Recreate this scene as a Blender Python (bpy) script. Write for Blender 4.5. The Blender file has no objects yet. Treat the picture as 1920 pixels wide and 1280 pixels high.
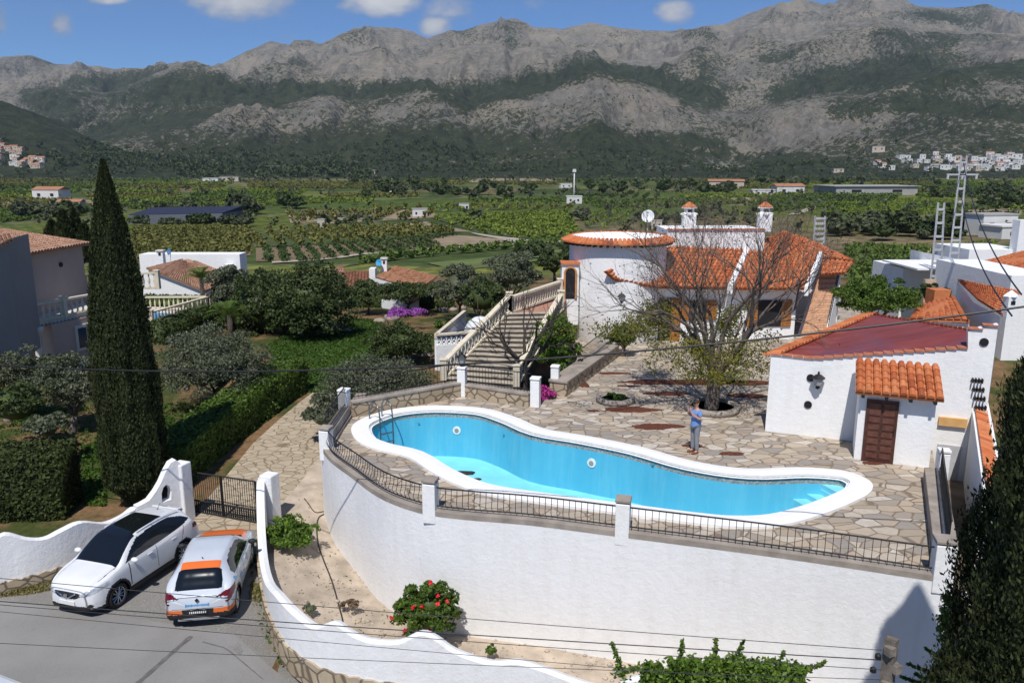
import bpy, bmesh, math, random
import numpy as np
from mathutils import Vector, Matrix
R=math.radians
random.seed(7); rng=np.random.default_rng(7)
scn=bpy.context.scene; col=scn.collection
# ---------------- camera, world, sun, exposure ----------------
F=1500.; YH=310.; H=9.2
PIT=math.atan((640-YH)/F); CP,SP=math.cos(PIT),math.sin(PIT)
cam=bpy.data.objects.new('camera',bpy.data.cameras.new('camera')); col.objects.link(cam)
cam.data.sensor_width=36; cam.data.lens=36*F/1920; cam.data.clip_end=30000; cam.data.clip_start=.1
cam.location=(0,0,H); cam.rotation_euler=(R(90)-PIT,0,0); scn.camera=cam
scn.view_settings.view_transform='Standard'; scn.view_settings.look='None'; scn.view_settings.gamma=1
scn.view_settings.exposure=0.12
SUN_AZ=R(12); SUN_EL=R(57)    # sun behind the camera, a little to its left
sd=Vector((-math.sin(SUN_AZ)*math.cos(SUN_EL),-math.cos(SUN_AZ)*math.cos(SUN_EL),math.sin(SUN_EL)))
sl=bpy.data.lights.new('sun','SUN'); sl.energy=4.2; sl.angle=R(.5); sl.color=(1,.96,.91)
so=bpy.data.objects.new('sun',sl); col.objects.link(so); so.rotation_euler=sd.to_track_quat('Z','Y').to_euler(); so.location=(0,-20,60)
w=bpy.data.worlds.new('World'); scn.world=w; w.use_nodes=True
nt=w.node_tree; bg=nt.nodes['Background']
sky=nt.nodes.new('ShaderNodeTexSky'); sky.sky_type='NISHITA'; sky.sun_disc=False
sky.sun_elevation=SUN_EL; sky.sun_rotation=math.pi+SUN_AZ; sky.altitude=300; sky.air_density=.75; sky.dust_density=0.15; sky.ozone_density=3.5
bg.inputs['Strength'].default_value=.11
def N(t,k,**kw):
    n=t.nodes.new(k)
    for a,b in kw.items(): setattr(n,a,b)
    return n
# clouds live in the sky, each at its own bearing and height, with ragged edges
tc=N(nt,'ShaderNodeTexCoord'); sep=N(nt,'ShaderNodeSeparateXYZ'); nt.links.new(tc.outputs['Generated'],sep.inputs[0])
def MA(op,a,b=None,c=None):
    n=N(nt,'ShaderNodeMath',operation=op)
    for i,x in enumerate((a,b,c)):
        if x is None: continue
        if isinstance(x,(int,float)): n.inputs[i].default_value=x
        else: nt.links.new(x,n.inputs[i])
    return n.outputs[0]
ay=MA('MAXIMUM',MA('ABSOLUTE',sep.outputs['Y']),.05); cu=MA('DIVIDE',sep.outputs['X'],ay); cw=MA('DIVIDE',sep.outputs['Z'],ay)
cmb=N(nt,'ShaderNodeCombineXYZ'); nt.links.new(cu,cmb.inputs[0]); nt.links.new(MA('MULTIPLY',cw,1.6),cmb.inputs[1]); nt.links.new(sep.outputs['Y'],cmb.inputs[2])
def CN(sc,det,ro):
    n=N(nt,'ShaderNodeTexNoise'); n.inputs['Scale'].default_value=sc; n.inputs['Detail'].default_value=det; n.inputs['Roughness'].default_value=ro; nt.links.new(cmb.outputs[0],n.inputs['Vector']); return n.outputs['Fac']
nz1=CN(14,7,.6); nz2=CN(5,4,.5); tot=None
CLOUDS=[(500,-12,120,52,1.),(430,-6,60,26,.9),(745,0,75,34,1.),(690,8,40,22,.6),(832,50,40,22,1.),(860,20,75,34,.7),(585,70,50,14,.35),(1000,8,60,18,.35),(1180,50,40,14,.3),(330,60,40,14,.2),(1240,22,42,26,.85),(70,32,26,40,.6),(182,50,24,34,.65),(150,22,26,16,.3),(272,0,46,10,.8),(640,60,45,16,.4),(920,22,60,16,.35),(1085,30,50,14,.25),(1375,25,26,16,.3),(630,-60,500,34,.5),(1500,-120,500,60,.6),(-300,-60,200,80,.7),(2300,0,250,60,.7)]
for (px,py,rx,ry,op) in CLOUDS:
    u0=(px-960)/F/CP; w0=math.tan(math.atan((640-py)/F)-PIT)/1.0; su=rx/F*1.05; sw=ry/F*1.05
    e=MA('ADD',MA('POWER',MA('ABSOLUTE',MA('DIVIDE',MA('SUBTRACT',cu,u0*math.cos(0)),su)),2.),MA('POWER',MA('ABSOLUTE',MA('DIVIDE',MA('SUBTRACT',cw,w0),sw)),2.))
    v=MA('MULTIPLY',MA('MAXIMUM',MA('SUBTRACT',1.15,e),0.),op); tot=v if tot is None else MA('MAXIMUM',tot,v)
d=MA('ADD',tot,MA('MULTIPLY',MA('SUBTRACT',nz1,.52),2.3)); d=MA('MULTIPLY',d,MA('MINIMUM',MA('MULTIPLY',tot,3.),1.))
cr=N(nt,'ShaderNodeValToRGB'); cr.color_ramp.interpolation='EASE'; cr.color_ramp.elements[0].position=.12; cr.color_ramp.elements[1].position=1.05 if False else 1.; nt.links.new(d,cr.inputs[0])
sk=N(nt,'ShaderNodeMixRGB',blend_type='MULTIPLY'); sk.inputs[0].default_value=1; nt.links.new(sky.outputs[0],sk.inputs[1]); sk.inputs[2].default_value=(.50,.68,.90,1)
cc=N(nt,'ShaderNodeValToRGB'); cc.color_ramp.elements[0].color=(2.3,2.55,3.1,1); cc.color_ramp.elements[1].color=(6.2,6.2,6.3,1); cc.color_ramp.elements[0].position=.35; cc.color_ramp.elements[1].position=.8; nt.links.new(MA('ADD',MA('MULTIPLY',nz2,.5),MA('MULTIPLY',d,.35)),cc.inputs[0])
mx=N(nt,'ShaderNodeMixRGB'); nt.links.new(MA('MULTIPLY',cr.outputs[0],.9),mx.inputs[0]); nt.links.new(sk.outputs[0],mx.inputs[1]); nt.links.new(cc.outputs[0],mx.inputs[2])
nt.links.new(mx.outputs[0],bg.inputs['Color'])
# ---------------- pixel -> world helpers (used once, to survey where things stand) ----------------
def ray(x,y):
    u=(x-960)/F;v=(640-y)/F
    return (u,CP+v*SP,-SP+v*CP)
def A(x,y,z=0.):
    d=ray(x,y);t=(z-H)/d[2];return Vector((d[0]*t,d[1]*t,z))
def D(x,y,Y):
    d=ray(x,y);t=Y/d[1];return Vector((d[0]*t,Y,H+d[2]*t))
def OP(x,y,P,dr):   # on the vertical plane through P with horizontal direction dr
    d=ray(x,y); n=(dr[1],-dr[0]); t=(n[0]*P[0]+n[1]*P[1])/(n[0]*d[0]+n[1]*d[1]); return Vector((d[0]*t,d[1]*t,H+d[2]*t))
# ---------------- noise ----------------
def vnoise(x,y,seed=0):
    xi=np.floor(x).astype(np.int64); yi=np.floor(y).astype(np.int64); xf=x-xi; yf=y-yi
    def h(a,b):
        n=(a*374761393+b*668265263+seed*982451653)&0x7fffffff
        n=((n^(n>>13))*1274126177)&0x7fffffff
        return ((n^(n>>16))&0xffff)/65535.
    s=xf*xf*(3-2*xf); t=yf*yf*(3-2*yf)
    return (h(xi,yi)*(1-s)+h(xi+1,yi)*s)*(1-t)+(h(xi,yi+1)*(1-s)+h(xi+1,yi+1)*s)*t
def fbm(x,y,o=4,seed=0,ridged=False):
    a=0;amp=.5;x=np.asarray(x,float);y=np.asarray(y,float)
    for i in range(o):
        v=vnoise(x*2**i,y*2**i,seed+i)
        if ridged: v=1-abs(2*v-1)
        a=a+amp*v; amp*=.5
    return a
# ---------------- object helpers ----------------
WT={}
def tagp(o,label,cat,group=None,kind=None):
    if label: o['label']=label
    if cat: o['category']=cat
    if group: o['group']=group
    if kind: o['kind']=kind
    return o
def empty(name,label,cat,loc=(0,0,0),group=None):
    o=bpy.data.objects.new(name,None); col.objects.link(o); o.location=loc; o.empty_display_size=.3; WT[o.name]=Vector(loc)
    return tagp(o,label,cat,group)
def mk(name,V,Fs,mats,parent=None,smooth=False,midx=None,local=False,center=True):
    V=np.asarray(V,dtype=np.float64).reshape(-1,3)
    off=Vector((0,0,0))
    if parent is None and center and not local and len(V):
        off=Vector(((V[:,0].min()+V[:,0].max())/2,(V[:,1].min()+V[:,1].max())/2,V[:,2].min())); V=V-np.array(off)
    me=bpy.data.meshes.new(name)
    if isinstance(Fs,np.ndarray):
        n,k=Fs.shape; me.vertices.add(len(V)); me.vertices.foreach_set('co',V.ravel())
        me.loops.add(n*k); me.loops.foreach_set('vertex_index',Fs.ravel().astype(np.int32))
        me.polygons.add(n); me.polygons.foreach_set('loop_start',(np.arange(n)*k).astype(np.int32)); me.polygons.foreach_set('loop_total',np.full(n,k,np.int32)); me.update(calc_edges=True)
    else: me.from_pydata([tuple(v) for v in V],[],Fs)
    if not isinstance(mats,(list,tuple)): mats=[mats]
    for m in mats: me.materials.append(m)
    if midx is not None: me.polygons.foreach_set('material_index',np.asarray(midx,np.int32))
    if smooth: me.polygons.foreach_set('use_smooth',np.ones(len(me.polygons),bool))
    me.update()
    o=bpy.data.objects.new(name,me); col.objects.link(o)
    if parent is not None:
        o.parent=parent
        if not local: o.location=-WT[parent.name]; WT[o.name]=Vector((0,0,0))
        else: WT[o.name]=WT[parent.name]
    else: o.location=off; WT[o.name]=off
    return o
def struct(o): o['kind']='structure'; return o
class MB:
    def __init__(s): s.v=[];s.f=[]
    def poly(s,pts):
        b=len(s.v); s.v+= [tuple(p) for p in pts]; s.f.append(tuple(range(b,b+len(pts)))); return s
    def box(s,c,d,rz=0,rx=0):
        M=Matrix.Rotation(rz,3,'Z')@Matrix.Rotation(rx,3,'X'); b=len(s.v)
        for i in (-1,1):
            for j in (-1,1):
                for k in (-1,1): s.v.append(tuple(Vector(c)+M@Vector((i*d[0]/2,j*d[1]/2,k*d[2]/2))))
        s.f+=[tuple(b+i for i in q) for q in ((0,1,3,2),(4,6,7,5),(0,4,5,1),(2,3,7,6),(0,2,6,4),(1,5,7,3))]; return s
    def prism(s,pts,z0,z1):   # pts xy ccw; z may be lists
        n=len(pts);b=len(s.v); a0=z0 if hasattr(z0,'__len__') else [z0]*n; a1=z1 if hasattr(z1,'__len__') else [z1]*n
        s.v+=[(p[0],p[1],a0[i]) for i,p in enumerate(pts)]+[(p[0],p[1],a1[i]) for i,p in enumerate(pts)]
        s.f.append(tuple(b+i for i in reversed(range(n)))); s.f.append(tuple(b+n+i for i in range(n)))
        for i in range(n): j=(i+1)%n; s.f.append((b+i,b+j,b+n+j,b+n+i))
        return s
    def hull(s,bot,top):   # two matching loops of 3D points
        n=len(bot);b=len(s.v); s.v+=[tuple(p) for p in bot]+[tuple(p) for p in top]
        s.f.append(tuple(b+i for i in reversed(range(n)))); s.f.append(tuple(b+n+i for i in range(n)))
        for i in range(n): j=(i+1)%n; s.f.append((b+i,b+j,b+n+j,b+n+i))
        return s
    def tube(s,pts,r,k=6,cap=True):
        pts=[Vector(p) for p in pts]; n=len(pts); b=len(s.v)
        rr=r if hasattr(r,'__len__') else [r]*n
        up=Vector((0,0,1))
        for i,p in enumerate(pts):
            t=(pts[min(i+1,n-1)]-pts[max(i-1,0)]); t=t.normalized() if t.length>1e-9 else Vector((0,0,1))
            a=t.cross(up if abs(t.z)<.95 else Vector((1,0,0))).normalized(); c=t.cross(a)
            for j in range(k):
                q=2*math.pi*j/k; s.v.append(tuple(p+rr[i]*(a*math.cos(q)+c*math.sin(q))))
        for i in range(n-1):
            for j in range(k):
                j2=(j+1)%k; s.f.append((b+i*k+j,b+i*k+j2,b+(i+1)*k+j2,b+(i+1)*k+j))
        if cap: s.f.append(tuple(b+j for j in reversed(range(k)))); s.f.append(tuple(b+(n-1)*k+j for j in range(k)))
        return s
    def lathe(s,c,prof,k=12):   # prof [(r,z)]
        b=len(s.v);n=len(prof)
        for r,z in prof:
            for j in range(k):
                q=2*math.pi*j/k; s.v.append((c[0]+r*math.cos(q),c[1]+r*math.sin(q),c[2]+z))
        for i in range(n-1):
            for j in range(k):
                j2=(j+1)%k; s.f.append((b+i*k+j,b+i*k+j2,b+(i+1)*k+j2,b+(i+1)*k+j))
        s.f.append(tuple(b+j for j in reversed(range(k)))); s.f.append(tuple(b+(n-1)*k+j for j in range(k)))
        return s
    def build(s,name,mat,parent=None,smooth=False,local=False,bevel=0):
        o=mk(name,s.v,s.f,mat,parent,smooth,local=local)
        if bevel:
            m=o.modifiers.new('b','BEVEL'); m.width=bevel; m.segments=2; m.limit_method='ANGLE'
        return o
def copy_tree(o,parent=None):
    c=o.copy(); col.objects.link(c); c.parent=parent; WT[c.name]=WT.get(o.name,Vector((0,0,0)))
    for ch in [x for x in o.children]: copy_tree(ch,c)
    return c
# ---------------- materials ----------------
def newmat(name,rough=.7,spec=.3):
    m=bpy.data.materials.new(name); m.use_nodes=True; b=m.node_tree.nodes['Principled BSDF']
    b.inputs['Roughness'].default_value=rough; b.inputs['Specular IOR Level'].default_value=spec
    return m,m.node_tree,b
def ramp(t,src,stops,const=False):
    r=N(t,'ShaderNodeValToRGB'); e=r.color_ramp.elements
    if const: r.color_ramp.interpolation='CONSTANT'
    while len(e)<len(stops): e.new(.5)
    for i,(p,c) in enumerate(stops): e[i].position=p; e[i].color=(c[0],c[1],c[2],1) if hasattr(c,'__len__') else (c,c,c,1)
    t.links.new(src,r.inputs[0]); return r.outputs[0]
def coord(t,world=False,scale=(1,1,1),rot=(0,0,0)):
    if world: c=N(t,'ShaderNodeNewGeometry').outputs['Position']
    else: c=N(t,'ShaderNodeTexCoord').outputs['Object']
    m=N(t,'ShaderNodeMapping'); m.inputs['Scale'].default_value=scale; m.inputs['Rotation'].default_value=rot; t.links.new(c,m.inputs[0]); return m.outputs[0]
def noise(t,vec,scale,detail=4,rough=.55,out='Fac'):
    n=N(t,'ShaderNodeTexNoise'); n.inputs['Scale'].default_value=scale; n.inputs['Detail'].default_value=detail; n.inputs['Roughness'].default_value=rough
    t.links.new(vec,n.inputs['Vector']); return n.outputs[out]
def mixc(t,f,a,b,mode='MIX'):
    m=N(t,'ShaderNodeMixRGB',blend_type=mode)
    for i,x in ((0,f),(1,a),(2,b)):
        if hasattr(x,'is_linked') or hasattr(x,'links'): t.links.new(x,m.inputs[i])
        elif hasattr(x,'__len__'): m.inputs[i].default_value=(x[0],x[1],x[2],1)
        else: m.inputs[i].default_value=x
    return m.outputs[0]
def bump(t,b,h,strength=.3,dist=.02):
    n=N(t,'ShaderNodeBump'); n.inputs['Strength'].default_value=strength; n.inputs['Distance'].default_value=dist; t.links.new(h,n.inputs['Height']); t.links.new(n.outputs[0],b.inputs['Normal'])
def simple(name,c,rough=.6,var=.15,scale=3,bs=.0,world=False,spec=.3,metal=0):
    m,t,b=newmat(name,rough,spec); v=coord(t,world); n=noise(t,v,scale,5)
    lo=[x*(1-var) for x in c]; hi=[min(1,x*(1+var)) for x in c]
    t.links.new(ramp(t,n,[(.3,lo),(.7,hi)]),b.inputs['Base Color']); b.inputs['Metallic'].default_value=metal
    if bs: bump(t,b,noise(t,v,scale*8,4),bs,.01)
    return m
def leafmat(name,c,c2=None,rough=.55,trans=.25,nscale=.8):
    m,t,b=newmat(name,rough,.25); g=N(t,'ShaderNodeNewGeometry'); c2=c2 or [x*1.9 for x in c]
    dk=[x*.55 for x in c]
    a=ramp(t,g.outputs['Random Per Island'],[(0,dk),(.5,c),(1,c2)])
    n=noise(t,coord(t,True),nscale,3); a2=mixc(t,ramp(t,n,[(.35,.0),(.7,.7)]),a,[x*1.0 for x in c2])
    t.links.new(a2,b.inputs['Base Color'])
    tr=N(t,'ShaderNodeBsdfTranslucent'); t.links.new(a2,tr.inputs[0]); mx=N(t,'ShaderNodeMixShader'); mx.inputs[0].default_value=trans
    t.links.new(b.outputs[0],mx.inputs[1]); t.links.new(tr.outputs[0],mx.inputs[2]); t.links.new(mx.outputs[0],t.nodes['Material Output'].inputs[0])
    return m
def stucco(name,c=(.80,.80,.79),dirt=.1,world=True):
    m,t,b=newmat(name,.85,.2); v=coord(t,world); n=noise(t,v,.6,6,.6); v2=coord(t,world,(2.5,2.5,.35)); n2=noise(t,v2,1.2,5,.65)
    a=ramp(t,n,[(.3,[x*(1-dirt*.5) for x in c]),(.65,c)]); st=ramp(t,n2,[(.3,[1-dirt,1-dirt*1.15,1-dirt*1.4]),(.55,(1,1,1))])
    t.links.new(mixc(t,1.,a,st,'MULTIPLY'),b.inputs['Base Color'])
    bump(t,b,noise(t,v,5,7,.7),.45,.05); return m
def paving(name,cols,joint,scale=1.5,jw=.035,stretch=(1,1.35,1),world=True,bs=.5):
    m,t,b=newmat(name,.8,.25); v=coord(t,world,stretch)
    nv=noise(t,v,1.3,3,.5,'Color'); vv=mixc(t,.13,v,nv)
    def vor(feat):
        q=N(t,'ShaderNodeTexVoronoi'); q.feature=feat; q.inputs['Scale'].default_value=scale; q.inputs['Randomness'].default_value=.95; t.links.new(vv,q.inputs['Vector']); return q
    e=vor('DISTANCE_TO_EDGE'); f=vor('F1'); s=N(t,'ShaderNodeSeparateColor'); t.links.new(f.outputs['Color'],s.inputs[0])
    k=len(cols); c=ramp(t,s.outputs[0],[(i/k,x) for i,x in enumerate(cols)],True)
    n=noise(t,v,4.5,8,.78); c=mixc(t,ramp(t,n,[(.36,.0),(.66,.75)]),c,[.75*x for x in cols[0]])
    n3=noise(t,v,.25,4,.6); c=mixc(t,ramp(t,n3,[(.4,.0),(.7,.45)]),c,cols[-1])
    jm=ramp(t,e.outputs['Distance'],[(jw*.55,1.),(jw*1.3,0.)]); c=mixc(t,jm,c,joint)
    t.links.new(c,b.inputs['Base Color'])
    mxx=N(t,'ShaderNodeMath',operation='MINIMUM'); t.links.new(e.outputs['Distance'],mxx.inputs[0]); mxx.inputs[1].default_value=.08
    bump(t,b,mxx.outputs[0],bs,.15); return m
M={}
M['white']=stucco('white_stucco',(.80,.80,.795),.055); M['white2']=stucco('white_stucco_clean',(.82,.82,.81),.05)
M['cream']=simple('cream_stone',(.62,.55,.42),.8,.12,4,.3); M['dirt']=simple('dirt',(.43,.355,.275),.95,.28,1.6,.9,True)
M['iron']=simple('black_iron',(.018,.018,.02),.5,.3,5,.1); M['cap']=simple('cap_stone',(.30,.26,.22),.9,.25,2.2,.5,True)
M['concrete']=simple('concrete',(.36,.33,.29),.9,.2,3,.5,True)
M['wood']=simple('dark_door_wood',(.075,.03,.022),.5,.3,6,.3); M['shutter']=simple('varnished_wood',(.32,.13,.035),.5,.3,5,.2)
M['bark']=simple('bark',(.13,.105,.085),.95,.35,7,.8); M['bark2']=simple('pale_bark',(.17,.145,.12),.95,.35,7,.8)
M['dark']=simple('dark_void',(.015,.015,.017),.6,.2); M['grey']=simple('galvanised',(.42,.43,.44),.5,.15,6,.1,spec=.5)
M['terra']=None
def tilemat(name,c,c2,dk):
    m,t,b=newmat(name,.75,.2); g=N(t,'ShaderNodeNewGeometry'); a=ramp(t,g.outputs['Random Per Island'],[(0,dk),(.25,c),(.75,c2),(1,[x*.8 for x in c])])
    n=noise(t,coord(t,True),5,5,.7); a=mixc(t,ramp(t,n,[(.45,0.),(.8,.5)]),a,[x*.5 for x in dk]); t.links.new(a,b.inputs['Base Color']); bump(t,b,n,.3,.01); return m
M['tile']=tilemat('orange_tile',(.50,.14,.048),(.58,.215,.09),(.32,.09,.04))
M['tile2']=tilemat('weathered_tile',(.36,.20,.13),(.44,.27,.18),(.24,.13,.09))
M['tile3']=tilemat('brown_tile',(.20,.09,.055),(.27,.12,.07),(.13,.06,.04))
M['pave']=paving('crazy_paving',[(.49,.41,.31),(.55,.49,.40),(.36,.30,.225),(.25,.235,.22),(.46,.37,.27),(.62,.57,.50),(.31,.27,.23)],(.20,.155,.115),2.15,.045,(1,1.5,1))
M['pave2']=paving('drive_paving',[(.42,.35,.25),(.48,.41,.30),(.37,.30,.21),(.45,.37,.27)],(.20,.155,.10),2.7,.05)
M['rubble']=paving('rubble_stone',[(.42,.34,.23),(.48,.40,.28),(.36,.29,.2),(.45,.37,.27)],(.16,.125,.09),2.6,.07,(1,1,1.2))
def tile_roof(m,eL,eR,tR,tL,w=.23,L=.42,r=.095):
    eL,eR,tR,tL=[Vector(p) for p in (eL,eR,tR,tL)]
    n=((eR-eL).cross(tL-eL)+(tR-eR).cross(tL-tR)*-1); n=(eR-eL).cross(tL-eL).normalized()
    if n.z<0: n=-n
    m.poly([p-n*.02 for p in (eL,eR,tR,tL)]); m.poly([p-n*.10 for p in (eL,tL,tR,eR)])
    for a,b in ((eL,eR),(eR,tR),(tR,tL),(tL,eL)): m.poly([a-n*.1,b-n*.1,b-n*.02,a-n*.02])
    nc=max(2,int(max((eR-eL).length,(tR-tL).length)/w)); nr=max(1,int(((tL-eL).length+(tR-eR).length)/2/L))
    for j in range(nc):
        a0=(j+.5)/nc
        p0=eL.lerp(eR,a0); p1=tL.lerp(tR,a0); ax=((eR-eL)/nc*.5); ax1=((tR-tL)/nc*.5)
        le=(p1-p0).length; nk=max(1,round(le/L))
        for k in range(nk):
            s0=k/nk; s1=min(1,(k+1.12)/nk); q0=p0.lerp(p1,s0)-(p1-p0).normalized()*.03*(k==0); q1=p0.lerp(p1,s1)
            c0=ax.lerp(ax1,s0).length*.92; c1=ax.lerp(ax1,s1).length*.74
            axn=ax.normalized() if ax.length>ax1.length else ax1.normalized()
            if c0<.03: continue
            b=len(m.v); S=5; hj=random.uniform(-.006,.006)
            for q,c,h in ((q0,c0,.03+hj),(q1,c1,.0+hj)):
                for i in range(S+1):
                    t=math.pi*i/S; m.v.append(tuple(q+axn*(-math.cos(t)*c)+n*(math.sin(t)*r+h)))
            for i in range(S): m.f.append((b+i,b+i+1,b+S+2+i,b+S+1+i))
            m.f.append(tuple(b+i for i in range(S+1)))
    return m
# ---------------- foliage helpers ----------------
def leaves(C,size,nrm=None,el=1.6,jit=1.):
    """quads at centres C, random orientation, islands"""
    C=np.asarray(C,float); n=len(C); a=rng.normal(size=(n,3))
    if nrm is not None: a=a*.6*jit+np.asarray(nrm)
    a/=np.linalg.norm(a,axis=1)[:,None]+1e-9
    b=np.cross(a,rng.normal(size=(n,3))); b/=np.linalg.norm(b,axis=1)[:,None]+1e-9; c=np.cross(a,b)
    s=(size*rng.uniform(.6,1.35,n))[:,None]
    b=b*s*el*.5; c=c*s*.5
    V=np.stack([C-b,C+c*.9-b*.1,C+b,C-c*.9+b*.1],1).reshape(-1,3)
    return V,np.arange(4*n).reshape(n,4)
def join(parts):
    V=[];Fq=[];o=0
    for v,f in parts: V.append(np.asarray(v,float)); Fq.append(np.asarray(f)+o); o+=len(v)
    return np.concatenate(V),np.concatenate(Fq)
def blob(c,r,seg=10,rings=7,amp=.25,seed=0):
    th=np.linspace(0,2*np.pi,seg,endpoint=False); ph=np.linspace(.02,np.pi-.02,rings)
    T,P=np.meshgrid(th,ph); d=np.stack([np.sin(P)*np.cos(T),np.sin(P)*np.sin(T),np.cos(P)],-1)
    k=1+amp*(fbm(T*1.3+seed,P*2+seed*1.7,3,seed)-.5)*2
    V=(np.array(c)+d*np.array(r)*k[...,None]).reshape(-1,3)
    i,j=np.meshgrid(np.arange(rings-1),np.arange(seg),indexing='ij'); j2=(j+1)%seg
    Fq=np.stack([i*seg+j,i*seg+j2,(i+1)*seg+j2,(i+1)*seg+j],-1).reshape(-1,4)[:, ::-1]
    return V,Fq
def crown_pts(c,r,nclump,nleaf,cl=.28,low=-.6):
    c=np.array(c);r=np.array(r); out=[]; nr=[]
    for _ in range(nclump):
        d=rng.normal(size=3); d/=np.linalg.norm(d)
        if d[2]<low: d[2]=-d[2]*.3
        k=rng.uniform(.55,1.05); q=c+d*r*k; s=cl*r.mean()*rng.uniform(.6,1.3)
        e=rng.normal(size=(nleaf,3)); e/=np.linalg.norm(e,axis=1)[:,None]; e[:,2]=np.abs(e[:,2])*.9-.25
        out.append(q+e*s*rng.uniform(.6,1.,(nleaf,1))); nr.append(e)
    return np.concatenate(out),np.concatenate(nr)
def limbs(m,base,top,r0,spread,n=6,rr=random):
    base=Vector(base);top=Vector(top); mid=base.lerp(top,.45)+Vector((rr.uniform(-.1,.1),rr.uniform(-.1,.1),0))*(top-base).length
    m.tube([base-Vector((0,0,.1)),base+Vector((0,0,.15)),base.lerp(mid,.5),mid],[r0*1.35,r0,r0*.85,r0*.7],8)
    for i in range(n):
        a=2*math.pi*(i+rr.random()*.6)/n; e=top+Vector((math.cos(a)*spread[0],math.sin(a)*spread[1],rr.uniform(-.25,.25)*spread[2]))*.6
        m.tube([mid,mid.lerp(e,.5)+Vector((0,0,-.05)),e],[r0*.5,r0*.3,r0*.08],5)
def tree(name,label,cat,base,c,r,leaf,mat,bark='bark',nclump=60,nleaf=60,trunk_r=.12,group=None,core=.55,cl=.28):
    t=empty(name,label,cat,base,group); m=MB(); limbs(m,base,(c[0],c[1],c[2]),trunk_r,r); m.build('trunk',M[bark],t,True)
    P,nr=crown_pts(c,r,nclump,nleaf,cl); L=[leaves(P,leaf,nr)]
    if core: L.append(blob(c,np.array(r)*core,12,8,.3,random.randint(0,99)))
    V,Fq=join(L); mk('crown',V,Fq,mat,t); return t
def bush(name,label,cat,c,r,leaf,mat,nclump=30,nleaf=50,group=None,core=.6,cl=.33):
    P,nr=crown_pts(c,r,nclump,nleaf,cl,-.1); L=[leaves(P,leaf,nr)]
    if core: L.append(blob(c,np.array(r)*core,12,8,.3,random.randint(0,99)))
    V,Fq=join(L); return tagp(mk(name,V,Fq,mat),label,cat,group)
def hedge(name,label,pts,wid,z0,h,mat,leaf=.08,dens=260,zs=None,group=None):
    """box hedge along pts"""
    L=[];n=len(pts)
    for i in range(n-1):
        a=Vector((*pts[i][:2],0));b=Vector((*pts[i+1][:2],0)); d=(b-a); le=d.length; d.normalize(); s=Vector((-d.y,d.x,0))
        za=z0 if zs is None else zs[i]; zb=z0 if zs is None else zs[i+1]
        k=int(dens*le*(wid+2*h)); u=rng.random(k)*le; q=rng.random(k)*(wid+2*h)
        off=np.where(q<h,-wid/2,np.where(q<h+wid,q-h-wid/2,wid/2)); hh=np.where(q<h,q,np.where(q<h+wid,h,q-h-wid))
        nx=np.where(q<h,-1,np.where(q<h+wid,0,1)); nz=np.where((q>=h)&(q<h+wid),1,0.)
        P=np.array(a)+np.outer(u,np.array(d))+np.outer(off,np.array(s)); zz=za+(zb-za)*u/le
        bulge=(fbm(u*1.3+i*7,hh*1.3+off*2,3,3)-.45)*.25
        P[:,2]=zz+hh+bulge*nz+rng.normal(size=k)*.03; P+=np.outer(nx*bulge,np.array(s))+rng.normal(size=(k,3))*.03
        nr=np.outer(nx,np.array(s)); nr[:,2]+=nz
        L.append(leaves(P,leaf,nr*1.0))
        if i in (0,n-2):
            for e,sg in ((0.,-1),(le,1)):
                if (e==0. and i==0) or (e>0 and i==n-2):
                    k=int(dens*wid*h); P=np.array(a)+np.array(d)*e+np.outer((rng.random(k)-.5)*wid,np.array(s)); P[:,2]=(za if e==0. else zb)+rng.random(k)*h; P+=rng.normal(size=(k,3))*.05; L.append(leaves(P,leaf,np.tile(np.array(d)*sg,(k,1))))
        w2=wid/2-.07; c4=[a+s*w2,b+s*w2,b-s*w2,a-s*w2]; zz4=[za,zb,zb,za]
        V=[(p.x,p.y,z) for p,z in zip(c4,zz4)]+[(p.x,p.y,z+h-.07) for p,z in zip(c4,zz4)]
        L.append((np.array(V),np.array([[0,1,2,3],[4,7,6,5],[0,4,5,1],[1,5,6,2],[2,6,7,3],[3,7,4,0]])[:, ::-1]))
    V,Fq=join(L); o=mk(name,V,Fq,mat); return tagp(o,label,'hedge',group)
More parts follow.
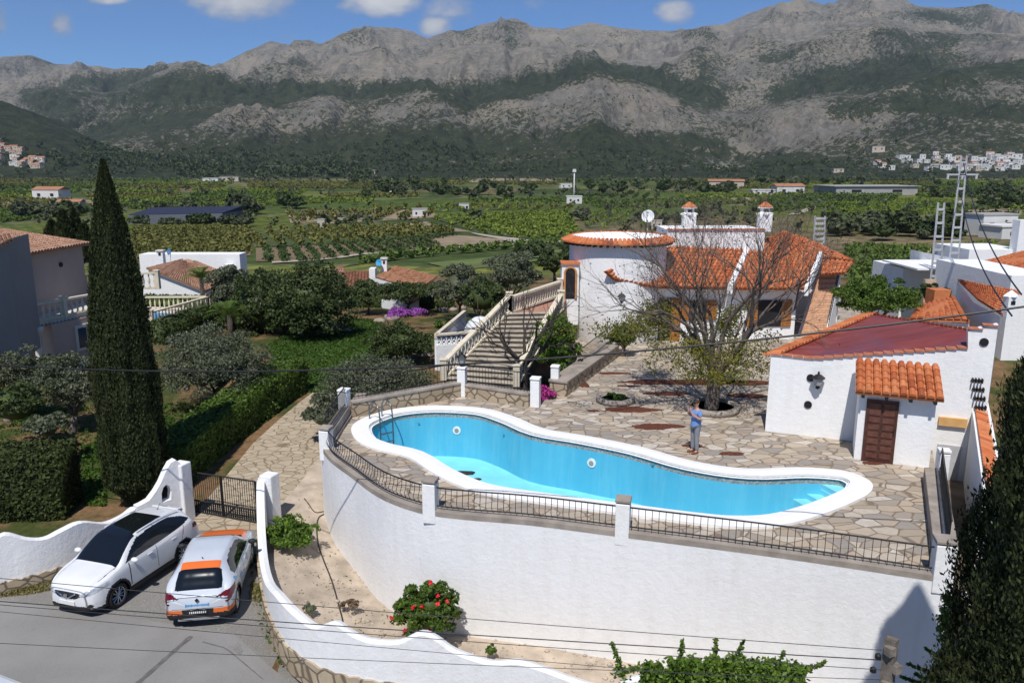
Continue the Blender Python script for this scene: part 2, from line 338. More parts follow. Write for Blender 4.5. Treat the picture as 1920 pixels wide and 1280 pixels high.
def cypress(name,label,base,h,r,mat,n=30000,leaf=.11,group=None,rpow=1.55,seed=1):
    t=empty(name,label,'cypress tree',base,group); b=Vector(base)
    def rad(s):   # s 0..1 up
        return r*np.clip(np.minimum((s+.035)*9,1.)*np.where(s<.3,1.,1-np.clip((s-.3)/.7,0,1)**rpow*.97),.02,2)
    s=rng.random(n)**.92; th=rng.random(n)*2*np.pi
    k=.74+.55*fbm(th*2.2+seed*3,s*h*.9,3,seed)+.22*(vnoise(th*4.5,s*h*.45+seed*3,seed)-.3)
    dd=np.abs(np.mod(th+np.pi,2*np.pi)-np.pi)
    rr=rad(s)*k*np.where(rng.random(n)<.07,rng.uniform(1.0,1.10,n),rng.uniform(.86,1.03,n))
    P=np.stack([b.x+rr*np.cos(th),b.y+rr*np.sin(th),b.z+.25+s*(h-.25)],1)
    nr=np.stack([np.cos(th),np.sin(th),np.full(n,.35)],1); a=nr/np.linalg.norm(nr,axis=1)[:,None]
    up=np.stack([np.cos(th)*.25,np.sin(th)*.25,np.ones(n)],1)+rng.normal(size=(n,3))*.35; up/=np.linalg.norm(up,axis=1)[:,None]
    sd_=np.cross(a+rng.normal(size=(n,3))*.5,up); sd_/=np.linalg.norm(sd_,axis=1)[:,None]; sz=(leaf*rng.uniform(.6,1.4,n))[:,None]
    V=np.stack([P-up*sz*.7,P+sd_*sz*.35,P+up*sz*1.1,P-sd_*sz*.35],1).reshape(-1,3); Q=np.arange(4*n).reshape(n,4)
    m=24;ss=np.linspace(0,1,40); T,S=np.meshgrid(np.linspace(0,2*np.pi,m,endpoint=False),ss); K=rad(S)*(.74+.55*fbm(T*2.2+seed*3,S*h*.9,3,seed))*.86
    CV=np.stack([b.x+K*np.cos(T),b.y+K*np.sin(T),b.z+.3+S*(h-.5)],-1).reshape(-1,3)
    i,j=np.meshgrid(np.arange(39),np.arange(m),indexing='ij'); j2=(j+1)%m; CF=np.stack([i*m+j,i*m+j2,(i+1)*m+j2,(i+1)*m+j],-1).reshape(-1,4)
    V,Q=join([(V,Q),(CV,CF)]); mk('crown',V,Q,mat,t)
    MB().tube([b-Vector((0,0,.1)),b+Vector((0,0,.5))],[r*.22,r*.16],8).build('trunk',M['bark'],t,True); return t
# ================= terrain =================
def zg(x,y):
    x=np.asarray(x,float);y=np.asarray(y,float)
    a=np.interp(y,[0,24,33,45,60,80,130,200,5000],[-2.3,-2.3,-1.75,-1.25,-2,-3.2,-6,-8,-8])
    b=np.interp(x,[-6.95,-5.7,-4,0,10,30],[0,-.62,-1.1,-1.25,-1.35,-1.4])*np.interp(y,[20,27,36,48],[1,1,.7,0])
    return a+b+(fbm(x*.13,y*.13,3,5)-.45)*.35*np.interp(y,[27,40,200],[0,1,2.5])
def AG(px,py):
    z=-2.
    for _ in range(12):
        p=A(px,py,z); z=float(zg(p.x,p.y))
    return Vector((p.x,p.y,z))
def mountain_height(u,Y):
    u=np.asarray(u,float);Y=np.asarray(Y,float)
    RA,RB,RC=2000.,2950.,4300.
    def line(pts,Rr):
        us=[];zs=[]
        for px,py in pts:
            q=D(px,py,Rr); us.append(q.x/q.y); zs.append(q.z)
        return np.interp(u,us,zs)
    base=np.full_like(Y,-8.)
    A_=line([(-500,240),(0,262),(200,258),(300,238),(400,215),(450,192),(520,205),(600,178),(680,185),(720,160),(790,150),(850,175),(890,196),(960,172),(1080,142),(1130,132),(1200,150),(1290,185),(1350,205),(1400,215),(1450,196),(1520,178),(1620,180),(1700,150),(1800,125),(1920,108),(2400,90)],RA)
    B_=line([(-500,170),(0,168),(100,160),(200,172),(260,150),(330,118),(365,112),(400,122),(440,150),(520,118),(600,128),(640,100),(700,92),(780,118),(840,92),(900,80),(960,98),(1020,88),(1110,95),(1180,112),(1260,105),(1310,84),(1360,98),(1420,70),(1480,82),(1560,45),(1650,30),(1720,48),(1800,60),(1920,62),(2400,60)],RB)
    C_=line([(-500,95),(0,107),(30,103),(60,103),(100,118),(160,122),(220,130),(300,125),(325,129),(400,128),(430,112),(460,95),(510,76),(540,85),(560,78),(605,82),(640,62),(690,48),(740,50),(770,55),(800,71),(830,62),(870,55),(900,45),(945,36),(965,33),(985,38),(1000,47),(1060,52),(1090,44),(1110,40),(1160,50),(1210,56),(1280,58),(1320,48),(1360,45),(1400,28),(1450,12),(1500,0),(1545,12),(1580,4),(1620,-8),(1690,-6),(1720,10),(1800,14),(1850,12),(1880,22),(1920,25),(2400,50)],RC)
    L_=line([(-500,120),(-100,165),(0,187),(60,208),(120,240),(160,258),(240,286),(320,300),(420,312),(500,325),(2400,325)],1550.)
    ss=lambda t:t*t*(3-2*t)
    def seg(z0,z1,y0,y1,dip=0.):
        t=np.clip((Y-y0)/(y1-y0),0,1); return z0+(z1-z0)*(t*.45+ss(t)*.55)-dip*np.sin(np.pi*t)**2*.5
    h=np.where(Y<RA,seg(base,A_,1180,RA,-A_*.10),np.where(Y<RB,seg(A_,B_,RA,RB,A_*.22),np.where(Y<RC,seg(B_,C_,RB,RC,B_*.16),C_-(Y-RC)*.25)))
    hl=np.where(Y<1550,seg(base,L_,1120,1550,-20),L_-(Y-1550)*.35)
    X=u*Y
    e1=np.clip((Y-1180)/500,0,1); crest=np.minimum(np.minimum(abs(Y-RA)/300,abs(Y-RB)/350),abs(Y-RC)/450); tp=.055+.945*np.clip(crest,0,1)
    g=fbm(X/330+fbm(X/500,Y/500,3,9)*1.6,Y/800,5,11,True)-.76
    g2=fbm(X/120,Y/170,5,31,True)-.72
    h=h+e1*tp*(g*300*np.clip(Y/3200,.3,1.1)+g2*85+(fbm(X/60+Y/900,Y/420,4,51,True)-.72)*46)+e1*(fbm(X/45,Y/55,3,77)-.45)*17*np.clip(crest+.2,0,1)
    m=hl>h
    hl=hl+np.clip((Y-1150)/250,0,1)*(fbm(X/90,Y/130,4,5)-.45)*30
    return np.maximum(np.maximum(h,hl),-8-(Y<1200)*1.0),hl>=h
PXC=np.linspace(-420,2340,760)
UC=np.array([ray(p,310)[0]/ray(p,310)[1] for p in PXC])*1.0
def mk_sheet(name,Yrows,zf,mat,attrs=None,UU=UC,smooth=True):
    U,YY=np.meshgrid(UU,Yrows); Z=zf(U,YY); V=np.stack([U*YY,YY,Z],-1).reshape(-1,3)
    nr,nc=U.shape; i,j=np.meshgrid(np.arange(nr-1),np.arange(nc-1),indexing='ij')
    Q=np.stack([i*nc+j,i*nc+j+1,(i+1)*nc+j+1,(i+1)*nc+j],-1).reshape(-1,4)
    return mk(name,V,Q,mat,smooth=smooth,center=False)
# mountains
m,t,b=newmat('mountain',.95,.1); M['mountain']=m
v=coord(t,True,(.01,.01,.01)); at=N(t,'ShaderNodeAttribute'); at.attribute_name='veg_shade'
n1=noise(t,v,.55,8,.62); n2=noise(t,v,4.5,7,.72)
st=N(t,'ShaderNodeTexWave'); st.wave_type='BANDS'; st.bands_direction='Z'; st.inputs['Scale'].default_value=2.2; st.inputs['Distortion'].default_value=9; st.inputs['Detail'].default_value=4; st.inputs['Detail Scale'].default_value=.6; t.links.new(v,st.inputs['Vector'])
rock=ramp(t,n2,[(.3,(.12,.112,.096)),(.5,(.225,.21,.18)),(.68,(.38,.36,.32))])
rock=mixc(t,.16,rock,ramp(t,st.outputs['Fac'],[(.2,(.11,.10,.085)),(.8,(.26,.245,.215))]))
rock=mixc(t,ramp(t,n1,[(.42,0.),(.62,.55)]),rock,(.38,.32,.24))
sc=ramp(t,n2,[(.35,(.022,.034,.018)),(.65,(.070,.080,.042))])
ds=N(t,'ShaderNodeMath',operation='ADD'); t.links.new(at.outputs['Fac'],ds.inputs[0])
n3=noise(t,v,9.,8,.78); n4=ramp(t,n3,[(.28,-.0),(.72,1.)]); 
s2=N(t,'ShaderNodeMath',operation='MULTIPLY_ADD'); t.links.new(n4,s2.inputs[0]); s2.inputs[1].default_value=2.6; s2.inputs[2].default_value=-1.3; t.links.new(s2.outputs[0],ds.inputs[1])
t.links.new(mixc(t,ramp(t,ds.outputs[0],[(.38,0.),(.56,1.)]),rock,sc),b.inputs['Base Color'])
hh=noise(t,v,6,9,.7); bump(t,b,hh,.9,22)
Yr=np.concatenate([np.linspace(1120,2050,170),np.linspace(2056,3000,110),np.linspace(3010,4350,120),np.linspace(4400,5200,10)])
U,YY=np.meshgrid(UC,Yr); Hm,Lm=mountain_height(U,YY)
V=np.stack([U*YY,YY,Hm],-1).reshape(-1,3); nr_,nc_=U.shape
i,j=np.meshgrid(np.arange(nr_-1),np.arange(nc_-1),indexing='ij'); Q=np.stack([i*nc_+j,i*nc_+j+1,(i+1)*nc_+j+1,(i+1)*nc_+j],-1).reshape(-1,4)
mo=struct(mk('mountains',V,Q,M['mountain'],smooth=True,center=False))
X_=U*YY; gy=np.gradient(Hm,axis=0)
veg_shade=.50*np.clip(1.15-(Hm/ (120+.10*(YY-1200))),0,1)+ (fbm(X_/300,YY/420,5,41)-.47)*1.5+.18
veg_shade+=np.exp(-((Hm-250-X_*.12)/60)**2)*.5*(YY>1900)*(YY<2900)           # dark belts: pines, with cloud shade put into the colour
veg_shade+=.35*((fbm(X_/160,Hm/60.,4,90)-.5)>.06)+.10
veg_shade-=.35*np.clip((YY-2500)/700,0,1)
# forest belts with cloud shade painted in, and bare rock shoulders, along the slopes
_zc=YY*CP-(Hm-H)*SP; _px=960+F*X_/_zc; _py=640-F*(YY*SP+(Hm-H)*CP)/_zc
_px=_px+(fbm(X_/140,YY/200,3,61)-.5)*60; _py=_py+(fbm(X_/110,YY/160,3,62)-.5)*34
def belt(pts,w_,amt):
    global veg_shade
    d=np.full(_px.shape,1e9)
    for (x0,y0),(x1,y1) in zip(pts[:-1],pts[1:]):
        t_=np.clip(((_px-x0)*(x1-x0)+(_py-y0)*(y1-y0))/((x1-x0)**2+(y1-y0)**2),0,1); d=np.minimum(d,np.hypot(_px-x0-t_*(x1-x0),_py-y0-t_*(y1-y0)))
    veg_shade=veg_shade+amt*np.clip(1.4-d/w_,0,1)
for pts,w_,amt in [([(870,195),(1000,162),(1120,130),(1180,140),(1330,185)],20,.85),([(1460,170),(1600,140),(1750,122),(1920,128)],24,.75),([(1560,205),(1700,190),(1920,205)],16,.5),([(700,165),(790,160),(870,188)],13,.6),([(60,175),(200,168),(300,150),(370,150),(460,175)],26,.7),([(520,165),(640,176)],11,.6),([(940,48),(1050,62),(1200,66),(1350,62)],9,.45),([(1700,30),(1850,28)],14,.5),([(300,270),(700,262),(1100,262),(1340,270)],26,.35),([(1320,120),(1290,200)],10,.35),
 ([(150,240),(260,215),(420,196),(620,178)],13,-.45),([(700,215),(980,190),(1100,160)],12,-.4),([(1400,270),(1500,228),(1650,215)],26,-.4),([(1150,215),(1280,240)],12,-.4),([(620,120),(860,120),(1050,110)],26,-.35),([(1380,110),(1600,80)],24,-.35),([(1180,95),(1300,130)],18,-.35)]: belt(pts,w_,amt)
veg_shade=np.where(Lm&(YY<1800),1.25,veg_shade); veg_shade=np.clip(veg_shade,-.1,1.3)
a=mo.data.attributes.new('veg_shade','FLOAT','POINT'); a.data.foreach_set('value',veg_shade.ravel().astype(np.float32))
def zmount(X,Y): return float(mountain_height(np.array([X/Y]),np.array([float(Y)]))[0][0])
# valley floor: patchwork of fields
m,t,b=newmat('valley_fields',.95,.1); M['valley']=m
v=coord(t,True,(.017,.0105,1.),(0,0,.22)); nv=noise(t,v,1.1,2,.5,'Color'); vv=mixc(t,.10,v,nv)
vo=N(t,'ShaderNodeTexVoronoi'); vo.distance='CHEBYCHEV'; vo.inputs['Scale'].default_value=1.; vo.inputs['Randomness'].default_value=.85; t.links.new(vv,vo.inputs['Vector'])
s=N(t,'ShaderNodeSeparateColor'); t.links.new(vo.outputs['Color'],s.inputs[0])
pal=[(.13,.155,.026),(.09,.13,.024),(.18,.19,.036),(.075,.105,.026),(.22,.17,.09),(.105,.145,.024),(.064,.088,.026),(.20,.21,.048),(.14,.155,.04),(.28,.205,.12),(.09,.125,.026)]
c=ramp(t,s.outputs[0],[(i/len(pal),x) for i,x in enumerate(pal)],True)
wv=N(t,'ShaderNodeTexWave'); wv.bands_direction='X'; wv.inputs['Scale'].default_value=.085; wv.inputs['Distortion'].default_value=.6; wv.inputs['Detail'].default_value=2
rt=N(t,'ShaderNodeVectorRotate'); rt.rotation_type='Z_AXIS'; g=N(t,'ShaderNodeNewGeometry'); t.links.new(g.outputs['Position'],rt.inputs['Vector']); mm=N(t,'ShaderNodeMath',operation='MULTIPLY'); t.links.new(s.outputs[1],mm.inputs[0]); mm.inputs[1].default_value=3.1; t.links.new(mm.outputs[0],rt.inputs['Angle']); t.links.new(rt.outputs[0],wv.inputs['Vector'])
c=mixc(t,ramp(t,wv.outputs['Fac'],[(.3,.4),(.6,0.)]),c,(.045,.06,.018))
nz=noise(t,coord(t,True,(.16,.16,.16)),1.4,8,.8); c=mixc(t,ramp(t,nz,[(.44,0.),(.56,.62)]),c,(.026,.040,.016))
nb=noise(t,coord(t,True,(.02,.02,.02)),1.,5,.6); c=mixc(t,ramp(t,nb,[(.56,0.),(.66,.7)]),c,(.030,.046,.022))
e2=N(t,'ShaderNodeTexVoronoi'); e2.feature='F2'; e2.distance='CHEBYCHEV'; e2.inputs['Scale'].default_value=1.; e2.inputs['Randomness'].default_value=.85; t.links.new(vv,e2.inputs['Vector'])
sb=N(t,'ShaderNodeMath',operation='SUBTRACT'); t.links.new(e2.outputs['Distance'],sb.inputs[0]); t.links.new(vo.outputs['Distance'],sb.inputs[1])
c=mixc(t,ramp(t,sb.outputs[0],[(.012,.55),(.03,0.)]),c,(.16,.135,.09))
t.links.new(c,b.inputs['Base Color'])
UW=np.linspace(-1.4,1.4,240)
struct(mk_sheet('valley_ground',np.concatenate([np.geomspace(96,1250,120),[1400,2000]]),lambda U,Y:np.where(Y>1150,-8.+0*U,zg(U*Y,Y)),M['valley'],UU=UW))
# garden ground
m,t,b=newmat('garden_ground',.95,.15); M['garden']=m
v=coord(t,True); n=noise(t,v,.35,6,.62); n2=noise(t,v,4,6,.7)
c=mixc(t,ramp(t,n,[(.44,0.),(.58,1.)]),ramp(t,n2,[(.3,(.030,.045,.012)),(.7,(.075,.085,.022))]),ramp(t,n2,[(.3,(.13,.075,.035)),(.7,(.24,.15,.08))]))
t.links.new(c,b.inputs['Base Color']); bump(t,b,n2,.6,.08)
xs=np.linspace(-75,75,221); ys=np.concatenate([np.linspace(-40,6,12),np.linspace(7,60,107),np.linspace(61,98,38)])
XX,YG=np.meshgrid(xs,ys); ZZ=zg(XX,YG); nr_,nc_=XX.shape
i,j=np.meshgrid(np.arange(nr_-1),np.arange(nc_-1),indexing='ij'); Q=np.stack([i*nc_+j,i*nc_+j+1,(i+1)*nc_+j+1,(i+1)*nc_+j],-1).reshape(-1,4)
struct(mk('garden_ground',np.stack([XX,YG,ZZ],-1).reshape(-1,3),Q,M['garden'],smooth=True,center=False))
def drape(name,pts,mat,off=.02,step=.5,zf=None):
    """polygon sheet laid on the terrain, cut into a fine grid"""
    bm=bmesh.new(); vs=[bm.verts.new((p[0],p[1],0)) for p in pts]; bm.faces.new(vs)
    x0=min(p[0] for p in pts);x1=max(p[0] for p in pts);y0=min(p[1] for p in pts);y1=max(p[1] for p in pts)
    for k in range(1,int((x1-x0)/step)+1): bmesh.ops.bisect_plane(bm,geom=bm.verts[:]+bm.edges[:]+bm.faces[:],plane_co=(x0+k*step,0,0),plane_no=(1,0,0))
    for k in range(1,int((y1-y0)/step)+1): bmesh.ops.bisect_plane(bm,geom=bm.verts[:]+bm.edges[:]+bm.faces[:],plane_co=(0,y0+k*step,0),plane_no=(0,1,0))
    zf=zf or zg
    xs=np.array([q.co.x for q in bm.verts]);ys=np.array([q.co.y for q in bm.verts]); z=zf(xs,ys)+off
    for q,zz in zip(bm.verts,z): q.co.z=zz
    bmesh.ops.recalc_face_normals(bm,faces=bm.faces); 
    if sum(f.normal.z for f in bm.faces)<0: bmesh.ops.reverse_faces(bm,faces=bm.faces)
    me=bpy.data.meshes.new(name); bm.to_mesh(me); bm.free(); me.materials.append(mat); o=bpy.data.objects.new(name,me); col.objects.link(o); WT[o.name]=Vector((0,0,0))
    for p in me.polygons: p.use_smooth=True
    return o
# road and parking
m,t,b=newmat('asphalt',.9,.25); M['road']=m
v=coord(t,True); n=noise(t,v,.5,5,.6); n2=noise(t,v,38,4,.7); n3=noise(t,v,2.2,6,.7)
c=ramp(t,n2,[(.3,(.17,.165,.155)),(.7,(.27,.262,.25))]); c=mixc(t,ramp(t,n,[(.4,0.),(.7,.5)]),c,(.31,.30,.285)); c=mixc(t,ramp(t,n3,[(.58,0.),(.75,.35)]),c,(.13,.12,.115))
t.links.new(c,b.inputs['Base Color']); bump(t,b,n2,.4,.01)
m,t,b=newmat('worn_gravel_lot',.95,.2); M['lot']=m
v=coord(t,True); n=noise(t,v,1.1,6,.65); n2=noise(t,v,26,5,.8); n3=noise(t,v,.7,5,.7)
c=ramp(t,n2,[(.3,(.13,.125,.115)),(.55,(.25,.24,.22)),(.8,(.46,.44,.41))]); c=mixc(t,ramp(t,n,[(.45,0.),(.68,.7)]),c,(.19,.18,.165)); c=mixc(t,ramp(t,n3,[(.55,0.),(.68,.55)]),c,(.21,.17,.12))
t.links.new(c,b.inputs['Base Color']); bump(t,b,n2,.7,.02)
rp=[A(*q,-2.3) for q in ((-900,1010),(0,1125),(110,1140),(280,1165),(440,1190),(560,1240),(600,1330))]
struct(drape('road',[(p.x,p.y) for p in rp]+[(4,9),(4,2),(-40,2)],M['road'],.035,1.0))
lp=[A(*q,-2.3) for q in ((-60,1070),(0,1055),(150,1040),(330,950),(480,990),(500,1100),(560,1210),(580,1262),(440,1215),(280,1185),(110,1160),(-60,1140))]
struct(drape('parking_lot',[(p.x,p.y) for p in lp],M['lot'],.02,.5))
# old tar seams on the road
M['tar']=simple('tar',(.125,.12,.115),.7,.3,6,.2,True)
def strip(pts,wd):
    mm_=MB(); L=[];Rr=[]
    for i,p in enumerate(pts):
        a=pts[max(i-1,0)];c_=pts[min(i+1,len(pts)-1)]; d=(Vector((c_.x,c_.y))-Vector((a.x,a.y))).normalized(); s=Vector((-d.y,d.x))*wd*random.uniform(.7,1.3)/2
        L.append((p.x+s.x,p.y+s.y,p.z));Rr.append((p.x-s.x,p.y-s.y,p.z))
    for i in range(len(pts)-1): mm_.poly([L[i],L[i+1],Rr[i+1],Rr[i]][::-1])
    return mm_
def onroad(pl,off=.045,seg=5):
    o=[]
    for k in range(len(pl)-1):
        for i in range(seg):
            a=Vector(pl[k]).lerp(Vector(pl[k+1]),i/seg); q=A(a.x,a.y,-2.3); q.z=float(zg(q.x,q.y))+off; o.append(q)
    return o
struct(strip(onroad([(240,1300),(290,1255),(335,1215),(365,1190)]),.13).build('road_seam',M['tar']))
struct(strip(onroad([(380,1205),(430,1219),(490,1240),(540,1262)]),.025).build('road_seam',M['tar']))
# garden path of stone beside the terrace
dl=[A(*q,-2.1) for q in ((352,985),(372,950),(475,842),(560,775),(600,745))]; dr=[A(606,790,-2.),A(603,850,-2.4),A(604,900,-2.6),A(590,960,-2.6),A(485,1000,-2.4)]
struct(drape('stone_driveway',[(p.x,p.y) for p in dl]+[(p.x,p.y) for p in dr],M['pave2'],.03,.5))
# bare earth bank below the pool wall
bp=[A(495,985,-2.35),A(560,930,-2.5),A(612,880,-2.7),Vector((-5.4,24.6,0)),Vector((-2,20.4,0)),Vector((11.5,16.5,0)),Vector((12,9,0))]+[AG(*q) for q in ((1100,1352),(900,1325),(700,1285),(612,1232),(562,1188),(522,1128),(498,1060))]
struct(drape('bare_earth',[(p.x,p.y) for p in bp],M['dirt'],.04,.4))
# ---------- fields surveyed in the valley ----------
def wp(px,py):
    p=AG(px,py); return (p.x,p.y)
def inside(P,poly):
    x,y=P[:,0],P[:,1]; r=np.zeros(len(P),bool); n=len(poly)
    for i in range(n):
        x1,y1=poly[i];x2,y2=poly[(i+1)%n]; c=((y1>y)!=(y2>y))&(x<(x2-x1)*(y-y1)/(y2-y1+1e-12)+x1); r^=c
    return r
CROP={k:leafmat('crop_'+k,a,c2,.7,.15,.05) for k,(a,c2) in dict(lime=((.12,.17,.022),(.20,.25,.04)),green=((.065,.11,.02),(.12,.17,.032)),dark=((.035,.062,.017),(.07,.105,.028)),olive=((.11,.12,.028),(.18,.175,.045))).items()}
SOIL={k:simple('soil_'+k,c,.95,.22,.25,.3,True) for k,c in dict(tan=(.26,.20,.13),red=(.28,.15,.085),grass=(.11,.14,.04),green=(.055,.075,.022),track=(.36,.32,.25),brown=(.17,.125,.07)).items()}
def field(px,soil,crop=None,ang=0,sp=3.,hgt=1.1,dens=1.,far=0,lab='vineyard rows of low green bushes on the valley floor'):
    poly=[wp(*q) for q in px]
    if soil: struct(drape('farm_field' if soil!='track' else 'farm_track',poly,SOIL[soil],.12 if soil!='track' else .18,25 if soil!='track' else 12))
    if not crop: return
    P=np.array(poly); c=P.mean(0); ext=np.abs(P-c).max()*1.5; ca,sa=math.cos(ang),math.sin(ang)
    u=np.arange(-ext,ext,sp); w_=np.arange(-ext,ext,.95/dens); U_,W_=np.meshgrid(u,w_); pts=np.stack([c[0]+U_*ca-W_*sa,c[1]+U_*sa+W_*ca],-1).reshape(-1,2)
    pts=pts[inside(pts,poly)]; pts=pts[rng.random(len(pts))<.93]
    if len(pts)>9000: pts=pts[rng.choice(len(pts),9000,False)]
    k=11
    if far and len(pts)>far: pts=pts[rng.choice(len(pts),far,False)]
    if far: k=4
    C=np.repeat(pts,k,0); n=len(C); C=C+rng.normal(size=(n,2))*.36; z=zg(C[:,0],C[:,1])+rng.uniform(.15,1,n)*hgt
    Vq,Fq=leaves(np.column_stack([C,z]),.52*hgt**.5*np.interp(c[1],[100,400,900],[1,1.5,2.4]),None,1.2); tagp(mk('crop_rows',Vq,Fq,CROP[crop]),lab,'crop rows',kind='stuff')
field([(480,440),(560,427),(800,426),(868,436),(640,456),(480,464)],'green','olive',.35,4,1.6,lab='yellowish green orchard rows left of the farm track')
field([(480,466),(640,458),(862,441),(800,452),(830,464),(640,484),(560,492),(480,491)],'brown','dark',.3,2.6,.8,lab='low dark vines above the pale farm track')
field([(640,502),(700,492),(860,476),(1062,457),(1062,450),(940,461),(700,483)],'green','green',-.1,2.2,1.2,lab='bright hedge-like vine rows just below the pale track')
field([(800,494),(1064,468),(1064,484),(860,508)],'grass')
field([(790,452),(860,442),(930,447),(960,455),(905,461),(830,465)],'tan')
field([(725,423),(800,416),(885,436),(850,434)],'tan')
field([(880,436),(1000,452),(960,455),(890,440)],'track')
field([(805,409),(1060,398),(1090,440),(1000,448),(890,436)],'green','lime',.15,3,1.2,lab='bright green vines between the tracks behind the round tower')
field([(510,492),(580,488),(680,476),(820,466),(940,459),(1062,451),(1062,454),(940,462),(820,469),(680,479),(580,491),(510,495)],'track')
field([(540,402),(800,393),(826,407),(600,421),(545,420)],'tan','olive',.0,7,2.,.35,lab='orchard of separate bushes on tan soil')
field([(1540,380),(1640,372),(1790,376),(1790,396),(1650,411),(1560,402)],'grass','lime',.2,3,.9,lab='lime green field right of the village road')
field([(1430,372),(1530,366),(1560,378),(1470,397),(1400,398)],'green','green',.2,3,1.,lab='dark green vines in front of the dirt road')
field([(1555,418),(1620,409),(1688,413),(1650,427),(1590,425)],'red')
field([(1586,464),(1742,466),(1690,524),(1596,560)],'brown','green',-.12,2.4,1.1,lab='close vineyard rows behind the orange roofed house')
field([(1742,466),(1754,466),(1722,497),(1706,500),(1690,524),(1680,524)],'track')
field([(1756,466),(1870,455),(1850,500),(1724,500)],'green','lime',.1,2.4,1.,lab='sunlit vine rows right of the white track')
field([(1475,404),(1560,378),(1580,372),(1575,376),(1500,402)],'track')
field([(250,430),(470,428),(470,480),(250,490)],'brown','olive',.2,2.6,1.2,lab='yellow green vineyard beyond the bungalow with the tiled roof')
field([(0,395),(170,385),(170,400),(0,420)],'green','green',.2,3,1.,lab='green vineyard behind the left villa')
field([(240,372),(560,368),(640,378),(400,392),(240,392)],'green','lime',.1,4,1.,lab='lime green band of vines beyond the shade net')
field([(560,365),(720,362),(800,372),(660,380)],'grass')
field([(0,372),(180,376),(180,386),(0,384)],'tan')
for q in [((640,345),(760,343),(820,350),(650,353),'green','dark'),((800,385),(1000,378),(1060,390),(820,398),'green','lime'),((1100,378),(1300,372),(1420,380),(1120,395),'green','green'),((1080,400),(1250,396),(1230,424),(1100,428),'green','lime'),((820,336),(1060,334),(1100,339),(840,343),'tan',None),((1130,384),(1400,370),(1420,374),(1200,388),'tan',None),((1380,345),(1560,340),(1600,346),(1420,352),'green','lime'),((1660,352),(1920,346),(1920,356),(1700,362),'green','green'),((1800,395),(1915,392),(1915,404),(1820,406),'tan',None),((60,340),(330,337),(360,345),(80,352),'green','green')]:
    field(q[:4],q[4],q[5],random.uniform(-.3,.4),5,1.3,1.,1600)

fr=random.Random(11); CN_=['lime','green','dark','olive','green','olive']
LB=dict(lime='far strip of bright lime green vines',green='far strip of green orchard',dark='far strip of dark green orchard',olive='far strip of yellowish olive orchard')
for y0,y1 in ((336,340),(342,346.5),(348.5,354),(356,362),(365,372),(374,382),(386,394)):
    x=-60
    while x<1960:
        w_=fr.uniform(110,260)
        if fr.random()<.72: c_=fr.choice(CN_); s_=fr.uniform(-3,3); field(((x,y0+s_*.3),(x+w_,y0-s_*.3),(x+w_-10,y1-s_*.3),(x+8,y1+s_*.3)),None,c_,fr.uniform(-.3,.3),6,1.5,1.,1500,LB[c_]+' on the valley floor')
        x+=w_+fr.uniform(4,40)
# ================= pool terrace =================
def cr(pts,n=6,closed=False):
    P=[Vector(p) for p in pts]; N_=len(P); out=[]
    rngi=range(N_ if closed else N_-1)
    for i in rngi:
        p0=P[(i-1)%N_] if closed or i>0 else P[0]*2-P[1]; p1=P[i];p2=P[(i+1)%N_]; p3=P[(i+2)%N_] if closed or i+2<N_ else P[-1]*2-P[-2]
        for k in range(n):
            t=k/n; out.append(.5*((2*p1)+(p2-p0)*t+(2*p0-5*p1+4*p2-p3)*t*t+(3*p1-p0-3*p2+p3)*t**3))
    if not closed: out.append(P[-1])
    return out
def V2(p): return Vector((p[0],p[1],0))
def offs(pts,d,closed=False):
    o=[];n=len(pts)
    for i,p in enumerate(pts):
        a=pts[(i-1)%n] if closed or i>0 else p; c=pts[(i+1)%n] if closed or i<n-1 else p
        t=(V2(c)-V2(a)).normalized(); o.append(V2(p)+Vector((-t.y,t.x,0))*d)
    return o
wall_top=cr([(-6.38,25.27),(-5.77,24.04),(-4.83,22.71),(-3.98,21.5),(-3.25,20.75),(-2.3,20.12),(-1.2,19.8),(.56,19.45),(2.67,18.82),(6.64,17.62),(9.95,16.45)],5)
back=[(13.1,23.3),(16.6,31),(19,36),(22,44),(24,62),(6,62),(3.2,45),(3.2,38),(1.75,31.6),(.9,30.2),(-2.04,31.8),(-6.35,28.9)]
wi=offs(wall_top,.02)
terr=[(p.x,p.y) for p in wi]+back
# pool outline
cop=cr([V2(p) for p in [(-5.75,27.4),(-5.35,28.6),(-4.5,29.5),(-3.0,29.95),(-1.1,29.6),(0.1,28.5),(1.13,27.15),(2.6,26.35),(4.27,25.27),(5.72,23.95),(7.21,23.3),(8.92,23.4),(10.2,23.1),(10.62,22.3),(10.3,21.5),(9.49,20.78),(8.28,19.95),(7.07,19.35),(5.9,19.22),(4.75,19.45),(2.9,20.05),(.8,20.75),(-1.0,21.5),(-2.3,22.8),(-3.35,24.3),(-4.45,25.0),(-5.3,25.9)]],4,True)
inn=offs(cop,-.62,True)  # clockwise outline: inside is to the right
inn=[p for p in inn]
m=MB()
bm=bmesh.new()
ov=[bm.verts.new((x,y,0)) for x,y in terr]; iv=[bm.verts.new((p.x,p.y,0)) for p in offs(cop,-.3,True)]
for L_ in (ov,iv):
    for i in range(len(L_)): bm.edges.new((L_[i],L_[(i+1)%len(L_)]))
bmesh.ops.triangle_fill(bm,use_beauty=True,use_dissolve=False,edges=bm.edges[:])
for f in bm.faces:
    if f.normal.z<0: f.normal_flip()
me=bpy.data.meshes.new('terrace_paving'); bm.to_mesh(me); bm.free(); me.materials.append(M['pave']); o=bpy.data.objects.new('terrace_paving',me); col.objects.link(o); struct(o)
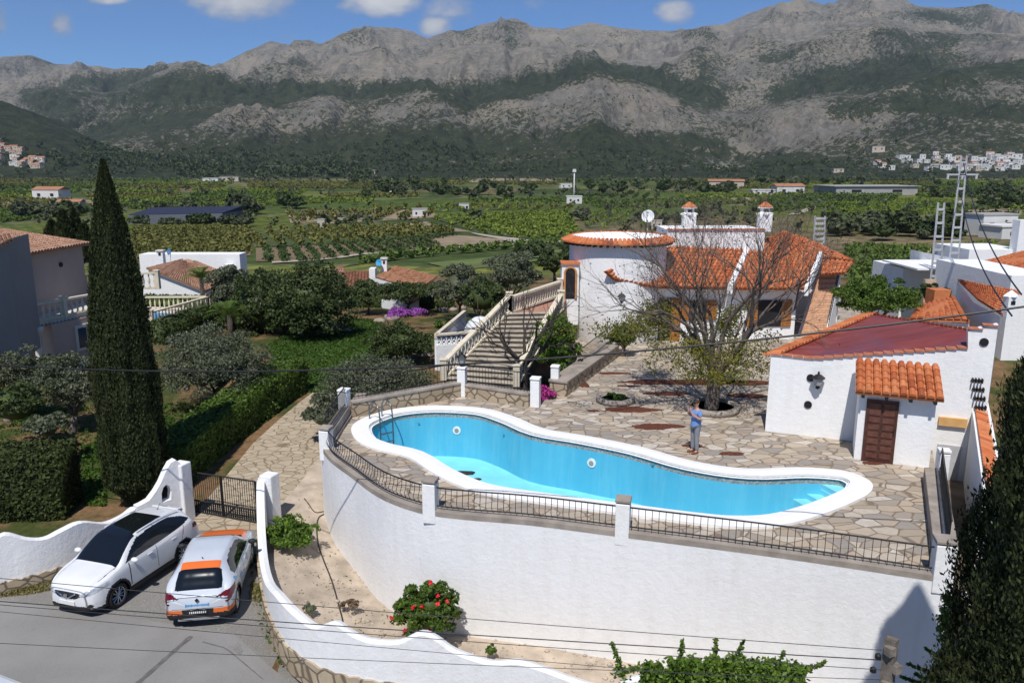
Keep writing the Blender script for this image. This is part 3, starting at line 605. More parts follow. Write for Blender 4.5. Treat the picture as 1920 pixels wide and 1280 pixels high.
# pool: coping, basin, tile band, lights, steps
M['pool']=None
m_,t,b=newmat('pool_paint',.45,.3); M['pool']=m_; v=coord(t,True); n=noise(t,v,.55,5,.6); v2=coord(t,True,(1.4,1.4,.12)); n2=noise(t,v2,1.6,5,.7)
c=ramp(t,n,[(.3,(.075,.42,.60)),(.7,(.105,.48,.65))]); c=mixc(t,ramp(t,n2,[(.5,0.),(.75,.45)]),c,(.22,.58,.68)); t.links.new(c,b.inputs['Base Color'])
M['floor']=simple('pool_floor_paint',(.22,.66,.77),.5,.10,1.2,0,True)
M['mosaic']=simple('mosaic_band',(.28,.31,.30),.5,.5,14,.2,True)
pool=empty('swimming_pool','emptied kidney shaped swimming pool with turquoise painted basin and white coping','swimming pool',(2,24,-2.2))
m=MB(); n=len(cop); co=[Vector((p.x,p.y,.07)) for p in cop]; ci=[Vector((p.x,p.y,.09)) for p in inn]
def band(m,A_,B_,rev=False):
    n=len(A_)
    for i in range(n):
        j=(i+1)%n; q=[A_[i],A_[j],B_[j],B_[i]]; m.poly(q[::-1] if rev else q)
dn=lambda L_,z:[Vector((p.x,p.y,z)) for p in L_]
mid=[a.lerp(b_,.5)+Vector((0,0,.03)) for a,b_ in zip(co,ci)]
band(m,dn(cop,-.02),co,True); band(m,co,mid,True); band(m,mid,ci,True); band(m,ci,dn(inn,.02),True); band(m,dn(inn,.02),dn(offs(cop,-.72,True),.0),True)
m.build('coping',M['white2'],pool)
w0=offs(cop,-.66,True)
def depth(x): return float(np.interp(x,[-5,-1,3,7,9.5],[-1.75,-1.75,-1.7,-1.4,-1.15]))
m=MB(); band(m,dn(w0,.04),dn(w0,-.2),True); m.build('tile_band',M['mosaic'],pool)
wb=[Vector((p.x,p.y,depth(p.x))) for p in offs(cop,-.74,True)]
m=MB(); band(m,dn(w0,-.2),[a.lerp(c_,.5) for a,c_ in zip(dn(w0,-.2),wb)],True); band(m,[a.lerp(c_,.5) for a,c_ in zip(dn(w0,-.2),wb)],wb,True); m.build('basin_wall',M['pool'],pool,True)
bm=bmesh.new(); vs=[bm.verts.new(p) for p in wb]; es=[bm.edges.new((vs[i],vs[(i+1)%len(vs)])) for i in range(len(vs))]; bmesh.ops.triangle_fill(bm,use_beauty=True,edges=es)
for f in bm.faces:
    if f.normal.z<0: f.normal_flip()
me=bpy.data.meshes.new('basin_floor'); bm.to_mesh(me); bm.free(); me.materials.append(M['floor']); o=bpy.data.objects.new('basin_floor',me); col.objects.link(o); o.parent=pool; o.location=-WT[pool.name]
# pool lights on the far wall
def wall_at(px,py):   # far wall hit: nearest w0 segment along ray
    best=None
    for i in range(len(w0)):
        a=w0[i];c_=w0[(i+1)%len(w0)]; d=(c_-a)
        if d.length<1e-6: continue
        q=OP(px,py,a,(d.x,d.y)); tt=(V2(q)-a).dot(d)/d.length_squared
        if 0<=tt<=1 and q.z<.05 and q.z>-2.6 and (best is None or q.y>best[0].y): best=(q,d.normalized())
    return best
for px,py in ((857,806),(1110,867)):
    r_=wall_at(px,py)
    if r_:
        q,d=r_; nn=Vector((d.y,-d.x,0)); 
        if nn.y>0: nn=-nn
        m=MB(); m.tube([q-nn*.02,q+nn*.06],.155,20); o=m.build('pool_light',M['white2'],pool); m=MB(); m.tube([q+nn*.055,q+nn*.075],.085,16); m.build('lens',simple('light_lens',(.33,.30,.27),.3),o)
for px,py in ((785,793),(946,815),(1225,870)):
    r_=wall_at(px,py)
    if r_: q,d=r_; nn=Vector((d.y,-d.x,0)); nn=-nn if nn.y>0 else nn; m=MB(); m.tube([q-nn*.02,q+nn*.05],.05,10); m.build('water_inlet',simple('inlet_blue',(.08,.30,.42),.4),pool)
# corner steps in the shallow end
for i,(a,l) in enumerate((((1566,906),.20),((1545,914),.36),((1522,924),.52),((1500,936),.68))):
    q=A(a[0],a[1],-l); m=MB(); ang=R(-38)
    m.box((q.x+.05,q.y-.05,-l/2-.6),(.42 if i else .9,1.15,1.2-l),R(20)); m.build('pool_step',M['floor'],pool)
# debris on the pool floor
def flat_patch(name,c,rx,ry,mat,label,cat,seed,n=26,z=0.,group=None,h=.015):
    m=MB(); rr=random.Random(seed); pts=[]
    for i in range(n): a=2*math.pi*i/n; k=1+.55*(float(fbm(np.array([a*1.6+seed]),np.array([seed*1.3]),3,seed)[0])-.45)*2; pts.append((c[0]+rx*k*math.cos(a),c[1]+ry*k*math.sin(a)))
    m.prism(pts,z+.004,z+h); return tagp(m.build(name,mat),label,cat,group)
M['litter']=simple('dry_leaf_litter',(.115,.038,.022),1,.55,14,.9,True)
M['mulch']=simple('dark_mulch',(.03,.027,.025),.95,.5,12,.5)
q=A(870,888,-1.75); flat_patch('wet_leaf_debris',(q.x,q.y),.42,.16,M['mulch'],'larger dark clump of wet debris on the deep pool floor','debris',5,z=-1.75,group='debris on the pool floor',h=.05)
q=A(896,899,-1.75); flat_patch('wet_leaf_debris',(q.x,q.y),.13,.09,M['mulch'],'smaller dark clump of debris on the deep pool floor','debris',9,z=-1.75,group='debris on the pool floor',h=.04)
# ladder
M['steel']=simple('ladder_steel',(.20,.22,.24),.3,.2,6,0,metal=.8)
lad=empty('pool_ladder','steel pool ladder with two handrails hanging over the coping at the deep end','ladder',A(725,800,0))
l0=A(716,788,.1); dirn=Vector((.62,-.78,0)); sid=Vector((.78,.62,0))*.26
for sgn in (-1,1):
    bs=V2(l0)+sid*sgn; pts=[bs-dirn*.45+Vector((0,0,.09)),bs-dirn*.42+Vector((0,0,.55)),bs-dirn*.15+Vector((0,0,.82)),bs+dirn*.2+Vector((0,0,.7)),bs+dirn*.33+Vector((0,0,.2)),bs+dirn*.36+Vector((0,0,-1.75))]
    MB().tube(cr(pts,4),.026,8).build('handrail',M['steel'],lad,True)
for k in range(5):
    z=-.3-.33*k; MB().box(tuple(V2(l0)+dirn*.355+Vector((0,0,z))),(.56,.09,.035),math.atan2(sid.y,sid.x)).build('rung',M['steel'],lad)
# retaining wall
rw=empty('retaining_wall','tall white rendered retaining wall holding up the pool terrace','wall',(0,20,-3.5))
def wallrun(m,pts,th,z0,z1,inward=1):
    inn_=offs(pts,th*inward); n=len(pts); z0=z0 if hasattr(z0,'__len__') else [z0]*n; z1=z1 if hasattr(z1,'__len__') else [z1]*n
    for i in range(n-1):
        a,b_,c_,d=pts[i],pts[i+1],inn_[i+1],inn_[i]
        m.hull([(a[0],a[1],z0[i]),(b_[0],b_[1],z0[i+1]),(c_.x,c_.y,z0[i+1]),(d.x,d.y,z0[i])],[(a[0],a[1],z1[i]),(b_[0],b_[1],z1[i+1]),(c_.x,c_.y,z1[i+1]),(d.x,d.y,z1[i])])
def sheetwall(m,pts,z0,z1,k=6):
    n=len(pts)
    for i in range(n-1):
        for j in range(k):
            za=z0+(z1-z0)*j/k;zb=z0+(z1-z0)*(j+1)/k; m.poly([(pts[i][0],pts[i][1],za),(pts[i+1][0],pts[i+1][1],za),(pts[i+1][0],pts[i+1][1],zb),(pts[i][0],pts[i][1],zb)])
side=[Vector((-6.35,31.5,0)),Vector((-6.40,28.8,0)),Vector((-6.42,27,0))]
rp_=[V2(p) for p in wall_top]; full=side+rp_+[Vector((10.15,16.9,0)),Vector((12.2,21.2,0))]
m=MB(); sheetwall(m,full,-4.2,-.02); m.build('rendered_face',M['white'],rw,True)
inn_=offs(full,.42); m=MB()
for i in range(len(full)-1):
    a,b_,c_,d=full[i],full[i+1],inn_[i+1],inn_[i]
    m.hull([(a.x,a.y,-.03),(b_.x,b_.y,-.03),(c_.x,c_.y,-.03),(d.x,d.y,-.03)],[(a.x,a.y,.12),(b_.x,b_.y,.12),(c_.x,c_.y,.12),(d.x,d.y,.12)])
m.build('stone_cap',M['cap'],rw)
# white pillars
def pillar(px,py,z,h,w_=.36,lab='',mat='white2',cap='cap',grp='white pillars round the pool terrace',P=None):
    p=P if P is not None else A(px,py,z); t=empty('pillar',lab,'pillar',(p.x,p.y,z),grp)
    m=MB(); a=.25; m.box((p.x,p.y,z+h/2-.04),(w_,w_,h-.08),-a); m.build('shaft',M[mat],t,bevel=.02)
    m=MB(); m.box((p.x,p.y,z+h-.0),(w_+.03,w_+.03,.08),-a); m.build('pillar_cap',M[cap],t,bevel=.015); return p
p807=Vector((-2.2,20.22,0)); p1170=Vector((2.83,18.95,0)); p1778=Vector((9.8,16.7,0)); p605=Vector((-6.12,25.05,0))
pillar(0,0,-.25,1.2,.36,'white pillar with stained cap left of the long front railing, in front of the deep end',P=p807)
pillar(0,0,-.25,1.2,.36,'white pillar with stained cap in the middle of the front railing',P=p1170)
pillar(0,0,-.3,1.25,.42,'white pillar on the right front corner above the cypress shadow',P=p1778)
pillar(0,0,-.3,1.1,.36,'white pillar where the terrace wall meets the stone driveway',P=p605)
p645=A(647,781,0); pillar(0,0,0,1.05,.36,'white pillar at the left end of the low stone wall',P=p645,cap='white2')
p867=A(867,742,0); pillar(0,0,0,1.2,.34,'white pillar carrying a black lantern between the two low stone walls',P=p867,cap='white2')
p1004=A(1004,762,0); pillar(0,0,0,1.15,.36,'white gateway pillar with a tiny plaque, near the dark tree trunk',P=p1004,cap='white2')
p1041=A(1041,715,.5); pillar(0,0,.5,.65,.33,'short white pillar on the end of the planter wall',P=p1041,cap='white2')
p1752=Vector((12.75,22.35,0)); pillar(0,0,0,1.0,.3,'slim white pillar beside the small porch building',P=p1752,cap='white2')
# railings
def railing(name,label,pts,z,h,bulge=0.,sp=.16,group='black iron railings of the pool terrace',double=False,zs=None,rr=.014):
    P=[Vector((p[0],p[1],0)) for p in pts]; L_=[0]
    for i in range(1,len(P)): L_.append(L_[-1]+(P[i]-P[i-1]).length)
    ze=zs if zs else [z]*len(P)
    def at(s):
        i=min(max(np.searchsorted(L_,s)-1,0),len(P)-2); t=(s-L_[i])/(L_[i+1]-L_[i]); q=P[i].lerp(P[i+1],t); d=(P[i+1]-P[i]).normalized(); return q,d,ze[i]+(ze[i+1]-ze[i])*t
    t=empty(name,label,'railing',(P[0].x,P[0].y,ze[0]),group)
    MB().tube([Vector((p.x,p.y,ze[i]+h)) for i,p in enumerate(P)],rr*1.5,6).build('top_rail',M['iron'],t,True)
    MB().tube([Vector((p.x,p.y,ze[i]+.10)) for i,p in enumerate(P)],rr*1.3,6).build('bottom_rail',M['iron'],t,True)
    m=MB(); n=int(L_[-1]/sp)
    for k in range(1,n):
        q,d,z_=at(k*L_[-1]/n); o_=Vector((d.y,-d.x,0))
        if bulge: m.tube([q+Vector((0,0,z_+.1)),q+o_*bulge*.25+Vector((0,0,z_+.1+(h-.1)*.55)),q+o_*bulge+Vector((0,0,z_+.1+(h-.1)*.28)),][::2]+[q+o_*bulge*.2+Vector((0,0,z_+.1+(h-.1)*.62)),q+Vector((0,0,z_+h))],rr*.62,4)
        else: m.tube([q+Vector((0,0,z_-.0)),q+Vector((0,0,z_+h))],rr*.6,4)
    m.build('bar_panel',M['iron'],t); return t
cen=offs(wall_top,.16)
i807=min(range(len(cen)),key=lambda i:(cen[i]-p807).length); i1170=min(range(len(cen)),key=lambda i:(cen[i]-p1170).length)
railing('railing','curved black iron railing with bellied bars at the deep end of the pool',cen[1:i807+1],.12,.62,.09)
railing('railing','black iron railing with bellied bars between the two front pillars',cen[i807:i1170+1],.12,.62,.06)
railing('railing','black iron railing on the front right edge, running to the corner pillar',cen[i1170:],.12,.62,.0,.17)
pc=[Vector((10.25,17.3,0)),Vector((12.6,22.2,0))]
railing('railing','dense black railing along the low wall beside the sunken passage',pc,.42,.7,.0,.09)
railing('railing','black railing seen end-on beside the driveway, left of the pool',[Vector((-6.2,25.3,0)),Vector((-6.2,28.6,0))],.45,.75,.0,.11)
# right cap wall
rcw=MB(); s0,s1=Vector((9.87,17.2,0)),Vector((12.3,22.5,0)); rcw.prism([(s0.x,s0.y),(10.4,17.1),(12.85,22.4),(s1.x,s1.y)],-.02,.42); tagp(rcw.build('low_wall',M['cap'],bevel=.02),'broad bare stone topped low wall along the right side of the terrace','wall')
# left low wall beside driveway
lw=MB(); lw.prism([(-6.40,25.3),(-6.05,25.3),(-6.05,28.6),(-6.38,28.6)],.1,.45); tagp(lw.build('low_wall',M['cap'],bevel=.02),'short dark low wall beside the driveway under the end-on railing','wall')
# back low stone walls
def stonewall(label,a,b_,h,th=.35,z=0):
    a=V2(a);b_=V2(b_); d=(b_-a).normalized(); s=Vector((-d.y,d.x,0))*th/2
    t=empty('low_stone_wall',label,'wall',(a.x,a.y,z),'low rubble stone walls with caps'); q=[a-s,b_-s,b_+s,a+s]
    MB().prism([(p.x,p.y) for p in q],z-.3,z+h-.1).build('stone_face',M['rubble'],t)
    s=s*1.2; q=[a-s,b_-s,b_+s,a+s]; MB().prism([(p.x,p.y) for p in q],z+h-.1,z+h).build('wall_cap',M['cap'],t,bevel=.02)
stonewall('low rubble wall with a grey cap behind the deep end, under the long back railing',p645+Vector((.2,0.05,0)),p867+Vector((-.15,-.03,0)),.62)
stonewall('low rubble wall with a grey cap below the black iron gate at the stair foot',p867+Vector((.2,-.05,0)),p1004+Vector((-.2,.05,0)),.55)
railing('railing','long thin black railing on the back stone wall in front of the olive',[p645+Vector((.2,.1,0)),p867+Vector((-.15,0,0))],.62,.75,0,.16)
railing('railing','black railing on the stone wall before the foot of the stairs',[p867+Vector((.2,0,0)),p1004+Vector((-.2,.1,0))],.55,.75,0,.14)
# planter wall towards the house
a=A(1050,742,0);b_=A(1150,668,0); d=(b_-a).normalized(); s=Vector((d.y,-d.x,0))*.5
t=empty('planter_wall','long raised wall with a wide cap leading from the short pillar to the house','wall',(a.x,a.y,0))
q=[a-s*.9,a+s*.55,b_+s*.55,b_-s*.9]; MB().prism([(p.x,p.y) for p in q],-.3,.55).build('stone_face',M['rubble'],t); 
q=[a-s*1.0-d*.05,a+s*.65-d*.05,b_+s*.65,b_-s*1.]; MB().prism([(p.x,p.y) for p in q],.55,.66).build('wall_cap',M['cap'],t,bevel=.02)
# scroll railing by tower
railing('railing','grey scrollwork railing climbing beside the round tower',[A(1082,690,.4),A(1140,655,.6)],.4,.8,0,.12,zs=[.35,.85])
# gate at stairs foot + lantern
def lantern(label,p,s=1.,wall=None,group='black wall and post lanterns'):
    t=empty('lantern',label,'lantern',p,group); b=Vector(p)
    if wall is not None: MB().tube([b+Vector(wall)*.02+Vector((0,0,.1)),b+Vector(wall)*.6+Vector((0,0,-.05)),b+Vector(wall)+Vector((0,0,.1))],.015,6).build('bracket',M['iron'],t); 
    MB().lathe(b,[(.02,0),(.06*s,.03),(.05*s,.12),(.11*s,.14)],6).build('lantern_base',M['iron'],t)
    MB().lathe(b,[(.10*s,.14),(.15*s,.38)],6).build('lantern_glass',simple('lantern_glass',(.35,.36,.36),.2),t)
    MB().lathe(b,[(.19*s,.38),(.08*s,.50),(.03*s,.52),(.03*s,.60),(.005,.62)],6).build('lantern_roof',M['iron'],t); return t
lantern('black lantern on top of the white pillar beside the stairs',(p867.x,p867.y,1.24),1.3)
# planter ring
M['soil']=simple('planter_soil',(.06,.045,.03),.95,.4,9,.5)
def ring(label,c,r,h,k=28,w_=.2,mat='cream'):
    t=empty('planter_ring',label,'planter',(c.x,c.y,0),'round stone planters'); m=MB()
    m.lathe((c.x,c.y,0),[(r,0),(r,h),(r-w_,h+.01),(r-w_,h*.5)],k); m.build('kerb',M[mat],t,True)
    MB().lathe((c.x,c.y,0),[(.02,h*.5),(r-w_+.01,h*.5)],k).build('soil_bed',M['soil'],t); return t
pr=A(1154,752,0); ring('small round stone planter with grass in the open paving',pr,.78,.2,mat='cap')
tr_=A(1335,768,0); ring('round kerb around the foot of the big bare tree',tr_,1.05,.22,mat='cap')
# red-brown litter on paving
for i,(x,y,rx,ry,lb) in enumerate([(1185,768,1.0,.38,'red brown drift of fallen pods just below the round planter'),(1228,800,.95,.34,'red brown drift of pods between planter and pool, nearest the man'),(1372,851,.45,.17,'small red brown drift of pods right of the man, near the pool'),(1112,770,.22,.12,'tiny scatter of brown pods left of the planter drift'),(1300,836,.35,.16,"dark brown pod drift at the man's feet"),(1090,718,.3,.75,'narrow rusty drift along the planter wall'),(1300,716,2.6,.45,'long rusty drift of pods behind the big tree'),(1425,718,1.8,.4,'rusty drift of pods to the right behind the big tree'),(1180,724,.5,.12,'thin rusty streak of pods left of the big tree'),(1250,738,.9,.3,'rusty drift of pods between the round planter and the tree'),(1395,742,.8,.3,'rusty drift of pods right of the tree kerb'),(1150,700,.7,.2,'thin rusty drift near the shrub at the tower foot'),(1640,868,.35,.14,'rusty pod drift at the wooden door')]):  # the patch at the man's feet paints his shadow together with pods
    q=A(x,y,0); flat_patch('pod_litter',(q.x,q.y),rx,ry,M['litter'],lb,'leaf litter',i+3,40,.0,'drifts of fallen pods on the paving')
# ================= shed with porch =================
U_=Vector((.93,-.367,0)).normalized(); Nn=Vector((-U_.y*-1,0,0)); Nn=Vector((-.367,-.93,0)).normalized()   # U along facade, Nn towards pool
S0=Vector((8.97,27.03,0))
def sp(px,py): return OP(px,py,S0,(U_.x,U_.y))
shed=empty('outbuilding','white outbuilding with a faded red painted flat roof and orange tile edging','building',(12,27,0))
tl=sp(1446,664); tm=sp(1527,673); tr=sp(1815,652); tr2=sp(1815,620); te=sp(1872,608)
bl=V2(S0); br=V2(te)
m=MB(); F_=[Vector((bl.x,bl.y,-.1)),Vector((br.x,br.y,-2)),te,tr2,tr,tm,tl]; bk=-Nn*.3
m.poly(F_); m.poly([p+bk for p in F_][::-1])
for i in range(len(F_)): a=F_[i];c_=F_[(i+1)%len(F_)]; m.poly([a,a+bk,c_+bk,c_])
m.build('front_wall',M['white2'],shed)
def lv(px,py,z): return A(px,py,z)
bkL=lv(1630,588,tl.z+.45); bkR=lv(1812,617,tr.z+.25)
# side and rear walls
m=MB(); 
for a,c_ in ((tl,bkL),(bkL,bkR),(bkR,tr)):
    a2=Vector((a.x,a.y,-.1));c2=Vector((c_.x,c_.y,-.1)); m.poly([a2,a-Vector((0,0,.1)),c_-Vector((0,0,.1)),c2])
m.poly([Vector((bkR.x+.3,bkR.y-.2,3.2)),Vector((bkR.x+.3,bkR.y-.2,-.5)),V2(te)-Vector((0,0,2))+bk,te+bk])
m.build('rear_wall',M['white2'],shed)
mt,t_,b_=newmat('red_roof_paint',.5,.35); v=coord(t_,True,(1,1,1)); n=noise(t_,v,.35,5,.6); n2=noise(t_,coord(t_,True,(.5,1.6,1),(0,0,.35)),1.3,5,.6)
c=ramp(t_,n2,[(.3,(.16,.030,.028)),(.6,(.235,.055,.045)),(.8,(.26,.12,.09))]); c=mixc(t_,ramp(t_,n,[(.55,0.),(.68,.55)]),c,(.10,.07,.12)); t_.links.new(c,b_.inputs['Base Color']); M['redroof']=mt
m=MB(); m.poly([tl-Nn*.1+Vector((0,0,-.02)),tm-Nn*.1+Vector((0,0,-.02)),tr-Nn*.1+Vector((0,0,-.02)),bkR,bkL]); m.build('flat_roof',M['redroof'],shed)
def tile_edge(m,a,c_,out,sp_=.24,L=.45,r=.1,tilt=-.12):
    a=Vector(a);c_=Vector(c_);n=max(1,int((c_-a).length/sp_)); o_=Vector(out).normalized(); ax=(c_-a).normalized()
    for j in range(n):
        q=a.lerp(c_,(j+.5)/n); b=len(m.v)
        for q0,h,k in ((q-o_*L*.5,.06,1.),(q+o_*L*.5,.06+tilt,.92)):
            for i in range(6): t=math.pi*i/5; m.v.append(tuple(q0+ax*(-math.cos(t)*r*k)+Vector((0,0,math.sin(t)*r+h-.03))))
        for i in range(5): m.f.append((b+i,b+i+1,b+7+i,b+6+i))
        m.f.append(tuple(b+i for i in range(6))); m.f.append(tuple(b+6+i for i in range(6)))
    return m
m=MB(); tile_edge(m,tl,bkL,Vector((-.95,.3,0)),.24,.6); tile_edge(m,bkL,bkR,Vector((0.3,1,0)),.24,.4,.08)
m.build('tile_edging',M['tile'],shed)
m=MB(); 
for a,c_ in ((tl,tm),(tm,tr),(tr2,te)):
    k=max(1,int((c_-a).length/.3)); m=MB()
    for i in range(k): p=a.lerp(c_,(i+.5)/k); m.box((p.x-Nn.x*.12,p.y-Nn.y*.12,p.z+.015),((c_-a).length/k-.012,.36,.035),math.atan2(U_.y,U_.x))
    m.build('roof_coping',simple('terracotta_coping',(.42,.15,.08),.8,.3,6,.3,True),shed)
# vents
for px,py in ((1520,708),(1515,758),(1845,641)):
    q=sp(px,py)+Nn*.01; m=MB(); m.tube([q-Nn*.05,q+Nn*.03],.13,16); m.build('round_vent',M['dark'],shed)
lantern('black wall lantern on the outbuilding left of the porch',sp(1533,726)+Nn*.22,1.3,-Nn*.22)
# orange lintel + porch
q0=sp(1764,783);q1=sp(1808,797); m=MB(); m.box(tuple((q0+q1)/2+Nn*.05),((q1-q0).length+.1,.14,.28),math.atan2(U_.y,U_.x)); m.build('ochre_lintel',simple('ochre_beam',(.62,.36,.14),.7),shed)
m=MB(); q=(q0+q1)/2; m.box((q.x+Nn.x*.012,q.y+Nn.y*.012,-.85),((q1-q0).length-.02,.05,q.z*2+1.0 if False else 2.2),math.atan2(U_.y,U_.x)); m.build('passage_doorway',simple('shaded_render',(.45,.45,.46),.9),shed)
po=empty('porch','small white porch room with a barrel tile roof and dark panelled door','porch',(12,24.4,0))
a=Vector((10.97,24.28,0)); bb=a+U_*2.16; dep=1.5
z0=2.32
m=MB(); ba=a-Nn*dep; bc=bb-Nn*dep
m.hull([a,bb,bc,ba],[a+Vector((0,0,z0)),bb+Vector((0,0,z0)),bc+Vector((0,0,z0+.55)),ba+Vector((0,0,z0+.55))]); m.build('porch_wall',M['white2'],po)
eL=a-U_*.15+Nn*.42+Vector((0,0,z0+.02)); eR=bb+U_*.15+Nn*.42+Vector((0,0,z0+.02)); tL=ba-U_*.15+Vector((0,0,z0+.63))+Nn*.05; tR=bc+U_*.15+Vector((0,0,z0+.63))+Nn*.05
tile_roof(MB(),eL,eR,tR,tL,.225,.36,.1).build('porch_roof',M['tile'],po)
m=MB()
for k in range(4): q=a+U_*(.08+.67*k)+Nn*.2+Vector((0,0,z0-.12)); m.box(tuple(q),(.09,.4,.1),math.atan2(U_.y,U_.x))
m.build('rafter_end',M['dark'],po)
dc=a+U_*.68+Nn*.02; dr_=empty('x','','',(0,0,0)); bpy.data.objects.remove(dr_)
m=MB(); m.box(tuple(dc+Vector((0,0,1.02))),(.92,.10,2.04),math.atan2(U_.y,U_.x)); door=m.build('door',M['wood'],po)
m=MB()
for r_ in range(8):
    for c2 in (-1,1):
        q=dc+U_*(.2*c2)+Nn*.055+Vector((0,0,.22+.235*r_)); m.box(tuple(q),(.32,.03,.16),math.atan2(U_.y,U_.x))
m.build('door_panel',simple('door_panel_wood',(.12,.05,.035),.45,.3,6,.2),door)
m=MB(); q=dc+U_*.38+Nn*.1+Vector((0,0,1.0)); m.tube([q,q+Nn*.0+Vector((0,0,.14))],.02,6); m.build('door_handle',M['iron'],door)
# passage, tile capped wall
pas=MB(); c4=[Vector((10.5,16.9,0)),Vector((12.2,16.2,0)),Vector((17.0,27.0,0)),Vector((15.2,27.2,0))]; pas.prism([(p.x,p.y) for p in c4],-2,-.95); struct(pas.build('passage_floor',simple('passage_concrete',(.17,.135,.095),.95,.35,1.2,.4,True)))
tw=empty('tile_capped_wall','white boundary wall with a sloping row of orange cap tiles on the right of the passage','wall',(14,23,-1))
wa=Vector((12.1,18.8,0)); wb_=Vector((16.6,27.6,0)); d=(wb_-wa).normalized(); s=Vector((d.y,-d.x,0))*.25
MB().hull([wa-s+Vector((0,0,-2)),wa+s+Vector((0,0,-2)),wb_+s+Vector((0,0,-2)),wb_-s+Vector((0,0,-2))],[wa-s+Vector((0,0,1.25)),wa+s+Vector((0,0,1.25)),wb_+s+Vector((0,0,1.6)),wb_-s+Vector((0,0,1.6))]).build('wall_face',M['white2'],tw)
m=MB(); tile_edge(m,wa+Vector((0,0,1.25)),wb_+Vector((0,0,1.6)),s,.22,.36,.1,-.1); m.build('cap_tile',M['tile'],tw)
MB().hull([Vector((11.85,16.6,-3)),Vector((12.15,16.6,-3)),wa+s*.6+Vector((0,0,-3)),wa-s*.6+Vector((0,0,-3))],[Vector((11.85,16.6,-.15)),Vector((12.15,16.6,-.15)),wa+s*.6+Vector((0,0,.25)),wa-s*.6+Vector((0,0,.25))]).build('low_wall_end',M['white2'],tw)
# dark combs on the wall, modelled in place of a cast shadow
for k in range(7):
    q=sp(1832+2.0*k,712+16.8*k)+Nn*.03; m=MB()
    for e in range(4): m.box(tuple(q+U_*(e-1.5)*.09+Nn*.06),(.035,.18,.14),math.atan2(U_.y,U_.x))
    m.box(tuple(q+Nn*.01),(.36,.02,.04),math.atan2(U_.y,U_.x)); tagp(m.build('wall_shadow_shape',M['iron']),'dark comb shape standing in for a shadow, in the column beside the tile capped wall','bracket','dark shadow shapes on the outbuilding wall')
# lattice blocks at front right corner + white bridge
lt=empty('lattice_screen','white pierced block screen at the right front corner below the passage','screen',(10.6,16.2,-2.6))
la=Vector((10.2,16.30,0)); lb_=Vector((11.75,16.0,0)); d=(lb_-la).normalized()
MB().box(tuple((la+lb_)/2+Vector((0,0,-.45))),((lb_-la).length+.1,.3,.5),math.atan2(d.y,d.x)).build('lintel',M['white2'],lt)
m=MB()
for r_ in range(11):
    for c2 in range(11):
        q=la+d*(.07+.148*c2+.07*(r_%2))+Vector((0,0,-.78-.15*r_))
        for e in range(8):
            t0=e*math.pi/4;t1=(e+1)*math.pi/4; m.tube([q+d*math.cos(t0)*.062+Vector((0,0,math.sin(t0)*.062)),q+d*math.cos(t1)*.062+Vector((0,0,math.sin(t1)*.062))],.019,4,False)
m.build('pierced_blocks',M['white2'],lt)
MB().box(tuple((la+lb_)/2+Vector((.05,.25,-1.6))),((lb_-la).length,.05,2),math.atan2(d.y,d.x)).build('dark_backing',M['dark'],lt)
# ================= main house =================
hs=empty('white_villa','main white villa with a round tower and bright orange barrel tile roofs','house',(9,44,0))
TC=Vector((5.75,43.6,0)); TR=2.62; TH=5.2
m=MB(); m.lathe(TC,[(TR,-2.5),(TR,2),(TR,TH),(TR,TH+.28),(TR-.28,TH+.28),(TR-.28,TH-.5),(.02,TH-.5)],64); m.build('tower_wall',M['white2'],hs,True)
m=MB(); k=72
for j in range(k):
    a=2*math.pi*j/k; o_=Vector((math.cos(a),math.sin(a),0)); ax=Vector((-o_.y,o_.x,0)); b=len(m.v)
    for rr_,h,wd in ((TR-.1,.30,.10),(TR+.45,.06,.145)):
        for i in range(6): t=math.pi*i/5; m.v.append(tuple(TC+o_*rr_+ax*(-math.cos(t)*wd)+Vector((0,0,TH+h+math.sin(t)*.10-.03))))
    for i in range(5): m.f.append((b+i,b+i+1,b+7+i,b+6+i))
    m.f.append(tuple(b+6+i for i in range(6))); m.f.append(tuple(b+i for i in range(6)))
    n2=Vector((math.cos(a+math.pi/k),math.sin(a+math.pi/k),0)); 
    m.poly([TC+o_*(TR-.1)+Vector((0,0,TH+.26)),TC+o_*(TR+.42)+Vector((0,0,TH+.03)),TC+Vector((math.cos(a+2*math.pi/k),math.sin(a+2*math.pi/k),0))*(TR+.42)+Vector((0,0,TH+.03)),TC+Vector((math.cos(a+2*math.pi/k),math.sin(a+2*math.pi/k),0))*(TR-.1)+Vector((0,0,TH+.26))])
m.build('tower_tile_rim',M['tile'],hs)
for j in range(26):
    a=math.pi+math.pi*j/25; q=TC+Vector((math.cos(a),math.sin(a),0))*(TR+.12); MB().box((q.x,q.y,TH-.06),(.42,.08,.1),a).build('rafter_end',M['dark'],hs)
# body
W0=Vector((7.2,42.0,0)); W1=Vector((15.3,42.5,0)); fd=(W1-W0).normalized(); fn=Vector((fd.y,-fd.x,0))
wl=MB(); wl.hull([W0+Vector((0,0,-.1)),W1+Vector((0,0,-.1)),W1-fn*7+Vector((0,0,-.1)),W0-fn*7+Vector((0,0,-.1))],[W0+Vector((0,0,3.0)),W1+Vector((0,0,3.0)),W1-fn*7+Vector((0,0,3)),W0-fn*7+Vector((0,0,3))]); wl.build('front_wall',M['white2'],hs)
fp=lambda px,py:OP(px,py,W0,(fd.x,fd.y))
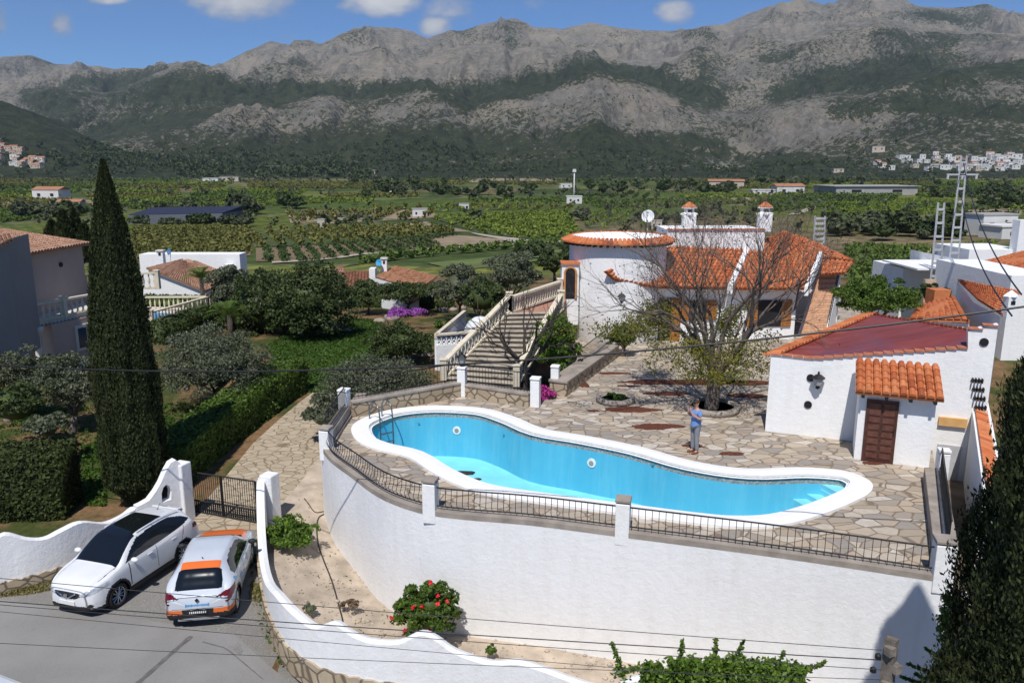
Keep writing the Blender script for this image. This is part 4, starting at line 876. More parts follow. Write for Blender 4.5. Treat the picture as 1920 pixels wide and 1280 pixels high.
# parapet behind the roofs
pa=D(1250,470,45.6);pb=D(1432,470,45.8); pa.z=pb.z=0
m=MB(); m.hull([pa+Vector((0,0,3)),pb+Vector((0,0,3)),pb+Vector((0,3.5,3)),pa+Vector((0,3.5,3))],[pa+Vector((0,0,5.62)),pb+Vector((0,0,5.62)),pb+Vector((0,3.5,5.62)),pa+Vector((0,3.5,5.62))]); m.build('parapet_block',M['white2'],hs)
m=MB()
for i in range(24): q=pa.lerp(pb,(i+.5)/24); m.box((q.x,q.y+.1,5.65),((pb-pa).length/24-.02,.4,.05),0); 
m.build('parapet_coping',M['tile'],hs)
# left roof
A1=D(1134,508,40.7);A1b=D(1152,524,40.9);A2=D(1222,537,41.2);A3=D(1362,540,41.5); B2=D(1262,462,45.5);B3=D(1402,468,45.6)
m=MB(); tile_roof(m,A1b,A2,B2,B2+Vector((-.12,0,0)),.24,.42); tile_roof(m,A1,A1b,B2+Vector((-.12,0,0)),B2+Vector((-.3,-.1,-.03)),.24,.42); tile_roof(m,A2,A3,B3,B2,.24,.42); m.build('left_tile_roof',M['tile'],hs)
B4=D(1402,470,45.6);B5=D(1535,475,45.6);A4=D(1376,541,41.5);A5=D(1508,541,41.5)
tile_roof(MB(),A4,A5,B5,B4,.24,.42).build('right_tile_roof',M['tile'],hs)
def slab(m,P,t): P=[Vector(p) for p in P]; m.hull([p-Vector((0,0,t)) for p in P],P)
m=MB(); g0=A3.lerp(A4,.5)+Vector((0,0,.16)); g1=B3.lerp(B4,.3)+Vector((0,0,.2)); sx=Vector((.14,0,0)); slab(m,[g0-sx,g0+sx,g1+sx,g1-sx],.45); m.build('gable_parapet',M['white2'],hs)
m=MB(); g0=A5+Vector((.12,0,.12)); g1=B5+Vector((.12,0,.12)); slab(m,[g0-sx*.8,g0+sx*.8,g1+sx*.8,g1-sx*.8],.5); m.build('gable_parapet',M['white2'],hs)
# eave soffit / under-roof walls
m=MB(); m.poly([A1b+Vector((.3,.1,-.15)),A2+Vector((0,.3,-.15)),A3+Vector((0,.3,-.15)),Vector((A3.x,42.3,A3.z-.1)),Vector((A1.x+.6,42.0,A1.z-.3))]); m.build('soffit',M['white2'],hs)
m=MB(); q=A1b+Vector((.35,.35,-.2)); q2=Vector((W0.x,W0.y,3)); m.poly([V2(q),V2(q2),q2,q]); m.poly([V2(q)+Vector((0,.03,0)),V2(q2)+Vector((0,.03,0)),q2+Vector((0,.03,0)),q+Vector((0,.03,0))][::-1])
# rear hip roof on the right
RP=D(1466,433,50); e1=D(1398,470,46.5);e2=D(1538,481,45.9);e3=D(1602,490,46.6); e3b=D(1592,506,46.0); rr2=D(1520,452,50.5)
m=MB(); tile_roof(m,e1,e2,RP+Vector((.15,0,0)),RP,.25,.45); tile_roof(m,e2,e3,rr2,RP,.25,.45); m.build('hip_tile_roof',M['tile'],hs)
h1=D(1536,482,46.3);h2=D(1598,506,45.2)
tile_roof(MB(),D(1540,515,45),D(1584,512,45),D(1600,492,46.3),D(1540,483,46.3),.25,.4).build('rear_tile_roof',M['tile'],hs)
MB().hull([Vector((14.6,46.9,0)),Vector((19.6,47.4,0)),Vector((19.6,53,0)),Vector((15.3,53,0))],[Vector((14.6,46.9,3.4)),Vector((19.6,47.4,3.2)),Vector((19.6,53,3.2)),Vector((15.3,53,3.4))]).build('rear_wall',M['white2'],hs)
# chimneys
for px,py,Y in ((1292,402,47.2),(1434,404,47.5)):
    q=D(px,py,Y); m=MB(); m.box((q.x,q.y,5.9),(.72,.62,1.0)); ch=m.build('chimney',M['white2'],hs)
    m=MB(); m.lathe((q.x,q.y,6.38),[(.50,0),(.50,.08),(.30,.14),(.28,.36),(.46,.38),(.40,.46),(.05,.72)],4); m.build('chimney_cap',M['white2'],ch)
    m=MB(); m.box((q.x,q.y-.24,6.62),(.24,.1,.14)); m.build('smoke_opening',M['dark'],ch); MB().lathe((q.x,q.y,6.83),[(.47,0),(.40,.05),(.05,.3)],4).build('cap_tiles',M['tile'],ch)
# openings: door with shutters etc
def opening(px0,py0,px1,py1,kind,par=hs):
    a=fp(px0,py1);b_=fp(px1,py0); c=(a+b_)/2; wd=(V2(b_)-V2(a)).length; h=b_.z-a.z
    f=MB().box(tuple(c+fn*.02),(wd,.08,h),math.atan2(fd.y,fd.x)).build(kind,M['dark'],par)
    for s_ in (-1,1):
        p=c+fd*s_*(wd/2+.28)+fn*.07; sh=MB(); sh.box(tuple(p),(.55,.05,h),math.atan2(fd.y,fd.x)); q=sh.build('shutter',M['shutter'],f)
        sl_=MB()
        for e in range(9): sl_.box(tuple(p+fn*.03+Vector((0,0,-h/2+h*(e+.5)/9))),(.42,.03,h/9*.55),math.atan2(fd.y,fd.x))
        sl_.build('louvres',M['shutter'],q)
opening(1228,558,1258,652,'terrace_door'); opening(1290,562,1325,600,'window'); opening(1418,562,1466,612,'window')
lantern('black lantern on the villa wall beside the left door',fp(1159,563)+fn*.9+Vector((0,0,0)),1.2,-fn*.3)
m=MB(); q=Vector((5.0,44.6,6.2)); 
# dishes
def dish(name,label,q,r,face,mat,mast=.8,grp=None):
    t=empty(name,label,'satellite dish',(q.x,q.y,q.z-mast),grp); f=Vector(face).normalized(); a=f.cross(Vector((0,0,1))).normalized(); u=a.cross(f)
    m=MB(); k=20; n=5; b=0
    for side in (0,.015):
        for i in range(n+1):
            rr_=r*i/n+1e-3
            for j in range(k): t_=2*math.pi*j/k; m.v.append(tuple(q+a*rr_*math.cos(t_)+u*rr_*math.sin(t_)+f*(rr_*rr_/r*.28-side)))
    for s_ in (0,1):
        o_=s_*(n+1)*k
        for i in range(n):
            for j in range(k): j2=(j+1)%k; qd=(o_+i*k+j,o_+i*k+j2,o_+(i+1)*k+j2,o_+(i+1)*k+j); m.f.append(qd if s_==0 else qd[::-1])
    for j in range(k): j2=(j+1)%k; m.f.append((n*k+j,n*k+j2,(2*n+1)*k+j2,(2*n+1)*k+j))
    m.build('reflector',mat,t,True); MB().tube([q-Vector((0,0,mast)),q-f*.1],.025,6).build('mast',M['grey'],t); MB().tube([q-u*r*.9+f*.1,q+f*r*.9],.012,5).build('feed_arm',M['grey'],t); MB().box(tuple(q+f*r*.9),(.07,.07,.1)).build('feed_horn',M['grey'],t)
dw=simple('dish_white',(.68,.69,.70),.5,.1,5)
dish('satellite_dish','white satellite dish standing on the roof behind the round tower',D(1215,406,46),.36,(-.25,-1,.25),dw,1.3)
dish('satellite_dish','white satellite dish low on the villa wall behind the big bare tree',fp(1341,625)+fn*.5,.33,(.2,-1,.3),dw,.6)
# external stair right
st_=empty('outdoor_stair','straight terracotta stair with a black rail climbing the right end of the villa','stairs',(17,43,0))
b0=A(1500,628,0);b1=A(1548,624,0); t0=D(1536,514,46.6);t1=D(1571,514,46.6); nS=12; MT=simple('terracotta_step',(.62,.38,.24),.8,.2,6,.3)
for i in range(nS):
    f0=i/nS;f1=(i+1)/nS; z=t0.z*(i+1)/nS; p0=V2(b0.lerp(t0,f0));p1=V2(b1.lerp(t1,f0));q1=V2(b1.lerp(t1,f1));q0=V2(b0.lerp(t0,f1))
    m=MB(); m.hull([p+Vector((0,0,z-t0.z/nS)) for p in (p0,p1,q1,q0)],[p+Vector((0,0,z)) for p in (p0,p1,q1,q0)]); m.build('step',MT,st_,bevel=.015)
m=MB(); 
for A_,B_,s_ in ((b0,t0,-1),(b1,t1,1)):
    e=Vector((.12*s_,0,0)); m.hull([V2(A_),V2(A_)+e,V2(B_)+e,V2(B_)][::s_ and 1],[V2(A_)+Vector((0,0,.1)),V2(A_)+e+Vector((0,0,.1)),B_+e+Vector((0,0,-.1)),B_+Vector((0,0,-.1))])
m.build('stair_side',M['white2'],st_)
pts=[V2(b1)+Vector((.1,0,0)),V2(t1)+Vector((.1,0,0))]
railing('stair_railing','black railing down the right side of the terracotta stair',pts,0,.95,0,.16,'railings of the terracotta stair',zs=[.1,t1.z])
railing('stair_railing','black railing across the top landing of the terracotta stair',[D(1539,514,46.9),D(1577,514,46.9)],t0.z,1.0,0,.16,'railings of the terracotta stair')
# ================= garden stair with cream balustrades =================
gs=empty('garden_stair','broad stone garden stair climbing from the pool terrace to the tower landing','stairs',(0,36,0))
ZL=2.35
M['riser_shade']=simple('stair_riser_shaded_stone',(.13,.11,.09),.95,.3,5,.5); M['tread']=simple('stair_tread_stone',(.40,.355,.285),.9,.25,4,.5)  # risers darkened: shading under the treads is put into their colour
L0=A(832,716,0);R0=A(968,728,0);L1=A(955,588,ZL);R1=A(1052,585,ZL); nS=15
for i in range(nS):
    f0=i/nS;f1=(i+1)/nS; z=ZL*(i+1)/nS; P=[V2(L0.lerp(L1,f0)),V2(R0.lerp(R1,f0)),V2(R0.lerp(R1,f1)),V2(L0.lerp(L1,f1))]
    m=MB(); m.hull([p+Vector((0,0,-.8 if i<2 else z-.8)) for p in P],[p+Vector((0,0,z)) for p in P]); so_=m.build('step',M['riser_shade'],gs); e_=(V2(L0)-V2(L1)).normalized()*.05; tq=[P[0]+e_,P[1]+e_,P[2],P[3]]; m=MB(); m.hull([p+Vector((0,0,z+.003)) for p in tq],[p+Vector((0,0,z+.045)) for p in tq]); m.build('tread',M['tread'],so_)
lq=[L1,R1,D(1062,560,41.5),D(965,556,42.5)]; lq=[Vector((p.x,p.y,ZL)) for p in lq]; m=MB(); slab(m,lq,2.8); m.build('landing',simple('terracotta_paving',(.38,.20,.14),.85,.2,5,.2,True),gs)
bal_me=MB().lathe((0,0,0),[(.07,0),(.07,.05),(.04,.09),(.075,.22),(.08,.28),(.045,.42),(.035,.5),(.06,.53),(.06,.56)],8)
proto=None
def balustrade(label,pts,group,mat='cream',h=.8,sp=.24,rail=.08,posts=True,par=None,name='balustrade'):
    global proto
    P=[Vector(p) for p in pts]; t=empty(name,label,'balustrade',P[0],group)
    bms=None
    for i in range(len(P)-1):
        a,b_=P[i],P[i+1]; d=(b_-a); s=V2(Vector((-d.y,d.x,0))).normalized()
        for zz,hh,ww,nm in ((.05,.1,.24,'plinth'),(h-.05,.1,.26,'handrail')):
            m=MB(); o_=s*ww/2; up=Vector((0,0,zz)); m.hull([a-o_+up-Vector((0,0,hh/2)),b_-o_+up-Vector((0,0,hh/2)),b_+o_+up-Vector((0,0,hh/2)),a+o_+up-Vector((0,0,hh/2))],[a-o_+up+Vector((0,0,hh/2)),b_-o_+up+Vector((0,0,hh/2)),b_+o_+up+Vector((0,0,hh/2)),a+o_+up+Vector((0,0,hh/2))]); m.build(nm,M[mat],t)
        n=max(1,int(V2(d).length/sp)); 
        for k in range(n):
            q=a.lerp(b_,(k+.5)/n)
            if bms is None:
                o=mk('baluster',[(x,y,z*(h-.2)/.56) for x,y,z in bal_me.v],bal_me.f,M[mat],t,True,local=True); bms=o
            else: o=bms.copy(); col.objects.link(o); o.parent=t
            o.location=q+Vector((0,0,.1))-P[0]
    for p in (P if posts else []):
        m=MB(); m.box((p.x,p.y,p.z+h/2+.03),(.28,.28,h+.1)); m.box((p.x,p.y,p.z+h+.1),(.34,.34,.06)); m.build('newel_post',M[mat],t,bevel=.01)
    return t
G1='cream balustrades of the garden stair'
up=Vector((0,0,.12))
balustrade('cream balustrade climbing the left side of the garden stair',[L0+up,L1+up],G1)
balustrade('cream balustrade climbing the right side of the garden stair behind the dark bare tree',[R0+up,R1+up],G1)
balustrade('cream balustrade along the back of the upper landing, meeting the tower',[Vector((L1.x,L1.y,ZL)),D(1050,528,41.5)-Vector((0,0,.75))],G1)
# arched doorway block beside tower
ab=empty('arched_doorway','small arched doorway with ochre surround between the landing and the round tower','doorway',(3.2,42,ZL))
q=D(1072,585,41.6); m=MB(); m.box((q.x-.1,q.y+.5,ZL+.2),(.9,1.0,3.2)); m.build('block',M['white2'],ab)
oc=simple('ochre_surround',(.50,.25,.10),.8); m=MB()
for i in range(9):
    a=math.pi*i/8; 
    if i<8: a2=math.pi*(i+1)/8; m.tube([(q.x-.1+.3*math.cos(a),q.y-.03,ZL+1.35+.3*math.sin(a)),(q.x-.1+.3*math.cos(a2),q.y-.03,ZL+1.35+.3*math.sin(a2))],.06,6)
for sgn in (-1,1): m.tube([(q.x-.1+.3*sgn,q.y-.03,ZL),(q.x-.1+.3*sgn,q.y-.03,ZL+1.35)],.06,6)
m.build('surround',oc,ab); m=MB(); m.poly([(q.x-.1+.3*math.cos(math.pi*i/8),q.y-.02,ZL+1.35+.3*math.sin(math.pi*i/8)) for i in range(9)]+[(q.x-.4,q.y-.02,ZL),(q.x+.2,q.y-.02,ZL)]); m.build('opening',M['dark'],ab)
MB().box((q.x-.1,q.y+.45,ZL+1.85),(1.0,1.1,.1)).build('tile_coping',M['tile'],ab)
# white pierced wall and dome
pw=empty('pierced_garden_wall','white wall with a band of pierced blocks left of the garden stair','wall',(-3,38,-.4))
a=D(819,684,37.6);b_=D(903,684,38.4); a.z=b_.z=-.5; c_=D(872,640,44); c_.z=-.5
def wl2(m,a,b_,z0,z1,th=.2):
    d=(V2(b_)-V2(a)).normalized(); s=Vector((-d.y,d.x,0))*th/2; m.hull([V2(a)-s+Vector((0,0,z0)),V2(b_)-s+Vector((0,0,z0)),V2(b_)+s+Vector((0,0,z0)),V2(a)+s+Vector((0,0,z0))],[V2(a)-s+Vector((0,0,z1)),V2(b_)-s+Vector((0,0,z1)),V2(b_)+s+Vector((0,0,z1)),V2(a)+s+Vector((0,0,z1))])
m=MB(); wl2(m,a,b_,-.5,.75); m.build('solid_base',M['white2'],pw); m=MB(); wl2(m,a,b_,1.22,1.3,.26); wl2(m,a,c_,1.05,1.3,.2); m.build('top_course',M['cream'],pw); m=MB(); wl2(m,a,c_,-.5,1.0,.18); m.build('return_wall',M['white2'],pw)
m=MB(); d=(V2(b_)-V2(a)).normalized(); n=9
for k in range(n):
    for r_ in range(2):
        q=a+d*((k+.5)*(V2(b_)-V2(a)).length/n); q.z=.865+.235*r_
        for e in range(8): t0=e*math.pi/4;t1=(e+1)*math.pi/4; m.tube([q+d*math.cos(t0)*.085+Vector((0,0,math.sin(t0)*.085)),q+d*math.cos(t1)*.085+Vector((0,0,math.sin(t1)*.085))],.03,4,False)
        m.box((q.x+d.x*.115,q.y+d.y*.115,q.z),(.04,.12,.235),math.atan2(d.y,d.x))
m.build('pierced_blocks',M['white2'],pw); wl2(mm2:=MB(),a+Vector((0,.12,0)),b_+Vector((0,.12,0)),.75,1.22,.02); mm2.build('shaded_back',simple('block_backing',(.30,.28,.25),.9),pw)
q=D(901,611,41.0); m=MB(); m.lathe((q.x,q.y,q.z-.65),[(.92,0),(.90,.25),(.80,.62),(.60,.92),(.33,1.1),(.02,1.17)],28); dome=empty('white_dome','large white dome with faint stains rising behind the pierced wall','dome',(q.x,q.y,q.z-.7)); m.build('shell',stucco('dome_white',(.70,.72,.72),.25),dome,True); m=MB(); m.lathe((q.x,q.y,q.z-1.3),[(.97,0),(.97,.62),(.9,.66)],28); m.build('drum',M['white2'],dome)
# ================= left villa =================
GP=simple('villa_render',(.45,.34,.29),.9,.06,.8,.15,True); GP2=simple('villa_render_grey',(.29,.26,.245),.9,.06,.8,.15,True); CW=simple('cream_white',(.60,.57,.50),.7,.08,4)
lh=empty('left_villa','dusky pink two storey villa with a weathered tile roof and a white balustraded balcony','house',(-30,42,-1.5))
# wall plane facing the camera-right
c0=D(32,600,40.);c1=D(152,585,45.5)
wd=(V2(c1)-V2(c0)).normalized()
lf=lambda px,py:OP(px,py,c0,(wd.x,wd.y))
eA=lf(32,478);eB=lf(153,457)
MB().hull([V2(eA)+Vector((0,0,-2)),V2(eB)+Vector((0,0,-2)),V2(eB)+Vector((-6,5,-2)),V2(eA)+Vector((-6,5,-2))],[V2(eA)+Vector((0,0,eA.z-.1)),V2(eB)+Vector((0,0,eB.z-.1)),V2(eB)+Vector((-6,5,eB.z-.1)),V2(eA)+Vector((-6,5,eA.z-.1))]).build('upper_wall',GP,lh)
outv=Vector((wd.y,-wd.x,0))
rt=lf(0,431)+Vector((-3,3,0)); tL_=D(-60,418,46); tR_=D(8,431,47.5)
eL=eA+outv*.35-wd*2;eR=eB+outv*.35+wd*.3
tile_roof(MB(),eL,eR,D(20,433,48),D(-80,420,47),.25,.45).build('tile_roof',M['tile2'],lh)
# grey side block at the far left, nearer
g0=D(-60,640,33.5);g1=D(37,640,36.5)
gd=(V2(g1)-V2(g0)).normalized(); gf=lambda px,py:OP(px,py,g0,(gd.x,gd.y)); gt=gf(26,448); gt2=gf(-60,500)
m=MB(); P=[V2(g0)+Vector((0,0,-2.2)),V2(g1)+Vector((0,0,.2)) ,V2(g1)+Vector((0,0,gt.z)),Vector((g0.x,g0.y,gt.z-1.2))]; m.poly([V2(g0)+Vector((0,0,.1)),*P[1:]]); m.poly([V2(g1)+Vector((0,0,.2)),V2(g1)+Vector((-1,3.4,.2)),V2(g1)+Vector((-1,3.4,gt.z)),V2(g1)+Vector((0,0,gt.z))]); m.build('side_block',GP2,lh)
tile_roof(MB(),gf(-60,490)+Vector((0,-.3,0)),gf(28,449)+Vector((.1,-.3,0)),D(20,440,39.5),D(-80,450,38),.25,.45).build('side_roof',M['tile2'],lh)
# balcony
z1=lf(40,600).z
ba=D(43,605,39.2);bb=D(178,575,43.2); ba.z=bb.z=(ba.z+bb.z)/2-.15; bz=ba.z
inw=Vector((-.55,.83,0))*3.2
m=MB(); slab(m,[ba,bb+ (bb-ba)*.1,bb+(bb-ba)*.1+inw,ba+inw],.22); m.build('balcony_slab',CW,lh)
MB().hull([V2(ba)+Vector((.8,1.0,-2)),V2(bb)+Vector((.3,.6,-2)),V2(bb)+inw+Vector((0,0,-2)),V2(ba)+inw+Vector((0,0,-2))],[V2(ba)+Vector((.8,1.0,bz-.22)),V2(bb)+Vector((.3,.6,bz-.22)),V2(bb)+inw+Vector((0,0,bz-.22)),V2(ba)+inw+Vector((0,0,bz-.22))]).build('lower_wall',GP,lh)
m=MB(); tile_edge(m,ba-Vector((0,0,.2)),bb+(bb-ba)*.1-Vector((0,0,.2)),Vector((.5,-.8,0)),.22,.3,.07); m.build('eave_tiles',M['tile2'],lh)
cq=ba+Vector((.35,.45,0)); m=MB(); m.lathe((cq.x,cq.y,-1.9),[(.26,0),(.26,.1),(.19,.15),(.17,bz+1.2),(.27,bz+1.35),(.33,bz+1.5),(.33,bz+1.68)],16); m.build('column',CW,lh,True)
# window
wa_=D(150,660,41.9); ld=(V2(bb)-V2(ba)).normalized(); lo=Vector((ld.y,-ld.x,0)); W_=V2(ba)+Vector((.8,1.0,0)); lw_=(V2(bb)+Vector((.3,.6,0))-W_).normalized(); wf=lambda px,py:OP(px,py,W_,(lw_.x,lw_.y))
a=wf(146,655);b_=wf(176,606); c=(a+b_)/2; no=Vector((lw_.y,-lw_.x,0)); wdt=(V2(b_)-V2(a)).length; ht=b_.z-a.z; an=math.atan2(lw_.y,lw_.x)
m=MB(); m.box(tuple(c+no*.03),(wdt+.2,.12,ht+.2),an); fr=m.build('window',CW,lh); gl,t_,bb_=newmat('window_glass',.08,.5); bb_.inputs['Base Color'].default_value=(.03,.05,.09,1); M['glass']=gl
m=MB(); 
for s_ in (-1,1): m.box(tuple(c+no*.10+lw_*s_*wdt*.24),(wdt*.42,.02,ht*.9),an)
m.build('pane',gl,fr); 
for px,py in ((49,510),(113,496)):
    q=lf(px,py); MB().tube([q-outv*.05,q+outv*.08],.13,10).build('round_vent',M['dark'],lh)
G2='white balustrades of the left villa'
balustrade('white balustrade along the front of the left balcony',[ba+Vector((0,0,0)),ba.lerp(bb,.55),bb+(bb-ba)*.1],G2,'cream',.95,.3)
balustrade('short white balustrade at the left end of the balcony, near the grey block',[ba,ba+Vector((-1.9,1.2,0))],G2,'cream',.95,.3)
bq=D(148,548,46.5); balustrade('upper white balustrade partly hidden behind the tall cypress',[bq,bq+Vector((4,1.5,0))],G2,'cream',1.0,.3)
# left neighbour's pool with balustrade
npool=empty('neighbour_pool','small blue pool glimpsed behind a cream balustrade left of the palms','swimming pool',(-25,58,-1)); 
z_=-1.2; P=[A(272,600,z_),A(300,599,z_),A(318,587,z_),A(272,585,z_)]; m=MB(); m.poly([p for p in P]); wt_,t_,bb_=newmat('neighbour_pool_water',.08,.5); bb_.inputs['Base Color'].default_value=(.05,.28,.55,1); m.build('water',wt_,npool)
P2=[A(255,618,z_-.0),A(330,603,z_),A(395,577,z_),A(272,573,z_)]; m=MB(); slab(m,[Vector((p.x,p.y,z_-.06)) for p in P2],1.5); m.build('pool_deck',CW,npool)
balustrade('cream balustrade behind the neighbour pool',[A(270,581,z_),A(392,580,z_)],'balustrades round the neighbour pool','cream',1.0,.32)
balustrade('cream balustrade running down in front of the neighbour pool',[A(393,580,z_),A(285,612,z_-.1)],'balustrades round the neighbour pool','cream',1.0,.32)
# ================= bungalows in the middle distance =================
def bungalow(label,q0,q1,depth,h,roofpx,mat,z=-3,tm='tile2',parapet=None,chim=None,vent=None):
    a=D(*q0);b_=D(*q1); t=empty('bungalow',label,'house',(a.x,a.y,z)); 
    a0=V2(a);b0_=V2(b_); dv=Vector((0,depth,0)); MB().hull([p+Vector((0,0,z-1)) for p in (a0,b0_,b0_+dv,a0+dv)],[p+Vector((0,0,h)) for p in (a0,b0_,b0_+dv,a0+dv)]).build('wall',M['white2'],t); return t
# left bungalow (tiled pyramid roof)
lb=empty('bungalow','white bungalow with a mottled brown hip roof, air conditioner and small chimney','house',(-27,72,-3))
e=[D(268,512,69),D(388,543,66),D(440,512,70),D(348,484,74)]
ap=D(350,484,73); wA=D(262,545,69);wB=D(390,545,66);wC=D(445,520,71)
m=MB(); 
def lowwall(m,pts,z0=-4.5):
    for i in range(len(pts)-1): a,b_=pts[i],pts[i+1]; m.poly([Vector((a.x,a.y,z0)),Vector((b_.x,b_.y,z0)),b_,a])
gA=D(262,505,70);gB=D(277,502,70.);gC=D(388,545,66);gD=D(440,520,70)
lowwall(m,[gA,gB,gC,gD]); m.build('wall',M['white2'],lb)
m=MB(); tile_roof(m,gB+Vector((0,-.3,0)),gC+Vector((0,-.3,0)),D(352,485,74),D(350,485,74),.3,.5); tile_roof(m,gC+Vector((0,-.3,.0)),gD+Vector((.2,0,0)),D(354,485,74),D(352,485,74),.3,.5); m.build('hip_roof',M['tile2'],lb)
m=MB(); pz=D(350,486,75).z+.25; x0=D(262,492,76).x;x1=D(450,492,76).x; m.box(((x0+x1)/2,77,pz-2.2),(x1-x0,2,4.6)); m.build('parapet_block',M['white2'],lb)
q=D(302,480,73); m=MB(); m.box((q.x,q.y,q.z-.3),(.55,.55,1.4)); c_=m.build('chimney',M['white2'],lb); MB().box((q.x,q.y,q.z+.5),(.7,.7,.12)).build('chimney_cap',CW,c_); MB().box((q.x,q.y-.25,q.z+.2),(.22,.1,.25)).build('smoke_opening',M['dark'],c_)
q=D(430,501,75.6); m=MB(); m.box((q.x,q.y,q.z),(.75,.5,.65)); c_=m.build('air_conditioner',M['white2'],lb,bevel=.03); MB().tube([q-Vector((.05,.24,0)),q-Vector((.05,.28,0))],.22,14).build('fan_grille',M['dark'],c_)
dish('satellite_dish','blue satellite dish beside the chimney of the left bungalow',D(318,472,74),.3,(-.6,-.8,.2),simple('dish_blue',(.08,.22,.42),.5),.8)
# centre bungalow
cb=empty('bungalow','white bungalow with a pale orange gable roof and darker brown wing among trees','house',(-11,68,-3))
a1=D(704,520,66);a2=D(785,545,61);rA=D(740,499,70);rB=D(820,518,66.5)
m=MB(); lowwall(m,[D(700,520,66.2),D(706,522,65.8),a2]); m.build('wall',M['white2'],cb)
tile_roof(MB(),a1,a2,rB,rA,.3,.5).build('gable_roof',tilemat('faded_orange_tile',(.42,.20,.10),(.50,.27,.16),(.30,.13,.07)),cb)
tile_roof(MB(),D(640,540,68),D(702,536,67),D(702,508,71),D(645,509,72),.3,.5).build('wing_roof',M['tile3'],cb)
tile_roof(MB(),D(622,508,80),D(645,512,80),D(644,496,82),D(643,496,82),.3,.5).build('far_gable',M['tile2'],cb)
m=MB(); q=D(700,522,67.5); m.box((q.x,q.y,q.z),(.5,1,1.8)); m.build('fire_wall',M['white2'],cb)
q=D(721,500,68); m=MB(); m.box((q.x,q.y,q.z-.2),(.45,.45,1.6)); c_=m.build('chimney',M['white2'],cb); MB().box((q.x,q.y,q.z+.72),(.6,.6,.14)).build('chimney_cap',CW,c_); MB().box((q.x,q.y-.2,q.z+.4),(.18,.1,.25)).build('smoke_opening',M['dark'],c_)
dish('satellite_dish','bright blue satellite dish left of the centre bungalow chimney',D(711,493,67.5),.3,(-.4,-.9,.2),simple('dish_bright_blue',(.06,.35,.60),.5),.8)
# ================= neighbours on the right =================
rh=empty('right_villa','white villa at the right edge with shallow orange roofs and an arched doorway','house',(28,42,0))
def hullz(m,P,z0): m.hull([Vector((p.x,p.y,z0)) for p in P],P)
def blk(pts,depth,z0=-4): # pts: two top pixels with Y
    a=D(*pts[0]);b_=D(*pts[1]); m=MB(); hullz(m,[a,b_,b_+Vector((.0,depth,0)),a+Vector((0,depth,0))],z0); return m
blk([(1694,503,58),(1812,503,57)],5).build('long_wall',M['white2'],rh)
MB().box((D(1753,500,57.5).x,58.,D(1753,500,57.5).z+.08),(4.7,5.4,.12)).build('parapet_coping',M['white'],rh)
blk([(1818,468,60),(1925,468,60)],5).build('upper_block',M['white2'],rh)
blk([(1812,490,56),(1960,520,47)],8).build('lower_block',M['white2'],rh)
tile_roof(MB(),D(1832,494,55),D(1925,522,46.5),D(1960,478,52),D(1920,472,58),.27,.45).build('front_roof',M['tile'],rh)
blk([(1897,517,44),(1990,517,44)],8).build('near_block',M['white2'],rh)
q=D(1825,520,55); MB().lathe((q.x,q.y,-1),[(.5,0),(.5,q.z+1)],10).build('arched_opening',M['dark'],rh)
q=D(1914,440,60); m=MB(); m.box((q.x,q.y,q.z-.5),(.9,.9,3.2)); m.build('chimney',M['white2'],rh)
bw=MB(); a=D(1733,528,52);b_=D(1800,528,52); bw.box(((a.x+b_.x)/2,52,a.z-.6),(b_.x-a.x,.3,1.5)); tagp(bw.build('brick_wall',simple('pale_brick',(.50,.38,.27),.9,.25,12,.3)),'pale brick garden wall in front of the right villa','wall')
nh=empty('neighbour_house','low white house with a broad orange roof just behind the outbuilding','house',(20,36,0))
tile_roof(MB(),D(1705,597,37),D(1818,601,35),D(1790,555,42),D(1722,572,43),.3,.5,.07).build('broad_roof',M['tile'],nh)
tile_roof(MB(),D(1832,560,38),D(1880,590,33.5),D(1912,546,37),D(1795,524,44),.3,.5,.07).build('side_roof',M['tile'],nh)
m=MB(); P=[D(1795,526,43.8),D(1828,570,37.6),D(1832,562,38)]; m.poly([Vector((P[0].x,P[0].y,-2)),Vector((P[1].x,P[1].y,-2)),P[1],P[0]]); P=[D(1828,568,37.5),D(1875,593,33.6)]; m.poly([Vector((P[0].x,P[0].y,-2)),Vector((P[1].x,P[1].y,-2)),P[1],P[0]]); P=[D(1705,598,37.1),D(1818,602,35.1)]; m.poly([Vector((P[0].x,P[0].y,-2)),Vector((P[1].x,P[1].y,-2)),P[1]-Vector((0,0,.1)),P[0]-Vector((0,0,.1))]); m.build('wall',M['white2'],nh)
q=D(1893,575,33.5); m=MB(); m.box((q.x,q.y,q.z),(.4,.4,.9)); c_=m.build('chimney',M['white2'],nh); MB().lathe((q.x,q.y,q.z+.45),[(.34,0),(.3,.06),(.03,.25)],4).build('chimney_cap',M['white2'],c_); MB().box((q.x,q.y-.18,q.z+.2),(.18,.08,.16)).build('smoke_opening',M['dark'],c_)
q=D(1760,548,47); m=MB(); m.box((q.x,q.y,q.z-.6),(1.0,1,1.6)); c_=m.build('roof_vent_block',M['tile'],nh)
